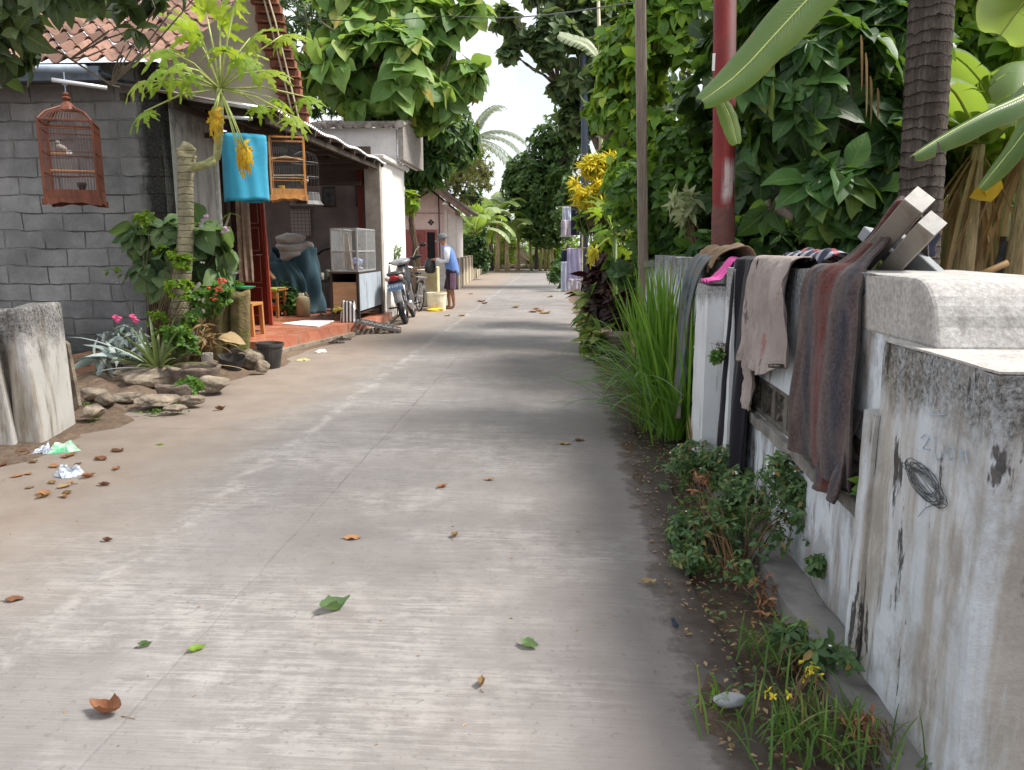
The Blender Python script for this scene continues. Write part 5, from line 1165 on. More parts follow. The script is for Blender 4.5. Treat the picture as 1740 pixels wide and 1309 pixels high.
def loft(mb, secs, n=14):
    """secs: (y, z, halfwidth, halfheight)"""
    vs = [(hw*math.cos(6.2832*k/n), y, z+hh*math.sin(6.2832*k/n)) for y,z,hw,hh in secs for k in range(n)]; m_ = len(secs)
    mb.add(vs, [(i*n+k,i*n+(k+1)%n,(i+1)*n+(k+1)%n,(i+1)*n+k) for i in range(m_-1) for k in range(n)]+[tuple(range(n))[::-1],tuple((m_-1)*n+k for k in range(n))]); return mb
P(loft(MB(),[(-.30,.72,.05,.03),(-.22,.70,.115,.07),(0,.64,.125,.11),(.3,.60,.12,.13),(.5,.55,.09,.12)]),'tail_body',BLACK,smooth=True)
P(loft(MB(),[(-.22,.79,.09,.02),(-.1,.80,.13,.035),(.2,.78,.13,.04),(.5,.75,.10,.035),(.62,.74,.06,.02)]),'seat',simple('seat_vinyl',(.045,.045,.05),.5,bump=0),smooth=True)
P(loft(MB(),[(.75,.60,.05,.14),(.9,.66,.10,.22),(1.05,.75,.12,.22),(1.15,.85,.09,.12)]),'leg_shield',BLACK,smooth=True)
P(loft(MB(),[(.9,.93,.06,.03),(1.0,.96,.17,.06),(1.1,.96,.15,.06),(1.18,.93,.06,.03)]),'handlebar_cover',simple('grey_shine',(.22,.23,.25),.3),smooth=True)
P(MB().tube([(-.34,.98,.98),(-.18,1.02,.97),(0,1.06,.95),(.18,1.02,.99),(.34,.98,1.0)],.016,8),'handlebar',BLACK,smooth=True)
for s in (-1,1):
    P(MB().tube([(s*.24,.995,.985),(s*.36,.97,.99)],.022,8),'grip',RUBBER,smooth=True)
P(MB().tube([(.22,1.0,.99),(.30,.96,1.10),(.40,.9,1.16)],.007,5),'mirror_stem',CHROME); P(MB().ico((.43,.9,1.16),.05,2,(1.3,.35,.7)),'mirror',BLACK,smooth=True)
P(MB().ico((0,-.285,.73),1,3,(.07,.03,.045)),'tail_lamp',TAILR,smooth=True)
for s in (-1,1): P(MB().ico((s*.10,-.255,.735),1,2,(.045,.04,.04)),'indicator',simple('clear_amber',(.55,.38,.34),.3),smooth=True)
pm = MB().box((0,-.325,.60),(.235,.008,.11),rx=-.25); pl = P(pm,'number_plate',simple('plate_blueblack',(.10,.16,.28),.4))
xfm = LN @ Matrix.Translation((0,-.331,.612)) @ Matrix.Rotation(R(90)-.25,4,'X')
text_mesh('AA 5127 CA', .052, PAPER, None, xfm, 'plate_letters').parent = pl
text_mesh('08.27', .026, PAPER, None, LN @ Matrix.Translation((0.02,-.318,.565)) @ Matrix.Rotation(R(90)-.25,4,'X'), 'plate_date').parent = pl
P(MB().grid(lambda u,v: ((u-.5)*.13, -.24-.06*v-.02*math.cos((u-.5)*3), .56-.20*v), 7, 7),'mudguard',simple('mud_grey',(.22,.22,.225),.4),smooth=True,solid=.006)
P(MB().box((0,.55,.33),(.20,.34,.24)).tube([(0,.5,.30),(0,.8,.34)],.09,12),'engine',simple('engine_grey',(.08,.08,.085),.5,.5),bev=.02)
P(MB().tube([(.13,.5,.2),(.14,.1,.24),(.15,-.28,.33)],[.02,.04,.045],10),'exhaust',CHROME,smooth=True)
for s in (-1,1):
    P(MB().tube([(s*.075,0,.30),(s*.09,-.04,.62)],.018,8),'shock_absorber',CHROME,smooth=True)
    P(MB().tube([(s*.06,1.2,.29),(s*.06,1.02,.8)],.018,8),'front_fork',CHROME,smooth=True)
    P(MB().tube([(s*.1,.35,.26),(s*.26,.35,.27)],.015,6),'foot_peg',RUBBER)
m = MB(); m.tube([(-.08,.45,.22),(-.30,.30,.02)],.013,6); m.build('side_stand', BLACK, t)
P(MB().bar((0,-.0,.28),(0,.5,.3),.05,.06),'swing_arm',BLACK)
# ------------------------------------------------------------ bicycle
t = thing('bicycle','old dark bicycle with a white rear rack parked behind the motorcycle','bicycle',(-3.12,17.1,0),rz=R(24))
LN = Matrix.Rotation(R(4),4,'Y')
wheel(t,0,.33,.035,tr=.022); wheel(t,1.05,.33,.035,tr=.022)
m = MB(); 
for a,b in (((0,.50,.28),(0,.38,.80)),((0,.5,.28),(0,.92,.70)),((0,.40,.74),(0,.90,.80)),((.04,0,.33),(.02,.5,.28)),((-.04,0,.33),(-.02,.5,.28)),((.04,0,.33),(.01,.40,.74)),((-.04,0,.33),(-.01,.4,.74)),((0,.90,.85),(0,.93,.68)),((.04,1.05,.33),(.02,.93,.68)),((-.04,1.05,.33),(-.02,.93,.68))): m.tube([a,b],.013,6)
xf(m,LN).build('frame', BLACK, t)
xf(MB().tube([(-.28,.72,.98),(-.25,.84,.98),(0,.9,.95),(.25,.84,.98),(.28,.72,.98)],.011,6).tube([(0,.9,.85),(0,.9,.96)],.013,6),LN).build('handlebar', CHROME, t)
xf(MB().ico((0,.36,.84),1,2,(.09,.13,.035)),LN).build('saddle', BLACK, t, smooth=True)
xf(MB().grid(lambda u,v: ((v-.5)*.05, .36*math.cos(math.pi*(.05+.85*u)), .33+.36*math.sin(math.pi*(.05+.85*u))),20,4),LN).build('mudguard', BLACK, t, solid=.004)
xf(MB().box((0,-.02,.76),(.16,.42,.02)).bar((.07,-.1,.75),(.05,0,.34),.01).bar((-.07,-.1,.75),(-.05,0,.34),.01),LN).build('rear_rack', ALU, t)
xf(MB().tube([(-.03,.5,.28),(.03,.5,.28)],.09,16).tube([(.09,.5,.28),(.09,.56,.14)],.01,5).tube([(-.09,.5,.28),(-.09,.44,.42)],.01,5),LN).build('crank', simple('crank_grey',(.1,.1,.1),.5,.4), t)
# ------------------------------------------------------------ person
t = thing('person','barefoot man in grey cap, blue shirt with white sleeves and dark shorts','person',(-2.46,17.75,0))
def skin(name, verts, edges, mat, parent, root=0, sub=2, loc=(0,0,0)):
    me = bpy.data.meshes.new(name); me.from_pydata([v[:3] for v in verts], edges, []); o = mkobj(name, me, mat, parent)
    md = o.modifiers.new('skin','SKIN'); md.use_smooth_shade = True; sv = me.skin_vertices[0].data
    for i,v in enumerate(verts): r = v[3]; sv[i].radius = r if isinstance(r,tuple) else (r,r)
    sv[root].use_root = True; s = o.modifiers.new('s','SUBSURF'); s.levels = sub; s.render_levels = sub; return o
# facing -X; x forward negative
V_ = [(0,0,.90,(.13,.15)),(-.02,0,1.05,(.115,.14)),(-.06,0,1.22,(.12,.16)),(-.11,0,1.36,(.09,.15)),(-.15,0,1.43,.055),(-.185,0,1.49,.052),(-.205,0,1.55,(.085,.075)),(-.215,0,1.62,(.088,.075)),(-.205,0,1.665,.05),(-.30,0,1.555,.014),
  # left leg (far side y+), right leg (near camera y-)
  (.0,-.09,.84,.085),(-.02,-.10,.50,.058),(.03,-.10,.30,.052),(.045,-.10,.10,.034),(.03,-.10,.045,.036),(-.09,-.11,.03,.032),(-.15,-.11,.02,.018),
  (-.02,.10,.84,.085),(-.12,.10,.50,.058),(-.10,.10,.30,.052),(-.09,.10,.10,.034),(-.10,.10,.045,.036),(-.22,.11,.03,.032),(-.28,.11,.02,.018),
  # arms: near (y-) and far
  (-.10,-.17,1.36,.055),(-.10,-.21,1.12,.042),(-.34,-.14,1.13,.033),(-.40,-.12,1.13,.03),
  (-.12,.17,1.36,.055),(-.14,.21,1.12,.042),(-.36,.12,1.14,.033),(-.42,.10,1.14,.03)]
E_ = [(0,1),(1,2),(2,3),(3,4),(4,5),(5,6),(6,7),(7,8),(6,9),(0,10),(10,11),(11,12),(12,13),(13,14),(14,15),(15,16),(0,17),(17,18),(18,19),(19,20),(20,21),(21,22),(22,23),(3,24),(24,25),(25,26),(26,27),(3,28),(28,29),(29,30),(30,31)]
for (hb,sy) in ((27,-1),(31,1)):
    hx,hy,hz,_ = V_[hb]
    for k in range(4):
        b = len(V_); ln = (.055,.06,.056,.045)[k]
        V_.append((hx-.035,hy+(k-1.5)*.017,hz+.005,.010)); V_.append((hx-.035-ln*.6,hy+(k-1.5)*.018,hz-.012,.009)); V_.append((hx-.03-ln*.75,hy+(k-1.5)*.018,hz-.035,.008))
        E_ += [(hb,b),(b,b+1),(b+1,b+2)]
    b = len(V_); V_.append((hx-.01,hy-sy*.035,hz+.0,.010)); V_.append((hx-.04,hy-sy*.045,hz-.01,.009)); E_ += [(hb,b),(b,b+1)]
body = skin('body', V_, E_, SKIN, t)
def loftz(secs,n=20):
    m = MB(); vs = [(cx+rx*math.cos(6.2832*k/n)+.006*math.sin(k*2.1+i), cy+ry*math.sin(6.2832*k/n), z) for i,(cx,cy,z,rx,ry) in enumerate(secs) for k in range(n)]
    m.add(vs,[(i*n+k,i*n+(k+1)%n,(i+1)*n+(k+1)%n,(i+1)*n+k) for i in range(len(secs)-1) for k in range(n)]); return m
WL[t.name] = Vector((0,0,0))
loftz([(.02,0,.80,.145,.185),(.015,0,.88,.145,.185),(-.01,0,1.0,.15,.19),(-.04,0,1.15,.145,.185),(-.08,0,1.30,.135,.195),(-.11,0,1.39,.11,.18),(-.13,0,1.43,.08,.11),(-.14,0,1.45,.065,.07)]).build('shirt', BLUESH, t, smooth=True, solid=.006)
for s,a in ((-1,0),(1,-.02)):
    MB().tube([(-.09+a,s*.155,1.395),(-.09+a,s*.20,1.26),(-.09+a,s*.215,1.11),(-.20+a,s*.19,1.10),(-.33+a,s*.14,1.135)],[.075,.070,.062,.055,.045],12).build('sleeve', WHITESH, t, smooth=True)
loftz([(.02,-.095,.46,.125,.105),(.01,-.10,.65,.125,.11),(.0,-.08,.84,.14,.12),(0,-.03,.92,.14,.15)]).build('shorts', SHORTC, t, smooth=True, solid=.005)
loftz([(-.09,.10,.46,.12,.105),(-.05,.10,.65,.125,.11),(.0,.08,.84,.14,.12),(0,.03,.92,.14,.15)]).build('shorts', SHORTC, t, smooth=True, solid=.005)
MB().grid(lambda u,v: (.02+.135*math.cos(-1.9+1.1*u), -.095-.02*(1-v)*0+.118*math.sin(-1.9+1.1*u), .47+.36*v),8,4).build('side_stripe', SHORTP, t, smooth=True)
m = MB(); m.lathe((-.205,0,1.60),[(.115,0),(.116,.04),(.10,.09),(.06,.125),(.0,.135)],16,cap=False,sy=.9,M=Matrix.Rotation(-.25,3,'Y')); m.build('cap', CAPC, t, smooth=True, solid=.006)
m = MB(); m.grid(lambda u,v: (-.29-.11*v*math.cos((u-.5)*2), (u-.5)*.18*(1-.3*v), 1.60-.045*v-.02*abs(u-.5)),9,5); m.build('cap_brim', simple('cap_brim_pale',(.30,.31,.30),.9), t, smooth=True, solid=.006)
m = MB(); p = Vector((-2.46-.50,17.72,.82)); m.lathe(p,[(.08,0),(.13,.04),(.14,.18),(.11,.30),(.05,.34)],14,wob=.06); wm('black_bag','black plastic bag held open by the barefoot man','bag',simple('black_film',(.02,.022,.025),.35,var=.3),m,smooth=True)
# cream stub wall, bucket, yellow rag
p = onz(745,500,0)
t = thing('cream_gatepost','short cream and yellow painted wall stub the man works at','pillar',(-3.05,18.6,0))
a = ony(706,458,18.4); b = ony(744,445,18.4)
m = MB(); m.bb(a.x,b.x-.22,18.3,18.5,0,.90); m.build('white_part', simple('cream_white',(.66,.62,.54),.85,var=.15,dirt=(.45,.38,.3)), t, bev=.02)
m = MB(); m.bb(b.x-.22,b.x+.02,18.22,18.52,0,.96); m.build('yellow_part', simple('pale_yellow',(.68,.60,.32),.85,var=.15,dirt=(.45,.38,.2)), t, bev=.02)
m = MB(); m.bb(a.x-.1,a.x+.10,18.1,18.16,.15,.92); wm('tan_plank','tan plank standing behind the bicycle','plank',PLYW,m)
p = Vector((-2.76,17.30,0)); t = thing('plastic_bucket','cream round plastic bucket at the feet of the man','bucket',tuple(p))
m = MB(); m.lathe(p,[(.20,0),(.225,.36),(.235,.37),(.235,.41),(.22,.41),(.21,.36),(.18,.02)],24,cap=False); m.lathe(p,[(0,.01),(.16,.01)],24,cap=False); m.build('body', BUCKC, t, smooth=False)
m = MB(); m.tube([p+Vector((.2*math.cos(a),.2*math.sin(a)*.3-.16,.37-.10*math.sin(a))) for a in [math.pi*k/8 for k in range(9)]],.006,5); m.build('handle', CHROME, t)
m = MB(); m.ico(tuple(onz(738,527,.03)),.13,3,(1.5,.6,.35),.3,3); wm('yellow_rag','yellow rag dropped at the foot of the cream bucket','rag',YELP,m,smooth=True)
# ------------------------------------------------------------ pink house and fence
hs2 = thing('pink_house','small pink house with a dark gabled roof and faded red double door down the lane','house',(-4.4,27,0))
Y0 = 27.0
m = MB(); m.prism([(-6.6,Y0,0),(-3.62,Y0,0),(-3.62,Y0,2.66),(-4.45,Y0,3.32),(-6.6,Y0,2.0)],(0,1.5,0)); m.build('wall', PINKW, hs2, recalc=True)
m = MB(); m.bb(-3.86,-3.60,Y0-.03,Y0+.005,0,2.55); m.bb(-3.60,-3.55,Y0,28.6,0,2.5); m.bb(-4.0,-3.88,Y0-.03,Y0,0,2.7); m.build('corner_pilaster', simple('pale_pink_white',(.66,.60,.55),.85,var=.12), hs2)
m = MB(); m.bb(-5.3,-3.9,Y0-.02,Y0-.001,2.55,2.58); m.bb(-5.3,-4.15,Y0-.02,Y0-.001,2.28+.3,2.30+.3); m.build('wall_band', simple('pink_band',(.45,.28,.26),.85), hs2)
apx = Vector((-4.30,26.5,3.52)); ev = ony(799,362,26.5); ev2 = Vector((-6.4,26.5,2.2))
m = MB(); m.add([apx,ev,ev+Vector((0,2.6,0)),apx+Vector((0,2.6,0))],[(0,1,2,3)]); m.add([apx,ev2,ev2+Vector((0,2.6,0)),apx+Vector((0,2.6,0))],[(3,2,1,0)]); m.build('roof', simple('old_brown_tiles',(.13,.095,.075),.95,var=.4,scale=6,bump=.8,bd=.03), hs2, solid=.10)
m = MB(); m.bar(apx+Vector((0,-.02,-.12)),ev+Vector((0,-.02,-.10)),.05,.14); m.build('barge_board', simple('brown_board',(.20,.13,.10),.9,var=.4), hs2)
dd = thing('x','x','x'); bpy.data.objects.remove(dd)
a = ony(703,392,26.95); b = ony(728,490,26.95); c_ = ony(742,392,26.95)
m = MB(); m.bb(a.x-.5,c_.x,Y0-.06,Y0-.022,0,a.z+.03); m.build('door_frame', simple('red_brown_frame',(.34,.10,.09),.6), hs2)
m = MB(); m.bb(a.x-.45,ony(721,400,26.95).x,Y0-.09,Y0-.061,0,a.z-.02); d_ = m.build('door', PINKD, hs2)
for z in (.2,1.1): m = MB(); m.bb(a.x-.05,a.x+.25,Y0-.10,Y0-.091,z,z+.75); m.build('door_panel', simple('door_panel_red',(.20,.05,.05),.6), d_)
m = MB(); m.bb(ony(726,400,26.95).x,ony(739,400,26.95).x,Y0-.075,Y0-.061,0,a.z-.06); m.build('doorway_shade_panel', simple('painted_doorway_shade',(.006,.005,.005),.9,bump=0), hs2)  # solid near-black panel: the shade inside the doorway is painted as colour
v = ony(732,378,26.95); m = MB()
for k in range(4): an = k*math.pi/2; m.box((v.x+.06*math.cos(an),Y0-.008,v.z+.06*math.sin(an)),(.07,.015,.07),ry=.785)
m.build('vent', BLACK, hs2)
v = ony(757,347,26.6); m = MB(); m.lathe((v.x,26.6,v.z),[(.12,-.02),(.10,.03),(.03,.06),(.02,.12)],12,cap=False); m.build('lamp_shade', simple('enamel_white',(.72,.70,.66),.4), hs2, solid=.006)
m = MB(); v1 = ony(745,322,26.9); m.tube([v1,(v1.x+.02,26.9,.2)],.025,6); m.build('drain_pipe', BLACK, hs2)
t = thing('roadside_wall','long low stained cream wall beside the lane beyond the pink house','wall',(-3.6,34,0))
for k in range(9):
    y0 = 26.2+k*1.75; xx = -3.42-.75*(y0-26)/16; x2 = -3.42-.75*(y0+1.6-26)/16
    m = MB(); m.add([(xx,y0,0),(x2,y0+1.62,0),(x2-.12,y0+1.62,0),(xx-.12,y0,0),(xx,y0,1.0),(x2,y0+1.62,1.0),(x2-.12,y0+1.62,1.0),(xx-.12,y0,1.0)],[(3,2,1,0),(4,5,6,7),(0,1,5,4),(1,2,6,5),(2,3,7,6),(3,0,4,7)]); m.build('wall_bay', FENCEC, t, recalc=True)
    m = MB(); m.box((xx-.05,y0-.06,.53),(.22,.14,1.07)); m.build('post', FENCEC, t, bev=.02)
m = MB(); m.bb(-4.2,-3.5,25.6,25.75,0,1.0); m.build('end_bay', simple('grey_bay',(.40,.38,.37),.9,var=.2), t)
# ------------------------------------------------------------ left flower bed objects
p = onz(452,628,0); t = thing('black_pot','empty black plastic flower pot at the end of the flower bed','flower pot',tuple(p))
k_ = p.y/1300
m = MB(); c = Vector((p.x,p.y+.14,0)); m.lathe(c,[(.115,0),(.15,.26),(.165,.265),(.165,.30),(.15,.30),(.14,.26),(.105,.02)],24,cap=False,M=Matrix.Rotation(.03,3,'Y')); m.lathe(c,[(0,.03),(.11,.03)],20,cap=False); m.build('shell', BLKPL, t, smooth=False)
m = MB(); m.lathe(c,[(0,.09),(.115,.08)],16,cap=False); m.build('soil', SOIL, t)
# mossy posts
def post(x0,x1,ytop,ybot,label,seed):
    p = onz((x0+x1)/2,ybot,0); r = p.y/1300*(x1-x0)/2; tp = ony((x0+x1)/2,ytop,p.y)
    rr = random.Random(seed); m = MB(); H = tp.z
    def f(u,v): a = 2*math.pi*u; q = 1+.06*math.sin(3*a+seed)+.04*math.sin(7*a+2*seed)+.03*math.sin(5*v*3+a); z = H*v+(.03*math.sin(2*a+seed) if v > .9 else 0); return (p.x+r*q*math.cos(a)+(tp.x-p.x)*v,p.y+r+r*q*math.sin(a),z)
    m.grid(f,28,14,wrap=True); n = 28; m.f.append(tuple(13*n+k for k in range(n))); tag(m.build('mossy_post', MOSSY, smooth=True), label, 'post'); return p,tp
post(385,418,497,622,'mossy cut tree-trunk post with a green plate rim on top',2); post(343,385,505,622,'wider mossy cut post just left of the one with the green plate',5)
q = ony(403,491,9.15); m = MB(); m.lathe((q.x,q.y+.12,q.z),[(.0,.0),(.12,.0),(.17,.022),(.175,.022),(.125,-.006),(0,-.006)],24,cap=False); wm('green_tray','thin green plastic plate resting on the mossy post','plate',GREENPL,m)
# pot on the post with bare stalk plant
q = ony(382,488,9.3); t = thing('grey_pot','grey plastic pot holding a pale bare-stemmed frangipani on the wide mossy post','flower pot',tuple(q))
m = MB(); m.lathe(q,[(.10,0),(.15,.16),(.17,.165),(.175,.20),(.155,.20),(.14,.16)],22,cap=False); m.lathe(q,[(0,.005),(.1,.005)],16,cap=False); m.build('shell', GREYPL, t)
m = MB(); m.lathe(q,[(0,.17),(.15,.165)],16,cap=False); m.build('soil', SOIL, t)
FR = simple('pale_stem', (.42,.36,.24), .6, var=.15, scale=20)
t2 = thing('frangipani_plant','young frangipani with pale forked stems and two leaves in the grey pot','plant',tuple(q))
m = MB(); m.tube([q+Vector((0,0,.15)),q+Vector((-.05,0,.42)),q+Vector((.0,0,.60)),ony(391,362,9.3)],[.022,.022,.02,.014],8); m.tube([q+Vector((-.05,0,.42)),q+Vector((.05,0,.30)),q+Vector((.07,0,.20))],[.018,.014,.012],6); m.tube([q+Vector((0,0,.18)),q+Vector((.1,-.05,.26))],[.02,.012],6); m.build('stem', FR, t2, smooth=True)
lv = LV(T_BROAD); a = np.array(ony(391,364,9.3)); lv.add(np.array([a,a,a]),np.array([[1,0,.05],[-.7,-.3,-.3],[.3,-.5,.3]]),[0,0,1.],[.13,.14,.08],1.1,np.array([.9,.3,.7])); lv.build('leaves', LF_LIME, t2)
# broken clay pots
def claypot(px,py,w,h,label,seed,cut=.5,mat=TERRA,tilt=0):
    p = onz(px,py,0); s = p.y/1300; r = w/2*s; hh = h*s; c = Vector((p.x,p.y+r,0.0)); t = thing('clay_pot',label,'flower pot',tuple(c),group='broken pots of the flower bed')
    def f(u,v): a = 2*math.pi*u; top = 1-cut*max(0,math.sin(a*.5+seed))**6-.04*math.sin(5*a+seed); z = hh*v*top; rr = r*(.72+.28*v); return (c.x+rr*math.cos(a)+tilt*z, c.y+rr*math.sin(a), z)
    m = MB(); m.grid(f,36,9,wrap=True); m.build('shell', mat, t, smooth=True, solid=.018)
    m = MB(); m.ico((c.x+tilt*hh*.8,c.y,hh*.72),r*.88,3,(1,1,.22),.15,seed); m.build('soil', SOIL, t, smooth=True); return c,hh
c1,h1 = claypot(283,690,60,34,'broken muddy pot at the front of the bed, bitten rim',1,.45)
c2,h2 = claypot(312,668,92,42,'wide cracked clay pot with bare soil right of the pineapple plant',4,.30)
p = onz(351,646,0); m = MB(); m.lathe((p.x,p.y+.05,0),[(.055,0),(.06,.28),(.062,.285),(.05,.285)],16,cap=False); wm('white_pipe_pot','white plastic pipe section standing beside the wide cracked pot','pipe',WHITEPL,m,smooth=True,solid=.004)
p = onz(385,635,0); t = thing('crushed_pot','crumpled black plastic pot with a torn rim in front of the mossy posts','flower pot',(p.x,p.y,0))
m = MB(); m.grid(lambda u,v: (p.x+(.11+.05*v)*math.cos(6.283*u)*(1+.15*math.sin(3*6.283*u)*v), p.y+.12+(.09+.03*v)*math.sin(6.283*u), .20*v*(1-.35*max(0,math.cos(6.283*u+.8)))),30,7,wrap=True); m.build('shell', BLKPL, t, solid=.006)
m = MB(); m.grid(lambda u,v: (p.x-.02+.22*u, p.y+.02+.1*v, .20+.06*math.sin(3*u)-.05*v+.05*u),6,4); m.build('torn_flap', GREYPL, t, solid=.004)
# carton and brick behind the gate post
p = onz(165,640,0); t = thing('old_carton','brown printed carton behind the gate post against the block wall','carton',(p.x,p.y,0))
a = ony(128,602,8.2); b = ony(165,636,8.2)
m = MB(); m.bb(a.x,b.x+.02,8.15,8.45,b.z-.02,a.z); ct = m.build('box', CARTON, t, bev=.004)
text_mesh('TEH BOTOL', .0, None, None, Matrix(), 'none') if False else None
m = MB()
for k,(w_,dz) in enumerate(((.10,.035),(.16,.075),(.13,.095),(.15,.115))): m.bb((a.x+b.x)/2-w_/2,(a.x+b.x)/2+w_/2,8.143,8.1492,a.z-dz-.008,a.z-dz)
m.build('faded_print', simple('dark_print',(.10,.05,.04),.9,bump=0), ct)
# slanted thin slab by the gate post
m = MB(); m.prism([ony(124,700,6.05),ony(134,690,6.05),ony(114,585,6.05),ony(108,580,6.05)],(0,.04,0)); wm('thin_slab','thin cement slab leaning on the far side of the left gate post','slab',ROCK,m,recalc=True)
RK = [(243,668,108,40,'largest flat brown rock of the flower bed edge, under the silver plant',3),(175,698,38,30,'rounded grey-brown rock at the front left of the bed',7),(145,718,48,28,'pale block-shaped stone right beside the gate post foot',9),
 (150,688,60,28,'brown stone wedged between the gate post and the rounded rock',12),(255,700,80,24,'low long stone in front of the largest flat rock',15),(318,694,44,18,'flat stone below the front broken pot',18),(352,672,62,30,'earthy lump right of the wide cracked pot',21),
 (420,628,50,34,'angular pale rock between the crushed pot and the black pot',24),(440,636,30,22,'small broken slab leaning on the angular pale rock',25),(212,648,64,22,'upper brown rock behind the largest flat one',31),(160,655,40,18,'small dark rock in front of the carton',33),(355,640,30,16,'small stone beside the white pipe section',35),(205,690,60,20,'half buried stone left of the low long one',37),(290,706,40,12,'thin stone at the road edge of the bed',39)]
for x,y,w_,h_,l,sd_ in RK: rock(x,y,w_,h_,l,seed=sd_)
m = MB()   # earth bank under the bed
def bank(u,v):
    a = Vector((-3.75,6.0,0)).lerp(Vector((-3.55,9.4,0)),u); b = Vector((-5.6,6.6,0)).lerp(Vector((-4.9,9.6,0)),u); p = a.lerp(b,v); ed = min(u*6,(1-u)*6,v*5,1)
    return (p.x+.05*math.sin(9*p.y),p.y,-.02+ed*(.10+.05*math.sin(5*p.x+3*p.y)*math.sin(4*p.y)+.02*math.sin(17*p.x+11*p.y)))
m.grid(bank,60,30); tag(m.build('flower_bed_soil', GROUND, smooth=True),'raised brown soil of the flower bed','soil',kind='structure')
# ------------------------------------------------------------ litter
def wrap(name,label,px,py,w,mat,seed,hh=.05,z=.006):
    p = onz(px,py,z); rr = random.Random(seed); ph = [rr.uniform(0,6) for _ in range(4)]
    m = MB(); m.grid(lambda u,v: (p.x+(u-.5)*w+.02*math.sin(9*v+ph[0]), p.y+(v-.5)*w*.7+.02*math.sin(8*u+ph[1]), z+abs(hh*math.sin(math.pi*u)*math.sin(math.pi*v)*(1+.6*math.sin(14*u+ph[2])*math.sin(12*v+ph[3])))),14,12)
    return wm(name,label,'wrapper',mat,m)
w1 = wrap('snack_wrapper','green and silver snack wrapper in the litter by the gate post',108,766,.20,simple('green_foil',(.08,.45,.20),.3,var=.3,scale=5,dirt=(.72,.78,.70),dscale=9),3)
wrap('plastic_wrapper','pale blue crumpled plastic wrapper touching the green one',78,768,.12,WRAPB,5); wrap('foil_wrapper','silvery blue crumpled wrapper below the green one',116,808,.15,WRAPB,7,.06)
wrap('white_scrap','white scrap of plastic on the dirt by the porch footing',545,598,.14,PAPER,9,.03); wrap('leaf_scrap','yellowish scrap on the dirt near the black pot',515,612,.16,simple('yellow_scrap',(.5,.45,.2),.7),11,.02)
# pale rubber tip, chip pieces
m = MB(); p = onz(1240,1212,.0); m.ico((p.x,p.y+.02,.028),.055,3,(1.0,.42,.5),.12,3,M=Matrix.Rotation(.05,3,'Z')); tag(m.build('smooth_stone', ROCKG, smooth=True),'smooth blue-grey stone at the edge of the lane in the near grass','stone')
m = MB(); p = onz(1148,1062,.006); m.bar(p,p+Vector((-.005,.04,.004)),.012,.008); m.ico(p,.012,2,(1,1,.5)); wm('plastic_bit','tiny dark blue plastic bit on the concrete near the right edge','litter',DENIMD,m)
# leaves on the lane
def fallen(px,py,size,ang,mat,label,curl=.35,tm=T_BROAD,bias=.5,z=.005,stem=True,group='fallen leaves on the lane'):
    p = onz(px,py,z); t = thing('fallen_leaf',label,'leaf',tuple(p),group=group)
    NJ,NI = 13,7; lv = LV(None); VV=[];UU=[]
    for j in range(NJ):
        y = j/(NJ-1); w = .02+.30*math.sin(math.pi*min(1,y*.97+.02))**.75*(1.15-.45*y)*(1+.05*math.sin(23*y+px))
        for i in range(NI): q = i/(NI-1)*2-1; VV.append((w*q,y,0)); UU.append(((q+1)/2,y))
    T = np.array(VV,float); U = np.array(UU,float); F = [(j*NI+i,j*NI+i+1,(j+1)*NI+i+1,(j+1)*NI+i) for j in range(NJ-1) for i in range(NI-1)]
    V2 = T.copy(); V2[:,2] = curl*(V2[:,1]-.5)**2*1.3 + curl*V2[:,0]**2*4.2 + .03*np.sin(V2[:,1]*11+px)*(V2[:,0]*4+1) + .012*np.sin(V2[:,0]*31+V2[:,1]*29+py); V2[:,0] *= 1-.35*min(curl,1); lv.t = (V2,F,U)
    d = np.array([math.cos(ang),math.sin(ang),.0]); lv.add(np.array([tuple(p)])-d*size*.5+np.array([0,0,.002]),d,[0,0,1.],size,1.25,bias); lv.build('blade', mat, t)
    if stem: m = MB(); e = Vector(tuple(p))+Vector(tuple(-d))*size*.5; m.tube([e,e+Vector(tuple(-d))*size*.2+Vector((0,0,.004)),e+Vector(tuple(-d))*size*.36+Vector((.01,0,.0))],.0014,4); m.build('stalk', STEM_B, t)
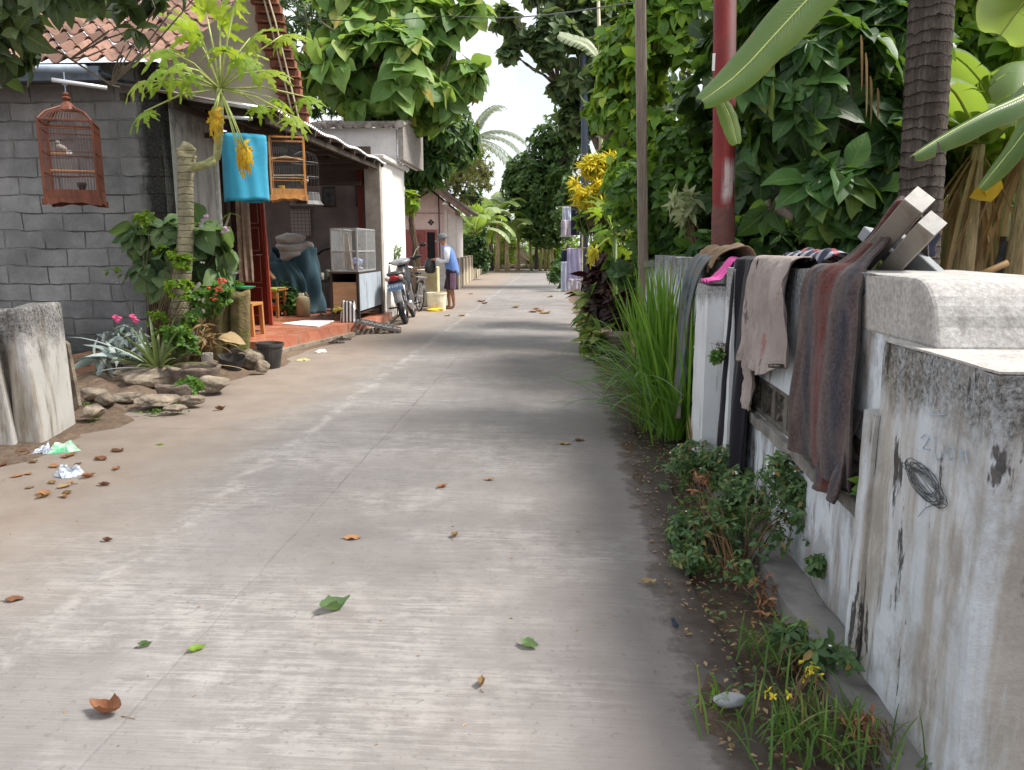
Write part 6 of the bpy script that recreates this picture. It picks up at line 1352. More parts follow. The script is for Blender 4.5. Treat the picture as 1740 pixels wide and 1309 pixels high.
FL = [(180,1212,.115,2.9,LF_BROWN,'large curled rust-brown leaf nearest the camera, lower left',.9,.4),(570,1036,.13,.75,LF_GREY,'long rolled green leaf left of the lane centre',.9,.3),(600,915,.085,.2,LF_BROWN,'flat orange-brown leaf left of a small curled one',.25,.95),(773,912,.06,1.3,LF_DRY,'small curled tan leaf right of the flat orange-brown one',.9,.3),
(752,828,.07,.8,LF_BROWN,'reddish leaf in the middle of the lane before the joint',.6,.7),(832,816,.055,.1,LF_BROWN,'reddish-tan leaf just right of the middle one',.4,.8),(900,1100,.075,-.4,LF_GREY,'folded grey-green leaf right of the lane centre',.8,.7),(818,1164,.05,1.6,LF_DRY,'small upright crumpled olive leaf near the bottom centre',1.2,.3),
(1102,991,.07,.3,LF_DRY,'pale tan leaf near the chilli bushes',.5,.8),(335,1105,.06,.7,LF_LIME,'small yellow-green leaf on its stalk, lower left half',.6,.6),(247,1099,.05,.4,LF_GREY,'tiny dark curled leaf left of the yellow-green one',.9,.0),(183,920,.05,.2,LF_BROWN,'small dark leaf alone on the left concrete',.8,.0),
(25,1020,.07,.3,LF_BROWN,'narrow brown and green leaf at the left picture edge',.3,.3),(960,755,.09,.1,LF_DRY,'tan leaf lying before the lemongrass',.3,.7),(985,749,.08,.3,LF_BROWN,'dark brown leaf touching the lemongrass shadow',.3,.1),(273,756,.05,.2,LF_LIME,'tiny yellow-green leaf on the sandy edge',.3,.7),
(178,825,.07,.2,LF_BROWN,'small dark leaf on the sand right of the wrappers',.6,.0),(375,697,.10,.8,LF_BROWN,'dark curled leaf at the foot of the flower bed',.9,.1)]
for x,y,s,a,mt,l,cu,bi in FL: fallen(x,y,s,a,mt,l,cu,bias=bi)
def drift_label(px,py,k):
    a = ('rust-brown','tan','dull brown')[k%3]; b = 'well left of' if px < 50 else ('just left of' if px < 100 else ('just right of' if px < 150 else 'far right of')); c = 'up by the post foot' if py < 785 else ('level with it' if py < 812 else 'nearer the camera')
    return '%s dry leaf %s the silvery wrapper, %s' % (a,b,c)
for k in range(24):
    px = random.uniform(0,215); py = random.uniform(762,850); px = px*.7 if py>800 else px
    fallen(px,py,random.uniform(.04,.11),random.uniform(0,6),[LF_BROWN,LF_DRY,LF_BROWN][k%3],drift_label(px,py,k),random.uniform(.2,.7),bias=random.random(),stem=k%2==0,group='leaf drift by the gate post')
FARL = ['dry leaf at the left of the far heap in the lane centre','dry leaf in the middle of the far heap','pale dry leaf at the right end of the far heap','dark dry leaf at the back of the far heap','lone brown leaf left of the far heap','pale leaf lying before the cream bucket','tan leaf right of the barefoot man','small leaf by the right hedge far down the lane','faint leaf near the stained low wall','brown leaf just behind the tan one right of the man','leaf right beside the cream bucket']
for k,(px,py) in enumerate([(905,531),(916,529),(926,533),(911,526),(876,523),(785,537),(823,516),(935,505),(800,500),(818,513),(760,537)]):
    fallen(px,py,random.uniform(.18,.30),random.uniform(0,6),[LF_BROWN,LF_DRY,LF_DRY][k%3],FARL[k],.35,bias=random.random(),group='big dry leaves far down the lane')
lv = LV(T_TINY); n = 420; x = rng.uniform(-3.6,.45,n); y = rng.uniform(1.7,16,n); y = 1.7+(y-1.7)**1.0; an = rng.random(n)*6.28
lv.add(np.stack([x,y,np.full(n,.006)],1),np.stack([np.cos(an),np.sin(an),np.zeros(n)],1),[0,0,1.],rng.uniform(.006,.022,n),.8); tag(lv.build('fine_litter', LF_DRY),'tiny bits of dry plant litter strewn over the concrete','litter',kind='stuff')
# ------------------------------------------------------------ vegetation builders
def tree(name, label, base, blobs, n, k, size, tmpl, mat, bark=BARK, r0=.16, spread=65, grav=.35, wf=1.0, cat='tree', group=None, inner=.5, thr=-.35, freq=2.2, n_limb=2, twig=.35, seed=0, up=.35, split=None, bias=None, svar=.42):
    t = thing(name, label, cat, base, group=group)
    C_, O_ = crown_pts(blobs, n, inner, thr, freq, up)
    m = MB(); limbs(m, base, blobs, r0, n_limb, C_[:int(n*twig)], seed, split); m.build('trunk', bark, t, smooth=True)
    lv = LV(tmpl); b = None if bias is None else bias(C_); rosettes(lv, C_, O_, k, size, spread, grav, wf, svar, b)
    lv.build('crown', mat, t); return t
def blob(px,py,Y,rx,rz,ry=None):
    """an ellipsoid standing at depth Y, radii in metres"""
    p = ony(px,py,Y); return (tuple(p), (rx, ry or rx*.8, rz))
def bush(name,label,base,blobs,n,k,size,tmpl,mat,stems=6,bark=STEM_B,cat='bush',group=None,spread=70,grav=.25,wf=1.,bias=None,r=.012,inner=.2,thr=-.9,freq=5,svar=.35):
    t = thing(name,label,cat,base,group=group)
    C_,O_ = crown_pts(blobs,n,inner,thr,freq,.4); b0 = Vector(base); m = MB()
    for p in C_[rng.choice(n,min(n,stems*3),replace=False)]:
        p = Vector(p); s = b0+Vector((random.uniform(-.06,.06),random.uniform(-.06,.06),0)); mid = s.lerp(p,.55)+Vector((random.uniform(-.05,.05),0,.05)); m.tube([s,mid,p],[r,r*.7,r*.3],5)
    m.build('stems', bark, t, smooth=True)
    lv = LV(tmpl); b = None if bias is None else bias(C_); rosettes(lv,C_,O_,k,size,spread,grav,wf,svar,b); lv.build('foliage',mat,t); return t
def blades(m_or_name, mat, parent, bases, dirs, lens, w, bend, seg=7, name='blades', fold=.35, taper=.5):
    """arching grass-like blades; each bends over under its own weight"""
    V=[];F=[];U=[];A=[]
    for b,d,L_,be in zip(bases,dirs,lens,bend):
        p = Vector(b); d = Vector(d).normalized(); st = L_/seg; side = d.cross(Vector((0,0,1))); side = side.normalized() if side.length>.05 else Vector((math.cos(L_*99),math.sin(L_*99),0)); v0 = len(V); rv = random.random()
        for i in range(seg+1):
            t = i/seg; ww = w*(min(1,t*6+.45))*(1-t**2.2)**taper+.0008; nn = side.cross(d)
            for q,s in ((0,-1),(.5,0),(1,1)): V.append(p+side*ww*s-nn*(0 if s==0 else -fold*ww)); U.append((q,t)); A.append(rv)
            p = p+d*st; d = (d+Vector((0,0,-be*t*2/seg))).normalized()
        for i in range(seg):
            a = v0+i*3; F += [(a,a+1,a+4,a+3),(a+1,a+2,a+5,a+4)]
    o = wl_of(parent); me = bpy.data.meshes.new(name); me.from_pydata([tuple(v-o) for v in V],[],F); me.update()
    uv = me.uv_layers.new(name='uv'); uv.data.foreach_set('uv', np.array(U,np.float32)[[l.vertex_index for l in me.loops]].ravel())
    at = me.attributes.new('lv','FLOAT','POINT'); at.data.foreach_set('value', np.array(A,np.float32)); return mkobj(name, me, mat, parent, True)
def banana_leaf(name, mat, parent, pts, w, rib=(0,0,1), tears=6, seed=0, nl=46, curl=.25, lv_=.5, label=None):
    """one big blade along a curve, feather torn, with its midrib; pts are world points"""
    rr = random.Random(seed); P_ = [Vector(p) for p in pts]; n = len(P_)-1
    def c(t):
        i = min(int(t*n),n-1); f = t*n-i; p0,p1,p2,p3 = P_[max(i-1,0)],P_[i],P_[i+1],P_[min(i+2,n)]
        return ((p1*2)+(p2-p0)*f+(p0*2-p1*5+p2*4-p3)*f*f+(p1*3-p0-p2*3+p3)*f*f*f)*.5
    V=[];F=[];U=[]; nw = 6; tr = {s:set(rr.sample(range(4,nl-3),tears)) for s in (-1,1)}
    up0 = Vector(rib)
    for s in (-1,1):
        off = 0; start = True
        for i in range(nl+1):
            t = i/nl; p = c(t); d = (c(min(1,t+.01))-c(max(0,t-.01))).normalized(); side = d.cross(up0).normalized()*s; nn = side.cross(d)*s
            if nn.dot(up0) < 0: nn = -nn
            ww = w*(math.sin(math.pi*min(1,(t*.93+.05)))**.45)*(1-.0*t)*(1+.03*math.sin(30*t+seed)); fl = .04*math.sin(9*t+seed+s)*w
            rep = 2 if (i in tr[s]) else 1
            for r_ in range(rep):
                sh = (0 if rep == 1 else (-.018 if r_==0 else .018)); 
                for j in range(nw):
                    q = j/(nw-1); V.append(p + side*ww*q*(1-.05*(rep>1)) + nn*(.22*ww*math.sin(q*2.0)-curl*ww*q*q*1.6) + nn*fl*q + d*(sh*q*q+ww*.30*q*q)); U.append((.5+.5*s*q, t))
                b = len(V)-nw
                if b-nw >= 0 and not start and not (rep==2 and r_==1):
                    F += [(b-nw+j,b-nw+j+1,b+j+1,b+j) for j in range(nw-1)]
                start = False
        if s == -1: first = len(V)
    F = [f for f in F if not (f[0] < first <= f[2])] if True else F
    o = wl_of(parent); me = bpy.data.meshes.new(name); me.from_pydata([tuple(v-o) for v in V],[],F); me.update()
    uv = me.uv_layers.new(name='uv'); uv.data.foreach_set('uv', np.array(U,np.float32)[[l.vertex_index for l in me.loops]].ravel())
    at = me.attributes.new('lv','FLOAT','POINT'); at.data.foreach_set('value', np.full(len(V),lv_,np.float32)); ob = mkobj(name, me, mat, parent, True)
    if label: ob['label'] = label
    m = MB(); m.tube([c(i/14.) for i in range(15)],[.014*(w/.25)*(1-.85*i/14.)+.002 for i in range(15)],6); m.build('midrib', PETI, ob) if False else m.build('midrib', PETI, parent, smooth=True)
    return ob
def m_banana():
    m = NM('banana_blade'); uvn = m.t.nodes.new('ShaderNodeUVMap'); s = m.sep(uvn.outputs[0]); at = m.t.nodes.new('ShaderNodeAttribute'); at.attribute_name = 'lv'
    x = m.math('ABSOLUTE', m.math('SUBTRACT', s[0], .5)); v = m.math('FRACT', m.math('MULTIPLY', m.math('SUBTRACT', s[1], m.math('MULTIPLY', x, .14)), 75.0))
    ln = m.ramp(v,[(0,1),(.25,0),(.8,0),(1,1)]); c = m.ramp(at.outputs['Fac'],[(0,(.06,.13,.05)),(.5,(.13,.22,.05)),(.8,(.22,.34,.05)),(1,(.42,.48,.34))])
    c = m.mix(m.math('MULTIPLY',ln,.28),c,(.055,.11,.025)); c = m.mix(m.ramp(m.noise(5,5),[(.5,0),(.75,.3)]),c,(.26,.28,.09)); c = m.mix(m.ramp(x,[(.0,.7),(.015,.3),(.03,0)]),c,(.30,.36,.12))
    c = m.mix(m.ramp(m.math('ADD',x,m.math('MULTIPLY',m.noise(14,3),.12)),[(.545,0),(.56,.8)]),c,(.22,.13,.05))
    m.val(m.b.inputs['Base Color'], c); m.b.inputs['Roughness'].default_value = .38; m.bump(ln,.3,.006)
    tr = m.t.nodes.new('ShaderNodeBsdfTranslucent'); m.lk(m.mix(.5,c,(.45,.62,.05)),tr.inputs[0]); ms = m.t.nodes.new('ShaderNodeMixShader'); ms.inputs[0].default_value = .42
    m.lk(m.b.outputs[0],ms.inputs[1]); m.lk(tr.outputs[0],ms.inputs[2]); m.lk(ms.outputs[0],m.out.inputs[0]); return m.m
BLADE = m_banana()
def banana_plant(label, base, h, nleaf, L_, w, seed=0, group=None, r=.11, mat_stem=None, lvr=(.3,.8), lean=(0,0), droop=.9, dry=2, only=None):
    rr = random.Random(seed); b = Vector(base); t = thing('banana_plant',label,'banana plant',base,group=group); top = b+Vector((lean[0],lean[1],h))
    m = MB(); m.tube([b,b.lerp(top,.5)+Vector((rr.uniform(-.05,.05),0,0)),top],[r*1.15,r*.9,r*.5],12); m.build('pseudostem', mat_stem or GSTEM, t, smooth=True)
    for k in range(nleaf):
        a = 2.4*k+rr.uniform(-.3,.3)+seed if only is None else only[k]; el = rr.uniform(.35,1.25); d = Vector((math.cos(a)*math.cos(el),math.sin(a)*math.cos(el),math.sin(el))); pts=[top]
        for i in range(1,6): d = (d+Vector((0,0,-droop*.16*i*rr.uniform(.7,1.2)))).normalized(); pts.append(pts[-1]+d*L_/5)
        banana_leaf('leaf_blade', BLADE, t, pts, w, tears=rr.randint(3,8), seed=seed*10+k, nl=26, lv_=rr.uniform(*lvr))
    if dry:
        bs=[top-Vector((0,0,h*.05*rr.random())) for _ in range(dry*7)]; ds=[Vector((math.cos(a)*.55,math.sin(a)*.55,-.9)) for a in [rr.uniform(0,6.28) for _ in range(dry*7)]]
        blades(None,LF_DRY,t,bs,ds,[h*rr.uniform(.45,.8) for _ in bs],.018,[2.5]*len(bs),name='dry_leaves',fold=.8)
    return t
def petiole_crown(t, top, n, Lp, ls, mat, el=(.1,1.2), seed=0, sag=.25, bias=None, keep=None, r=.007, a0=0):
    rr = random.Random(seed); lv = LV(T_PALM); m = MB(); top = Vector(top)
    for k in range(n):
        a = a0+2.4*k+rr.uniform(-.25,.25); e = el[0]+(el[1]-el[0])*k/max(1,n-1); d = Vector((math.cos(a)*math.cos(e),math.sin(a)*math.cos(e),math.sin(e))); L_ = Lp*rr.uniform(.8,1.1)
        if keep and not keep(a): continue
        pts=[top+Vector((0,0,-.02*k/n))]; 
        for i in range(5): pts.append(pts[-1]+d*L_/5); d=(d+Vector((0,0,-sag*.35))).normalized()
        m.tube(pts,[r,r*.95,r*.8,r*.7,r*.6,r*.5],6); e_=np.array(tuple(pts[-1])); dd=np.array(tuple(d))
        lv.add(e_[None],dd[None]+np.array([[0,0,-.15]]),np.array([[0,0,1.]])-.15*dd,ls*rr.uniform(.85,1.15),1.0,(bias if bias is not None else rr.random()))
    m.build('petiole', PETI, t, smooth=True); lv.build('leaves', mat, t)
# ------------------------------------------------------------ left side trees
# big teak-like tree behind the porch
tree('teak_tree','big tree with large drooping pale green leaves rising behind the porch canopy',(-4.6,17.8,0),
  [blob(590,70,17.1,.8,.7),blob(640,110,16.6,1.15,.95),blob(505,120,17.1,.8,.40,.5),blob(610,135,17.1,.7,.36,.5),blob(715,160,17.2,.7,.5),blob(725,45,17.6,.65,.6),blob(640,10,18.1,1.3,.7),blob(800,20,17.6,.22,.22),blob(795,125,17.4,.18,.18)],
  330,8,.47,T_BROAD,LF_TEAK,r0=.20,spread=78,grav=.75,wf=1.12,inner=.35,thr=-.25,freq=3.0,seed=3,split=.45,twig=.4)
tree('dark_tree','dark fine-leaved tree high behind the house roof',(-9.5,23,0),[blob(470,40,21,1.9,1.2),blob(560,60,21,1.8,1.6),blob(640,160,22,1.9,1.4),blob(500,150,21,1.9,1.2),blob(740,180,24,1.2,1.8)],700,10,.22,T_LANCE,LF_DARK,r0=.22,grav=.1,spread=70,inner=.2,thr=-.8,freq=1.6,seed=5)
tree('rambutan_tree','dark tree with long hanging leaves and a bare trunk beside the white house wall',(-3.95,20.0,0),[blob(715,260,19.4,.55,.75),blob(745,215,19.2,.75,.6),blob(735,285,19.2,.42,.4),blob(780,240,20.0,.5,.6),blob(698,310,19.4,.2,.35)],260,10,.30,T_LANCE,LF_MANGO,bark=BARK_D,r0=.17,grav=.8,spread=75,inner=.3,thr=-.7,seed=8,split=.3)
tree('feathery_tree','olive feathery tree over the pink house roof',(-5.6,30,0),[blob(790,250,27,.7,1.2),blob(775,300,28,.8,1.0),blob(815,290,30,.6,1.1),blob(760,200,28,.7,.8)],420,9,.16,T_LANCE,leafmat('leaf_olive',[(0,(.09,.11,.03)),(.6,(.17,.19,.05)),(1,(.28,.25,.08))],.6,.35,(.4,.45,.1)),r0=.12,grav=.3,inner=.1,thr=-.6,freq=2.5,seed=9)
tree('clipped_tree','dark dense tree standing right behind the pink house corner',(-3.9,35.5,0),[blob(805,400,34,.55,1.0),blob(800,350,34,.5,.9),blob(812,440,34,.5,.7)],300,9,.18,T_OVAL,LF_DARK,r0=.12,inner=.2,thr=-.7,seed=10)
# broad shrub leaves by the trunk of rambutan
bush('wall_shrub','broad leaved light green shoot beside the white house wall',(-3.25,18.4,0),[blob(697,345,18.3,.14,.25),],11,5,.22,T_BROAD,LF_LIME,stems=3,wf=1.1)
bush('fern_sprig','pale ferny weed growing up the white wall behind the motorcycle',(-3.33,15.9,0),[blob(674,440,15.9,.10,.40),blob(672,480,15.9,.10,.25)],46,5,.10,T_LANCE,LF_GREY,stems=5,grav=.2,r=.006)
# top left overhanging tree, trunk outside the frame
tree('overhanging_tree','dark glossy leaved branch hanging into the top left corner before the roof',(-5.6,4.4,0),[blob(-40,60,4.6,.45,.32),blob(60,20,4.5,.45,.24),blob(185,60,4.7,.24,.20),blob(240,95,4.9,.16,.16),blob(300,15,4.8,.22,.14),blob(200,150,5.0,.12,.12),blob(-160,20,4.6,.7,.5),blob(120,-60,4.6,.7,.25),blob(205,110,4.9,.10,.16)],165,7,.135,T_BROAD,leafmat('leaf_overhang',[(0,(.025,.045,.015)),(.6,(.055,.085,.03)),(1,(.12,.17,.06))],.36,.22,(.2,.32,.05),.3),r0=.055,spread=88,grav=.7,wf=1.0,inner=.15,thr=-.45,freq=4,seed=11,split=.62,n_limb=2)
# papaya: cut stump with a fresh crown
t = thing('papaya_tree','papaya tree with a cut-off knobbly trunk top and a side shoot bearing bright leaves','papaya tree',(-4.35,8.35,0))
S0 = ony(302,640,8.35); S0.z = 0; pts = [Vector((S0.x-.02,8.35,0)),ony(305,520,8.35),ony(316,400,8.35),ony(315,300,8.35),ony(318,262,8.35)]
def m_papbark():
    n = NM('papaya_bark'); s = n.sep(); z = n.math('ADD', s[2], n.math('MULTIPLY', n.noise(6,4), .05)); r = n.ramp(n.math('FRACT', n.math('MULTIPLY', z, 13.0)), [(0,0),(.12,1),(.85,.85),(1,0)])
    c = n.ramp(n.noise(7,6,.7), [(.3,(.16,.145,.10)),(.5,(.30,.265,.175)),(.72,(.40,.37,.27))]); c = n.mix(n.math('MULTIPLY', n.math('SUBTRACT',1.0,r), n.ramp(n.noise(9,3),[(.4,0),(.6,.7)])), c, (.09,.08,.055))
    c = n.mix(n.ramp(n.noise(3,5,.7),[(.5,0),(.68,.6)]), c, (.15,.16,.10)); n.bump(n.math('ADD', r, n.noise(25,5,.7)), .8, .015); return n.done(c,.9,spec=.15)
PB = m_papbark()
m = MB(); m.tube(pts,[.14,.11,.085,.080,.10],16); m.ico(tuple(ony(318,265,8.35)),.125,3,(.85,.85,1.1),.22,4); m.build('trunk', PB, t, smooth=True)
m = MB(); a = ony(330,285,8.3); pth = [a,ony(350,280,8.2),ony(368,268,8.15),ony(371,240,8.1),ony(372,205,8.05),ony(373,150,8.0)]
m.tube(pth,[.045,.042,.040,.042,.048,.036],12); m.tube([ony(345,282,8.2),ony(362,278,8.1),ony(366,272,8.1)],[.03,.03,.012],8); m.build('side_shoot', simple('shoot_green',(.34,.36,.16),.7,var=.35,scale=25,bump=.5), t, smooth=True)
top = ony(374,152,8.0)
petiole_crown(t, top, 5, .55, .50, LF_PAP, el=(.05,1.3), seed=2, sag=.18, a0=.4)
lvp = LV(T_PALM); m = MB()
for (px,py,Y,s,dx,dz,b) in ((245,190,7.7,.42,-1,-.55,.4),(285,85,7.8,.62,-1,.0,.6),(330,55,8.1,.6,-.4,.5,.8),(375,45,8.2,.6,.1,.7,.7),(425,65,8.1,.58,.6,.4,.8),(450,120,8.0,.50,1,-.1,.9),(415,100,7.6,.42,.5,-.5,.5),(500,200,7.8,.40,.9,-.75,.85),(265,120,7.6,.5,-.8,-.6,.5),(300,110,7.5,.45,-.5,-.3,.7),(440,180,8.3,.4,.8,-.4,.6),(520,165,8.3,.42,.9,-.3,.5),(235,140,8.0,.4,-.8,-.5,.9),(480,60,8.3,.5,.9,.1,.95),(350,20,8.0,.5,0,.6,.9),(400,5,8.0,.5,.2,.5,.9),(320,130,7.7,.42,-.4,-.5,.5)):
    e = ony(px,py,Y); mid = top.lerp(e,.5)+Vector((0,0,.06)); m.tube([top,mid,e],[.011,.010,.007],6)
    lvp.add(np.array([tuple(e)]),np.array([[dx,-.25,dz]]),np.array([[-dz*dx*.6,-.55,.9]]),s*.98,1.0,b)
m.build('petiole', PETI, t, smooth=True); lvp.build('leaves', LF_PAP, t)
lvp = LV(T_PALM); m = MB()
for (px,py,s,b,dx) in ((360,192,.38,.3,-.12),(364,200,.40,.5,.08),(358,205,.32,.9,-.2),(412,248,.40,.6,.05),(404,258,.40,.3,-.22),(420,258,.38,.8,.22),(411,268,.36,.5,-.03)):
    e = ony(px,py,7.85); m.tube([top,top.lerp(e,.5)+Vector((.02,-.03,0)),e],[.009,.008,.006],6)
    lvp.add(np.array([tuple(e)]),np.array([[dx,-.1,-1.]]),np.array([[.1+dx*3,-1.,.2]]),s,.5,b)
m.build('petiole', PETI, t, smooth=True); o = lvp.build('yellow_leaves', LF_GOLD, t); o['label'] = 'drooping withered golden yellow papaya leaves'
# bushes round the papaya foot
def tip(px,py,Y): return tuple(ony(px,py,Y))
t = bush('broadleaf_plant','tall plant with big dull green leaves and lilac flowers around the papaya trunk',(-4.75,8.55,0),[blob(290,420,8.55,.30,.30,.15),blob(355,430,8.6,.16,.38,.15),blob(240,400,8.5,.12,.14),blob(265,460,8.4,.15,.16)],58,5,.24,T_BROAD,LF_GREY,stems=7,wf=1.35,spread=75,grav=.6)
m = MB()
for px,py in ((345,375),(341,385),(383,388),(378,395),(350,368),(387,393)): m.ico(tip(px,py,8.45),.022,2,(1.3,.8,.9),.4,px)
m.build('flower_cluster', LILAC, t)
bush('lime_shoots','bright lime green twiggy shoots in front of the grey wall corner',(-4.6,8.3,.1),[blob(285,425,8.3,.16,.08),blob(190,465,8.3,.14,.05),blob(310,445,8.2,.12,.08),blob(270,540,8.1,.14,.10),blob(245,375,8.3,.12,.10),blob(310,490,8.1,.18,.12)],110,6,.055,T_OVAL,LF_LIME,stems=9,r=.006,wf=1.2)
t = bush('euphorbia_plant','thorny bush with small bright leaves and coral red flowers left of the mossy post',(-4.05,8.3,.1),[blob(345,510,8.2,.24,.16),blob(372,500,8.1,.14,.12),blob(330,545,8.1,.2,.12)],150,6,.055,T_OVAL,LF_MID,stems=8,r=.008,wf=1.2)
m = MB()
for k in range(26): px,py = random.choice([(378,478),(372,490),(366,504),(382,484),(370,510),(350,492)]); m.ico(tip(px+random.uniform(-9,9),py+random.uniform(-5,5),7.95),.016,1,(1.4,1,.6),.3,k)
m.build('flowers', REDP, t)
bush('small_leaf_shrub','small round-leaved green shrub between the pineapple plant and the mossy posts',(-4.15,7.7,.1),[blob(305,575,7.6,.15,.14),blob(325,590,7.6,.10,.10),blob(285,565,7.7,.10,.08)],110,6,.045,T_ROUND,LF_MID,stems=7,r=.005)
# bromeliad / pineapple plant
t = thing('pineapple_plant','spiky pineapple plant with long arching grey-green striped leaves','plant',tuple(onz(268,640,.22)))
b0 = ony(268,628,7.5); bs=[];ds=[];ls=[];be=[]
for k in range(34):
    a = 2.4*k; e = .25+1.1*(k%17)/17; bs.append(b0+Vector((.03*math.cos(a),.03*math.sin(a),0))); ds.append((math.cos(a)*math.cos(e),math.sin(a)*math.cos(e),math.sin(e))); ls.append(random.uniform(.35,.62)); be.append(.9)
blades(None,leafmat('leaf_pineapple',[(0,(.08,.12,.05)),(.6,(.16,.21,.08)),(1,(.28,.30,.13))],.45,.2,(.3,.4,.1),.2),t,bs,ds,ls,.020,be,name='leaves',fold=.7)
bs=[b0,b0]; blades(None,LF_SILV,t,bs,[(-1,-.1,.55),(-.9,-.4,.1)],[.95,.6],.020,[.7,.6],name='long_leaf',fold=.6)
t = bush('silver_plant','silvery white-leaved plant with two pink flowers beside the pineapple plant',(-4.9,8.0,.05),[blob(215,570,8.0,.26,.13),blob(245,590,7.9,.12,.1),blob(195,595,7.9,.1,.1)],46,6,.085,T_LANCE,LF_SILV,stems=8,r=.006,wf=1.4,grav=.5)
m = MB()
for k,(px,py) in enumerate(((199,545),(203,542),(228,541),(224,538),(196,540),(231,545))): m.ico(tip(px,py,7.8),.028,2,(1.1,.8,1),.45,k)
m.build('flowers', PINKP, t)
bush('silver_leaf_plant','low plant with long silver-blue leaves below the pineapple plant',(-4.7,7.6,.15),[blob(185,610,7.5,.14,.05),blob(200,622,7.4,.10,.05)],6,4,.22,T_LANCE,LF_SILV,stems=3,r=.006,grav=.3)
bush('green_fern','bright feathery green weed in front of the wide cracked pot',(-3.75,7.05,.03),[blob(320,655,6.95,.12,.08)],40,6,.06,T_OVAL,LF_MID,stems=6,r=.004)
lv = LV(T_OVAL)
for px,py,n,s in ((255,703,14,.045),(305,690,10,.05),(180,668,8,.05),(275,700,12,.04),(150,712,8,.04),(330,665,8,.04),(235,690,8,.04),(140,690,8,.05),(365,640,8,.04),(300,700,10,.035)):
    c = np.array(onz(px,py,.03)); q = c+rng.normal(0,.05,(n,3))*[1,1,.15]; dd = rng.normal(size=(n,3)); dd[:,2] = .4; lv.add(q,dd,[0,0,1.],s)
tag(lv.build('weeds', LF_MID),'tiny green weeds sprouting between the edging rocks','weeds',kind='stuff')
bush('dry_sprout','dry tan sprouting stalks behind the white pipe section',(-3.9,7.8,.1),[blob(345,570,7.8,.05,.16)],14,4,.12,T_LANCE,LF_DRY,stems=6,grav=.1)
t = thing('wilted_leaves','yellowing wilted stems arching over the crushed pot','plant',tuple(onz(385,640,.1)))
blades(None,LF_DRY,t,[ony(348,600,7.9),ony(350,596,7.9),ony(352,620,7.8),ony(350,572,8.0)],[(1,-.3,.5),(.9,-.5,.3),(1,-.2,.0),(1,0,.2)],[.5,.45,.5,.35],.012,[1.6,1.5,.5,.8],name='stems')
lv = LV(T_BROAD); lv.add(np.array([tip(370,575,8.0)]),[[1,0,.1]],[0,-.5,1.],.28,1.1,.9); lv.build('leaves', LF_DRY, t)
bush('potted_plant','dark bushy potted plant on the porch floor by the jerrycan',tuple(onz(488,522,FZ)),[blob(487,500,13.9,.26,.24),blob(497,515,13.7,.2,.16)],130,6,.11,T_OVAL,LF_MANGO,stems=8,group=None)
bush('tray_sprouts','few small green sprouts beside the green plastic plate',(-3.95,9.2,.86),[blob(405,482,9.2,.05,.03)],8,4,.05,T_OVAL,LF_MID,stems=4,r=.004)
# ------------------------------------------------------------ far end of the lane
tree('mango_tree','dense dark rounded tree overhanging the far bend of the lane',(1.2,49.5,0),[blob(905,310,46,1.9,2.0),blob(945,260,46,1.8,2.1),blob(900,370,46,1.7,1.1),blob(965,340,44,1.6,2.0),blob(985,200,44,1.3,2.0),blob(875,300,46,.7,1.0),blob(930,400,46,1.2,.7)],1500,9,.30,T_OVAL,leafmat('leaf_far_mango',[(0,(.035,.075,.022)),(.6,(.065,.13,.035)),(1,(.13,.22,.055))],.45,.3,(.2,.35,.05)),bark=BARK_D,r0=.3,spread=70,grav=.25,inner=.25,thr=-.75,freq=1.3,seed=21)
for k,(px,Y,h_,s) in enumerate(((820,42,2.6,1),(845,44,3.0,2),(835,47,3.4,3),(862,45,2.2,4),(808,40.5,2.1,5),(880,48,2.3,6),(912,49,2.2,7),(938,47.5,2.0,8),(850,52,3.6,9))):
    c = ony(px,440,Y); banana_plant(('lush banana plant nearest the low stained wall','tall banana plant at the left of the far grove','tallest pale banana plant deep in the far grove','short banana plant at the middle of the far grove','small banana plant tucked behind the low stained wall','banana plant left of the dark tree trunk','banana plant under the dark tree crown','small banana plant right under the dark tree','banana plant farthest back in the grove')[k],(c.x,Y,0),h_,8,2.2,.44,seed=s,group='banana grove at the far bend',r=.13,lvr=(.5,1.0),mat_stem=WHEAT if k%2 else BARK_D,dry=1,droop=.75)
bush('far_hedge','pale green undergrowth behind the banana grove',(0,54,0),[blob(880,430,54,3,1.0),blob(960,430,54,3,.9),blob(800,400,54,3,1.8),blob(930,400,56,4,1.6),blob(760,390,56,3,2.2)],700,8,.35,T_OVAL,LF_FAR,stems=10,r=.03,freq=1.5)
t = thing('garden_wall','pale far garden wall glimpsed beyond the banana grove','wall',(1,52,0)); m = MB(); m.bb(-3,6,52,52.2,0,1.25); m.build('body', simple('far_wall',(.50,.46,.42),.9), t)
for k,(px,Y) in enumerate(((918,46.2),(927,46.5),(934,46.4),(903,47.2))):
    c = ony(px,440,Y); m = MB(); a_ = Vector((c.x,Y,0)); m.tube([a_,a_+Vector((random.uniform(-.1,.1),0,1.1)),a_+Vector((random.uniform(-.2,.2),0,2.3))],[.10,.09,.07],8); tag(m.build('banana_plant', GSTEM, smooth=True),'bare pole-like banana plant stem at the far road edge','banana plant','bare stems at the far bend')
m = MB()
for k in range(7): c = ony(830+k*22,455,50.6); m.tube([(c.x,50.6,.15),(c.x+1.2,50.9,.18)],.16,8)
wm('log_pile','fallen trunks lying along the far road edge','logs',BARK,m,smooth=True)
bush('far_undergrowth','bright green undergrowth in front of the far garden wall',(-1.5,50.9,0),[blob(835,440,50.9,1.2,.5,.4),blob(880,436,50.9,1.2,.6,.4),blob(925,440,50.9,1.0,.5,.4),blob(860,415,50.9,.9,.7,.4),blob(950,430,50.9,.7,.8,.4)],300,8,.30,T_LANCE,LF_LIME,stems=12,r=.02,freq=2)
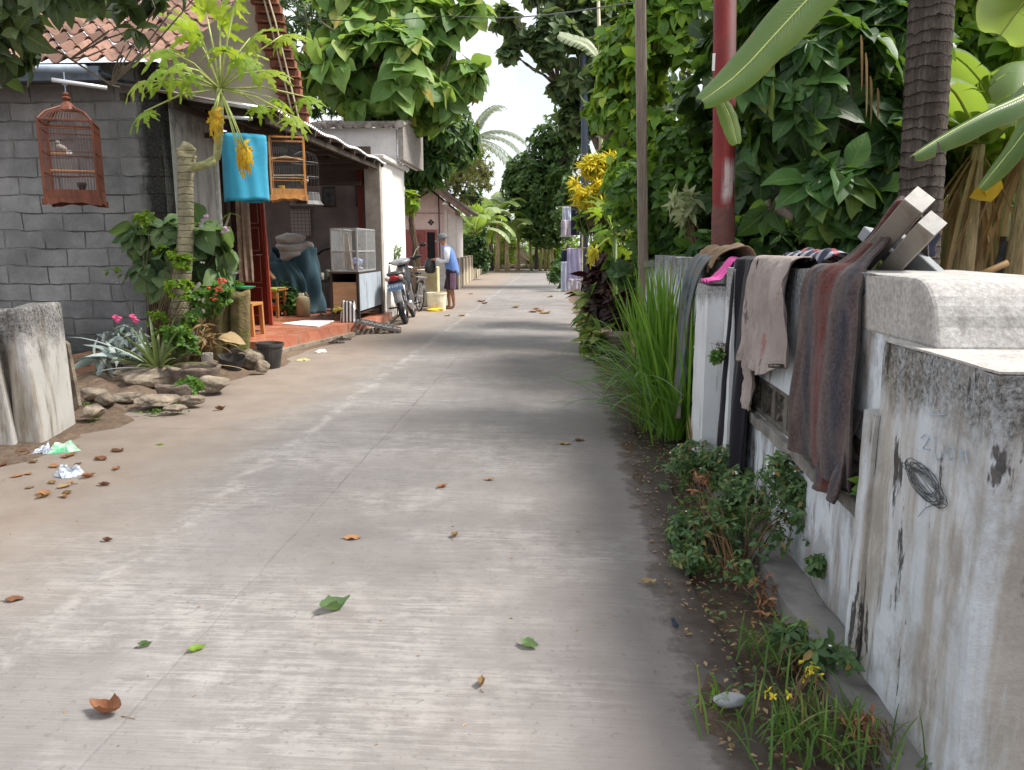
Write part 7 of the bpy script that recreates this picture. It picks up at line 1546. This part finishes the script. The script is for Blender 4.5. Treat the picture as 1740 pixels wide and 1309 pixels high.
bush('leaf_mound','green leafy clump at the road edge left of the hanging laundry',(.15,25,0),[blob(946,468,25,.28,.35),blob(952,450,26,.3,.3)],120,6,.12,T_OVAL,LF_MANGO,stems=6)
# coconut palm far left of the sky gap
t = thing('coconut_palm','far coconut palm with washed-out fronds against the white sky','palm',(-5.0,56,0)); top = ony(800,240,56)
m = MB(); m.tube([(top.x-.6,56,0),(top.x-.2,56,top.z*.5),top],[.22,.16,.13],8); m.build('trunk', BARK, t, smooth=True)
lv = LV(T_PINNA)
FP = simple('frond_rib',(.30,.33,.20),.7,bump=0); m = MB()
for k in range(13):
    a = 2.4*k; e = -.1+1.2*(k/13); d = Vector((math.cos(a)*math.cos(e),math.sin(a)*.5*math.cos(e),math.sin(e))).normalized(); p = top.copy(); pts=[p]
    for i in range(9): p = p+d*.40; pts.append(p); d = (d+Vector((0,0,-.14))).normalized(); lv.add(np.array([tuple(p)]),[tuple(d)],[0,0,1.],.95,1.0,.5+.4*random.random())
    m.tube(pts,[.04]*5+[.02]*5,4)
m.build('rib', FP, t); lv.build('frond', leafmat('leaf_frond',[(0,(.16,.21,.14)),(1,(.34,.38,.27))],.5,.45,(.45,.5,.35)), t)
# ------------------------------------------------------------ right side, far to near
tree('breadfruit_tree','tall dark round-leaved tree whose branches hang into the white sky at the top',(4.2,30,0),[blob(890,45,27,.55,.45),blob(850,30,27,.4,.35),blob(940,60,27,.8,.8),blob(985,110,27,.7,.9),blob(1010,30,28,1.2,.9),blob(960,-20,28,1.6,.8),blob(1060,40,28,1.2,1.5),blob(950,150,28,.4,.4),blob(975,200,28,.5,.6),blob(865,90,27,.22,.15),blob(905,60,27,.35,.3),blob(935,95,27,.35,.3),blob(870,35,27,.3,.25),blob(925,35,27,.5,.3),blob(1020,170,28,.7,1.2),blob(1100,150,28,1.5,2.5)],800,7,.34,T_ROUND,leafmat('leaf_breadfruit',[(0,(.045,.085,.04)),(.6,(.085,.145,.06)),(1,(.17,.22,.09))],.5,.32,(.3,.4,.1),.3),r0=.3,grav=.4,inner=.1,thr=-.35,freq=2.4,seed=31,split=.5,twig=.6)
t = thing('palm_frond','pale frayed banana leaf caught at the top of the blue-grey pole','leaf',tuple(ony(985,85,24)))
banana_leaf('leaf_blade', BLADE, t, [ony(1015,95,24),ony(995,75,24),ony(970,65,24),ony(950,58,24)], .30, rib=(0,-.5,.5), tears=9, seed=4, lv_=1.0)
tree('bright_fruit_tree','large bright green leafy tree filling the space behind the timber pole',(2.9,13.5,0),[blob(1100,60,12,.85,.95),blob(1160,120,11.5,.8,.9),blob(1060,160,12,.5,.75),blob(1195,30,11.5,1.0,.9),blob(1045,220,12.2,.35,.6),blob(1130,230,11.8,.7,.7),blob(1280,0,12,1.2,1.0),blob(1050,80,13,.35,.45),blob(1180,-60,12,1.4,.8),blob(1100,300,12,.7,.7),blob(1020,180,13,.2,.3)],850,9,.20,T_BROAD,leafmat('leaf_bright',[(0,(.06,.15,.025)),(.5,(.15,.31,.04)),(.85,(.30,.48,.06)),(1,(.50,.60,.08))],.38,.35,(.42,.6,.05)),r0=.2,spread=75,grav=.55,wf=.95,inner=.25,thr=-.35,freq=3.4,seed=32)
bush('hedge_bush','mixed green hedge bush between the timber pole and the red pole',(2.3,9.8,0),[blob(1150,330,9.3,.55,.55),blob(1170,250,9.4,.45,.4),blob(1080,330,9.8,.4,.5),blob(1190,400,9.0,.35,.35),blob(1120,400,9.6,.4,.35),blob(1210,330,9.0,.4,.6)],420,7,.13,T_BROAD,LF_MID,stems=14,r=.015,grav=.4,bark=STEM_B,freq=4)
bush('dark_hedge','dark leafy bush low behind the lemongrass',(2.0,9.6,0),[blob(1170,440,9.2,.4,.3),blob(1080,440,10,.4,.35),blob(1130,470,9.8,.4,.35),blob(1210,440,8,.3,.3)],200,7,.16,T_ROUND,LF_MANGO,stems=8)
t = bush('cream_flower_plant','plant with whorls of pale-edged narrow leaves left of the red pole',(1.9,8.6,0),[blob(1165,345,8.5,.14,.12),blob(1180,370,8.5,.12,.1),blob(1160,300,8.6,.1,.1)],16,9,.17,T_LANCE,LF_PALE,stems=5,spread=85,grav=.35,wf=1.1)
# yellow croton on a tall shrub
bush('croton_bush','tall croton bush with brilliant yellow narrow leaves leaning over the lane',(.95,14.5,0),[blob(998,325,13.8,.26,.22),blob(1012,285,14,.28,.18),blob(1010,335,13.8,.25,.18),blob(985,315,13.7,.14,.16),blob(1050,290,14,.12,.12),blob(1040,275,14.2,.15,.1)],300,8,.16,T_LANCE,LF_YEL,stems=12,r=.016,spread=60,grav=.1,wf=.75,bias=lambda C:np.clip(.75-(.5*(C[:,0]-.3)),0,1)*np.where(rng.random(len(C))<.7,1,.1))
bush('croton_green','green leafy shrub under and right of the yellow croton',(1.3,14.2,0),[blob(1035,335,14.7,.4,.45),blob(1075,310,14.0,.3,.45),blob(1010,375,14.4,.3,.22),blob(1060,395,13.6,.45,.3),blob(1050,240,14.8,.3,.25)],300,7,.17,T_BROAD,LF_MID,stems=10,r=.014,grav=.4)
# small papaya on the right with yellow drooping leaves
t = thing('papaya_sapling','young papaya with wide green and hanging yellow leaves before the purple plant','papaya tree',(1.25,10.6,0))
tp = ony(1045,400,10.5); m = MB(); m.tube([(1.2,10.5,0),(tp.x+.02,10.5,tp.z*.5),tp],[.045,.035,.03],8); m.build('trunk', STEM, t, smooth=True); petiole_crown(t, tp, 12, .42, .50, LF_LIME, el=(-.2,1.2), seed=6, sag=.2, r=.008, a0=1.0, keep=lambda a: math.cos(a) > -.75)
lv = LV(T_PALM); m = MB()
for px,py,s in ((1010,425,.36),(1005,432,.34),(1093,395,.40),(1088,405,.34)):
    e = ony(px,py,10.3); m.tube([tp,tp.lerp(e,.5)+Vector((0,0,.03)),e],.006,5); lv.add(np.array([tuple(e)]),[[0,-.05,-1.]],[[.1,-1.,0]],s,.5,.2)
m.build('petiole', PETI, t); o = lv.build('yellow_leaves', LF_YEL, t); o['label'] = 'limp yellow leaves hanging straight down'
bush('purple_plant','very dark purple-leaved plant behind the lemongrass',(1.0,11.3,0),[blob(1025,465,11.2,.24,.22),blob(1045,485,11.0,.36,.26),blob(1080,465,11.2,.4,.3),blob(1012,500,11,.18,.15),blob(1045,520,10.8,.30,.25),blob(1080,520,10.6,.35,.25)],230,8,.24,T_LANCE,LF_PURP,stems=12,r=.012,grav=.4,wf=1.1)
bush('variegated_plant','green and cream variegated plant spilling over the lane edge below the purple one',(.55,11.0,0),[blob(1000,510,11.0,.14,.10),blob(1000,540,10.8,.14,.13),blob(1012,575,9.8,.14,.12),blob(1012,450,11.4,.1,.1)],26,7,.22,T_LANCE,LF_VARI,stems=6,r=.01,grav=.35,wf=1.2)
t = thing('pot_row','muddy clay flower pot half hidden under the variegated plant','flower pot',(.75,9.9,0)); m = MB(); m.lathe((.78,9.9,0),[(.13,0),(.18,.28),(.20,.29),(.20,.33),(.17,.33)],20); m.build('shell', simple('mossy_pot',(.20,.15,.12),.9,dirt=(.06,.06,.04)), t, smooth=True)
m = MB(); m.tube([(.60+.06*math.cos(k),9.5+.05*math.sin(k),.40+.02*math.sin(3*k)) for k in [.6*i for i in range(12)]],.006,5); wm('pink_string','loop of pale pink string caught in the planting beside the lane','string',simple('pink_string',(.65,.42,.42),.8),m)
# lemongrass
t = thing('lemongrass','big upright clump of bright green lemongrass arching over the lane edge','grass clump',(.86,6.0,0))
bs=[];ds=[];ls=[];be=[]
for k in range(430):
    c = Vector((.88+random.gauss(0,.09),6.0+random.gauss(0,.22),0)); a = random.uniform(0,6.28); e = random.uniform(1.15,1.53) if k%4 else random.uniform(.7,1.15); bs.append(c); ds.append((math.cos(a)*math.cos(e)-.06,math.sin(a)*math.cos(e),math.sin(e))); ls.append(random.uniform(.75,1.38) if k%4 else random.uniform(.6,1.0)); be.append(random.uniform(.15,.6) if k%4 else random.uniform(.8,1.7))
blades(None,LF_GRASS,t,bs,ds,ls,.0095,be,name='blades',seg=8)
bs=[];ds=[];ls=[];be=[]
for k in range(90):
    a = random.uniform(2.2,4.4); e = random.uniform(.35,1.0); bs.append(Vector((.74+random.gauss(0,.09),6.2+random.gauss(0,.5),.05+random.random()*.4))); ds.append((math.cos(a)*math.cos(e),math.sin(a)*math.cos(e)*.8,math.sin(e))); ls.append(random.uniform(.4,.85)); be.append(random.uniform(1.3,2.6))
t2 = thing('arching_grass','loose pale green grass blades arching far out over the lane left of the lemongrass','grass clump',(.7,6.4,0)); blades(None,leafmat('leaf_palegrass',[(0,(.08,.17,.06)),(1,(.19,.30,.12))],.45,.35,(.35,.55,.15)),t2,bs,ds,ls,.008,be,name='blades',seg=8)
t3 = thing('young_sprout','short broad light green sprout at the front of the lemongrass','grass clump',(.84,5.45,0)); bs=[Vector((.86+random.gauss(0,.02),5.42,.05)) for _ in range(16)]; blades(None,LF_GRASS,t3,bs,[(math.cos(k)*.35,-.1,1) for k in range(16)],[random.uniform(.3,.55) for _ in range(16)],.02,[.5]*16,name='blades')
t4 = thing('dry_stalks','tuft of dry orange-brown stalks at the foot of the pale pillar','dry grass',(.9,4.9,0)); blades(None,LF_DRY,t4,[Vector((.90+random.gauss(0,.015),4.95,.05)) for _ in range(12)],[(random.gauss(0,.12),-.1,1) for _ in range(12)],[random.uniform(.15,.32) for _ in range(12)],.005,[.6]*12,name='blades')
# chilli bushes along the wall
def chilli(label,base,blobs,n,size=.036,seed=0,**k):
    blobs = [(b[0],(b[1][0]*1.35,b[1][1]*1.35,b[1][2]*1.35)) for b in blobs]
    t = bush('chilli_bush',label,base,blobs,int(n*1.2),5,size*.95,T_OVAL,LF_CHIL,stems=5,r=.0035,grav=.35,spread=85,wf=.8,group='chilli bushes along the wall',freq=9,thr=-.6,**k)
    m = MB()
    for b in blobs[:2]:
        for i in range(7): p = Vector(b[0])+Vector([random.uniform(-1,1)*r_ for r_ in b[1]])*.9; m.ico(p,.006,1,(1,1,.6))
    m.build('flowers', PAPER, t); return t
chilli('farthest chilli bush, low and dense below the black trousers',(.84,4.5,0),[blob(1180,780,4.5,.13,.09),blob(1230,790,4.3,.12,.10),blob(1150,810,4.4,.08,.10),blob(1290,805,4.1,.10,.08)],260)
chilli('dense middle chilli bush with reddish twigs over the lane edge',(.78,3.75,0),[blob(1200,850,3.7,.14,.09),blob(1260,840,3.75,.13,.10),blob(1170,900,3.5,.10,.06),blob(1230,900,3.5,.12,.08),blob(1180,950,3.25,.09,.05)],330)
chilli('tall loose chilli bush leaning on the blue-white wall under the scarf',(.84,3.3,0),[blob(1330,810,3.3,.08,.08),blob(1350,860,3.25,.08,.08),blob(1300,900,3.2,.11,.10),blob(1370,830,3.2,.04,.05),blob(1390,960,2.9,.03,.025),blob(1290,960,3.05,.10,.05),blob(1345,920,3.1,.06,.06)],220)
chilli('small drooping chilli plant near the footing in front',(.80,2.45,0),[blob(1350,1100,2.5,.05,.06),blob(1390,1110,2.4,.05,.05),blob(1440,1115,2.3,.03,.03),blob(1330,1080,2.55,.03,.04)],60,.045)
bush('dry_twig_plant','reddish-brown dried twiggy stems mixed in below the chilli bushes',(.76,3.2,0),[blob(1190,820,3.9,.08,.1),blob(1250,980,3.1,.08,.1),blob(1300,1010,2.9,.06,.1),blob(1180,890,3.5,.06,.05)],60,4,.03,T_LANCE,LF_BROWN,stems=6,r=.002,bark=simple('reddish_twig',(.20,.10,.05),.8),grav=.2)
LF_GR2 = leafmat('leaf_grass_dull', [(0,(.045,.10,.025)),(.6,(.09,.19,.035)),(.85,(.15,.27,.05)),(1,(.34,.28,.12))], .5, .3, (.3,.5,.06), .3)
# rooted bits
def tuft(name,label,c,n,L_,w,mat,be=(1,2),sp=.12,kind=None,cat='grass clump'):
    t = thing(name,label,cat,c); bs=[Vector(c)+Vector((random.gauss(0,sp),random.gauss(0,sp),0)) for _ in range(n)]; ds=[(random.gauss(0,.5),random.gauss(0,.5),1) for _ in range(n)]
    blades(None,mat,t,bs,ds,[random.uniform(.5,1)*L_ for _ in bs],w,[random.uniform(*be) for _ in bs],name='blades'); return t
tuft('grass_clump','bright green grass clump at the bottom edge beside the smooth stone',(.70,2.05,0),90,.22,.0028,LF_GR2,(1.2,2.6),.085)
tuft('grass_clump','second grass clump against the footing at the bottom right',(.86,2.0,.02),50,.20,.0028,LF_GR2,(1,2.4),.06)
tuft('grass_clump','thin grass tuft between the smooth stone and the small chilli plant',(.78,2.5,0),60,.20,.003,LF_GR2,(1,2.4),.07)
tuft('grass_clump','sparse grass tuft creeping onto the concrete left of the stone',(.52,2.22,0),18,.13,.003,LF_GRASS,(1.5,3),.03)
bush('yellow_weed','small weed with yellowing leaves in the nearest grass',(.72,2.1,0),[blob(1310,1150,2.1,.05,.03),blob(1330,1180,2.05,.06,.03),blob(1380,1140,2.2,.04,.05)],16,4,.014,T_OVAL,LF_YEL,stems=6,r=.003)
bush('dry_weed','brown withered weed at the bottom right against the pillar',(.93,1.95,0),[blob(1470,1240,2.0,.03,.06),blob(1440,1220,2.1,.04,.05)],30,4,.025,T_LANCE,LF_BROWN,stems=10,r=.002)
lv = LV(T_OVAL); n = 900; y = rng.uniform(1.8,7.5,n); x = .60+.4*rng.random(n)**1.2; q = np.stack([x,y,.0+.05*rng.random(n)],1); lv.add(q,rng.normal(size=(n,3))*[1,1,.4],[0,0,1.],rng.uniform(.012,.035,n)); tag(lv.build('ground_weeds', LF_CHIL),'low creeping weeds on the dark soil strip along the wall','weeds',kind='stuff')
lv = LV(T_TINY); n = 1500; y = rng.uniform(1.7,9,n); x = .45+.5*rng.random(n); q = np.stack([x,y,np.full(n,.005)],1); lv.add(q,rng.normal(size=(n,3))*[1,1,.15],[0,0,1.],rng.uniform(.008,.03,n)); tag(lv.build('leaf_debris', LF_DRY),'dead leaf bits on the dark soil strip along the wall','litter',kind='stuff')
bush('wall_fern','little green fern growing out of the pale pillar side',(.99,4.5,.85),[blob(1218,605,4.45,.035,.05)],24,5,.03,T_OVAL,LF_MID,stems=5,r=.002)
bush('wall_hole_plant','green leafy plant growing through the last breeze blocks',(1.12,2.52,.55),[blob(1487,835,2.50,.012,.05,.03)],16,5,.06,T_ROUND,LF_MID,stems=3,r=.003)
# big mango-leaved tree behind the wall
tree('glossy_tree','dark glossy broad-leaved tree filling the space between the red pole and the palm trunk',(2.45,6.9,0),[blob(1350,200,6.0,.30,.42),blob(1400,150,5.9,.55,.5),blob(1490,250,6.0,.32,.5),blob(1385,320,5.9,.38,.32),blob(1450,340,6.0,.38,.28),blob(1310,350,6.4,.12,.2),blob(1480,100,6.2,.4,.5),blob(1330,60,6.6,.6,.5),blob(1420,400,5.9,.2,.12)],330,8,.235,T_BROAD,LF_MANGO,r0=.12,spread=80,grav=.6,wf=1.0,inner=.35,thr=-.15,freq=4.2,seed=41)
bush('dark_understory','deep green background foliage behind the glossy tree',(3.2,9,0),[blob(1350,200,8.3,1.2,1.1),blob(1480,200,8.6,1.0,1.2),blob(1300,330,8.5,.7,.7),blob(1420,60,9,1.4,1.0),blob(1280,150,9,.6,1.2)],520,8,.26,T_OVAL,LF_DARK,stems=14,r=.03)
bush('dark_understory','low dark bush just over the wall behind the laundry',(2.0,7.6,0),[blob(1290,410,7.3,.35,.16),blob(1400,415,7.3,.3,.12)],110,7,.16,T_OVAL,LF_DARK,stems=8,r=.012)
t = thing('coconut_palm_trunk' if False else 'coconut_palm','thick grey ringed coconut palm trunk behind the metal beams','palm',(2.5,5.2,0)); pts=[]
a_,b_ = ony(1566,500,5.2), ony(1583,0,5.2); m = MB()
def ck(u,v): a = 2*math.pi*u; c = Vector((a_.x,5.2,0)).lerp(Vector((b_.x,5.2,b_.z)),v*3.2); r = .134-.02*v+.004*math.sin(v*3.2*b_.z*72); return (c.x+r*math.cos(a),c.y+r*math.sin(a),c.z)
m.grid(ck,28,260,wrap=True); m.build('trunk', COCO, t, smooth=True)
top = Vector(ck(0,1)); lv = LV(T_PINNA); m = MB()
for k in range(16):
    a = 2.4*k; e = -.1+1.2*(k/16); d = Vector((math.cos(a)*math.cos(e),math.sin(a)*math.cos(e),math.sin(e))); p = top.copy(); q=[p]
    for i in range(8): p = p+d*.40; q.append(p); d = (d+Vector((0,0,-.13))).normalized(); lv.add(np.array([tuple(p)]),[tuple(d)],[0,0,1.],.85)
    m.tube(q,[.03]*4+[.012]*5,4)
m.build('rib', PETI, t); lv.build('frond', LF_MID, t)
tree('lime_tree','bright lime-lit tree in the sun right of the palm trunk',(5.6,9.5,0),[blob(1650,60,8.8,.7,.6),blob(1670,180,8.8,.5,.5),blob(1720,100,9,.6,.7),blob(1640,260,8.6,.25,.35),blob(1640,-20,9,1.0,.5),blob(1790,140,9,.8,1.2)],420,8,.21,T_BROAD,LF_LIME,r0=.12,spread=75,grav=.5,inner=.2,thr=-.6,seed=43,freq=3)
for k,(px,Y,h_,s,l) in enumerate(((1640,7.2,2.3,3,'banana plant with a dry sheathed stem right of the palm trunk'),(1690,7.8,2.4,5,'banana plant behind the blue-trousered figure'),(1730,6.9,2.5,8,'banana plant at the right picture edge'),(1610,8.4,2.2,11,'banana plant close behind the palm trunk'),(1665,9.4,2.6,13,'dry banana plant farthest back on the right'))):
    c = ony(px,470,Y); banana_plant(l,(c.x,Y,0),h_,5,1.7,.24,seed=s,group='banana plants behind the right wall',r=.10,mat_stem=WHEAT if k%2==0 else GSTEM,lvr=(.35,.85),dry=2)
# near banana plant outside the frame on the right, leaves reaching in
t = thing('banana_plant','banana plant standing just right of the frame whose big leaves reach across the top','banana plant',(3.3,4.0,0)); tp = Vector((3.2,4.0,2.5))
m = MB(); m.tube([(3.3,4.0,0),(3.25,4.0,1.2),tp],[.13,.11,.06],12); m.build('pseudostem', GSTEM, t, smooth=True)
banana_leaf('leaf_blade', BLADE, t, [tp,Vector((2.3,3.9,2.95)),ony(1500,-130,3.65),ony(1400,-30,3.6),ony(1325,50,3.55),ony(1255,125,3.5),ony(1193,172,3.45)], .095, rib=(.15,-.75,.45), curl=.35, tears=2, seed=2, nl=60, lv_=.2, label='huge olive green banana leaf slanting across the red pole')
banana_leaf('leaf_blade', BLADE, t, [tp,ony(1800,120,3.4),ony(1745,160,3.2),ony(1680,190,3.1),ony(1610,228,3.05),ony(1552,264,3.0)], .045, rib=(.2,-.4,.9), tears=1, seed=5, nl=50, lv_=.05, curl=.9, label='folded narrow grey-green leaf pointing left over the beams')
banana_leaf('leaf_blade', BLADE, t, [tp,ony(1830,120,3.6),ony(1780,170,3.6),ony(1730,240,3.6),ony(1665,320,3.6)], .055, rib=(.2,-.4,.9), tears=3, seed=7, nl=40, lv_=.1, curl=.8)
banana_leaf('leaf_blade', BLADE, t, [tp,ony(1820,-60,4.2),ony(1760,-20,4.4),ony(1700,60,4.5)], .24, rib=(.1,-.8,.6), tears=3, seed=9, nl=40, lv_=.85, label='sunlit yellow-green banana leaf in the top right corner')
0 and banana_leaf('leaf_blade', BLADE, t, [tp,Vector((3.0,4.3,3.1)),ony(1530,-30,4.9),ony(1440,60,4.9),ony(1400,140,4.9)], .08, rib=(.3,.6,.5), tears=3, seed=12, nl=40, lv_=.15, curl=.6)
banana_leaf('leaf_blade', BLADE, t, [ony(1222,165,3.62),ony(1240,200,3.62),ony(1252,245,3.62)], .05, rib=(.3,-.8,.3), tears=0, seed=13, nl=20, lv_=.3)
t = thing('withered_leaf','hanging withered brown leaf stalk in the glossy tree','leaf',tuple(ony(1480,150,5.3))); blades(None,LF_DRY,t,[ony(1462,60,5.3),ony(1470,90,5.3),ony(1478,130,5.3),ony(1490,150,5.3)],[(.1,0,-1)]*4,[.35,.4,.3,.2],.02,[.3]*4,name='strands')
m = MB(); lv = LV(T_ROUND)
t = thing('yellow_leaves','two bright orange-yellow dying leaves among the banana stems','leaf',tuple(ony(1690,320,6.5))); lv.add(np.array([tip(1685,300,6.5),tip(1695,318,6.5)]),[[.2,-.1,-.9],[-.8,-.1,-.3]],[[.2,-1,.2]]*2,.2,1,.6); lv.build('leaves', LF_GOLD, t)
# figure behind the wall at the far right
t = thing('hung_clothes','dark jacket and blue jeans hung on a post among the banana plants, far right','clothes',(3.95,7.0,0)); a_,b_ = ony(1692,402,7.0), ony(1722,500,7.0)
m = MB(); m.tube([((a_.x+b_.x)/2,7.06,0),((a_.x+b_.x)/2,7.06,a_.z)],.03,6); m.build('post', BARK_D, t)
m = MB(); mxx=(a_.x+b_.x)/2; m.grid(lambda u,v:(mxx+(.075+.015*math.sin(6*v))*math.cos(6.283*u)*(1-.5*max(0,v-.85)/.15),7.0+.05*math.sin(6.283*u),1.16+.31*v),24,12,wrap=True); m.build('jacket', simple('dark_slate_cloth',(.05,.055,.065),.9,var=.4), t, smooth=True)
m = MB(); m.grid(lambda u,v:(mxx+(.09)*math.cos(6.283*u),7.0+.05*math.sin(6.283*u),.7+.48*v),24,8,wrap=True); m.build('jeans', DENIMD, t, smooth=True)
m = MB(); m.tube([ony(1655,472,6.6),ony(1712,447,6.6)],.028,8); wm('garden_tool','tan round wooden tool handle sticking up behind the right wall','handle',simple('tan_wood',(.38,.22,.09),.6),m,smooth=True)
bush('right_backdrop','pale dry and green undergrowth behind the banana plants on the right',(6.5,13,0),[blob(1640,400,12,.8,.7),blob(1720,380,12,.8,.9),blob(1680,250,13,1.2,1.2),blob(1560,400,13,1.0,.7),blob(1500,420,13,1,.5),blob(1790,250,12,1,1.8)],420,8,.26,T_LANCE,LF_FAR,stems=16,r=.03,freq=2)
t = thing('back_shed','dim brown brick shed wall glimpsed under the glossy tree','shed',(3.2,10.5,0)); m = MB(); m.bb(1.9,3.9,10.5,10.6,0,1.55); m.build('wall', simple('brown_shed',(.13,.075,.05),.9,var=.3), t)
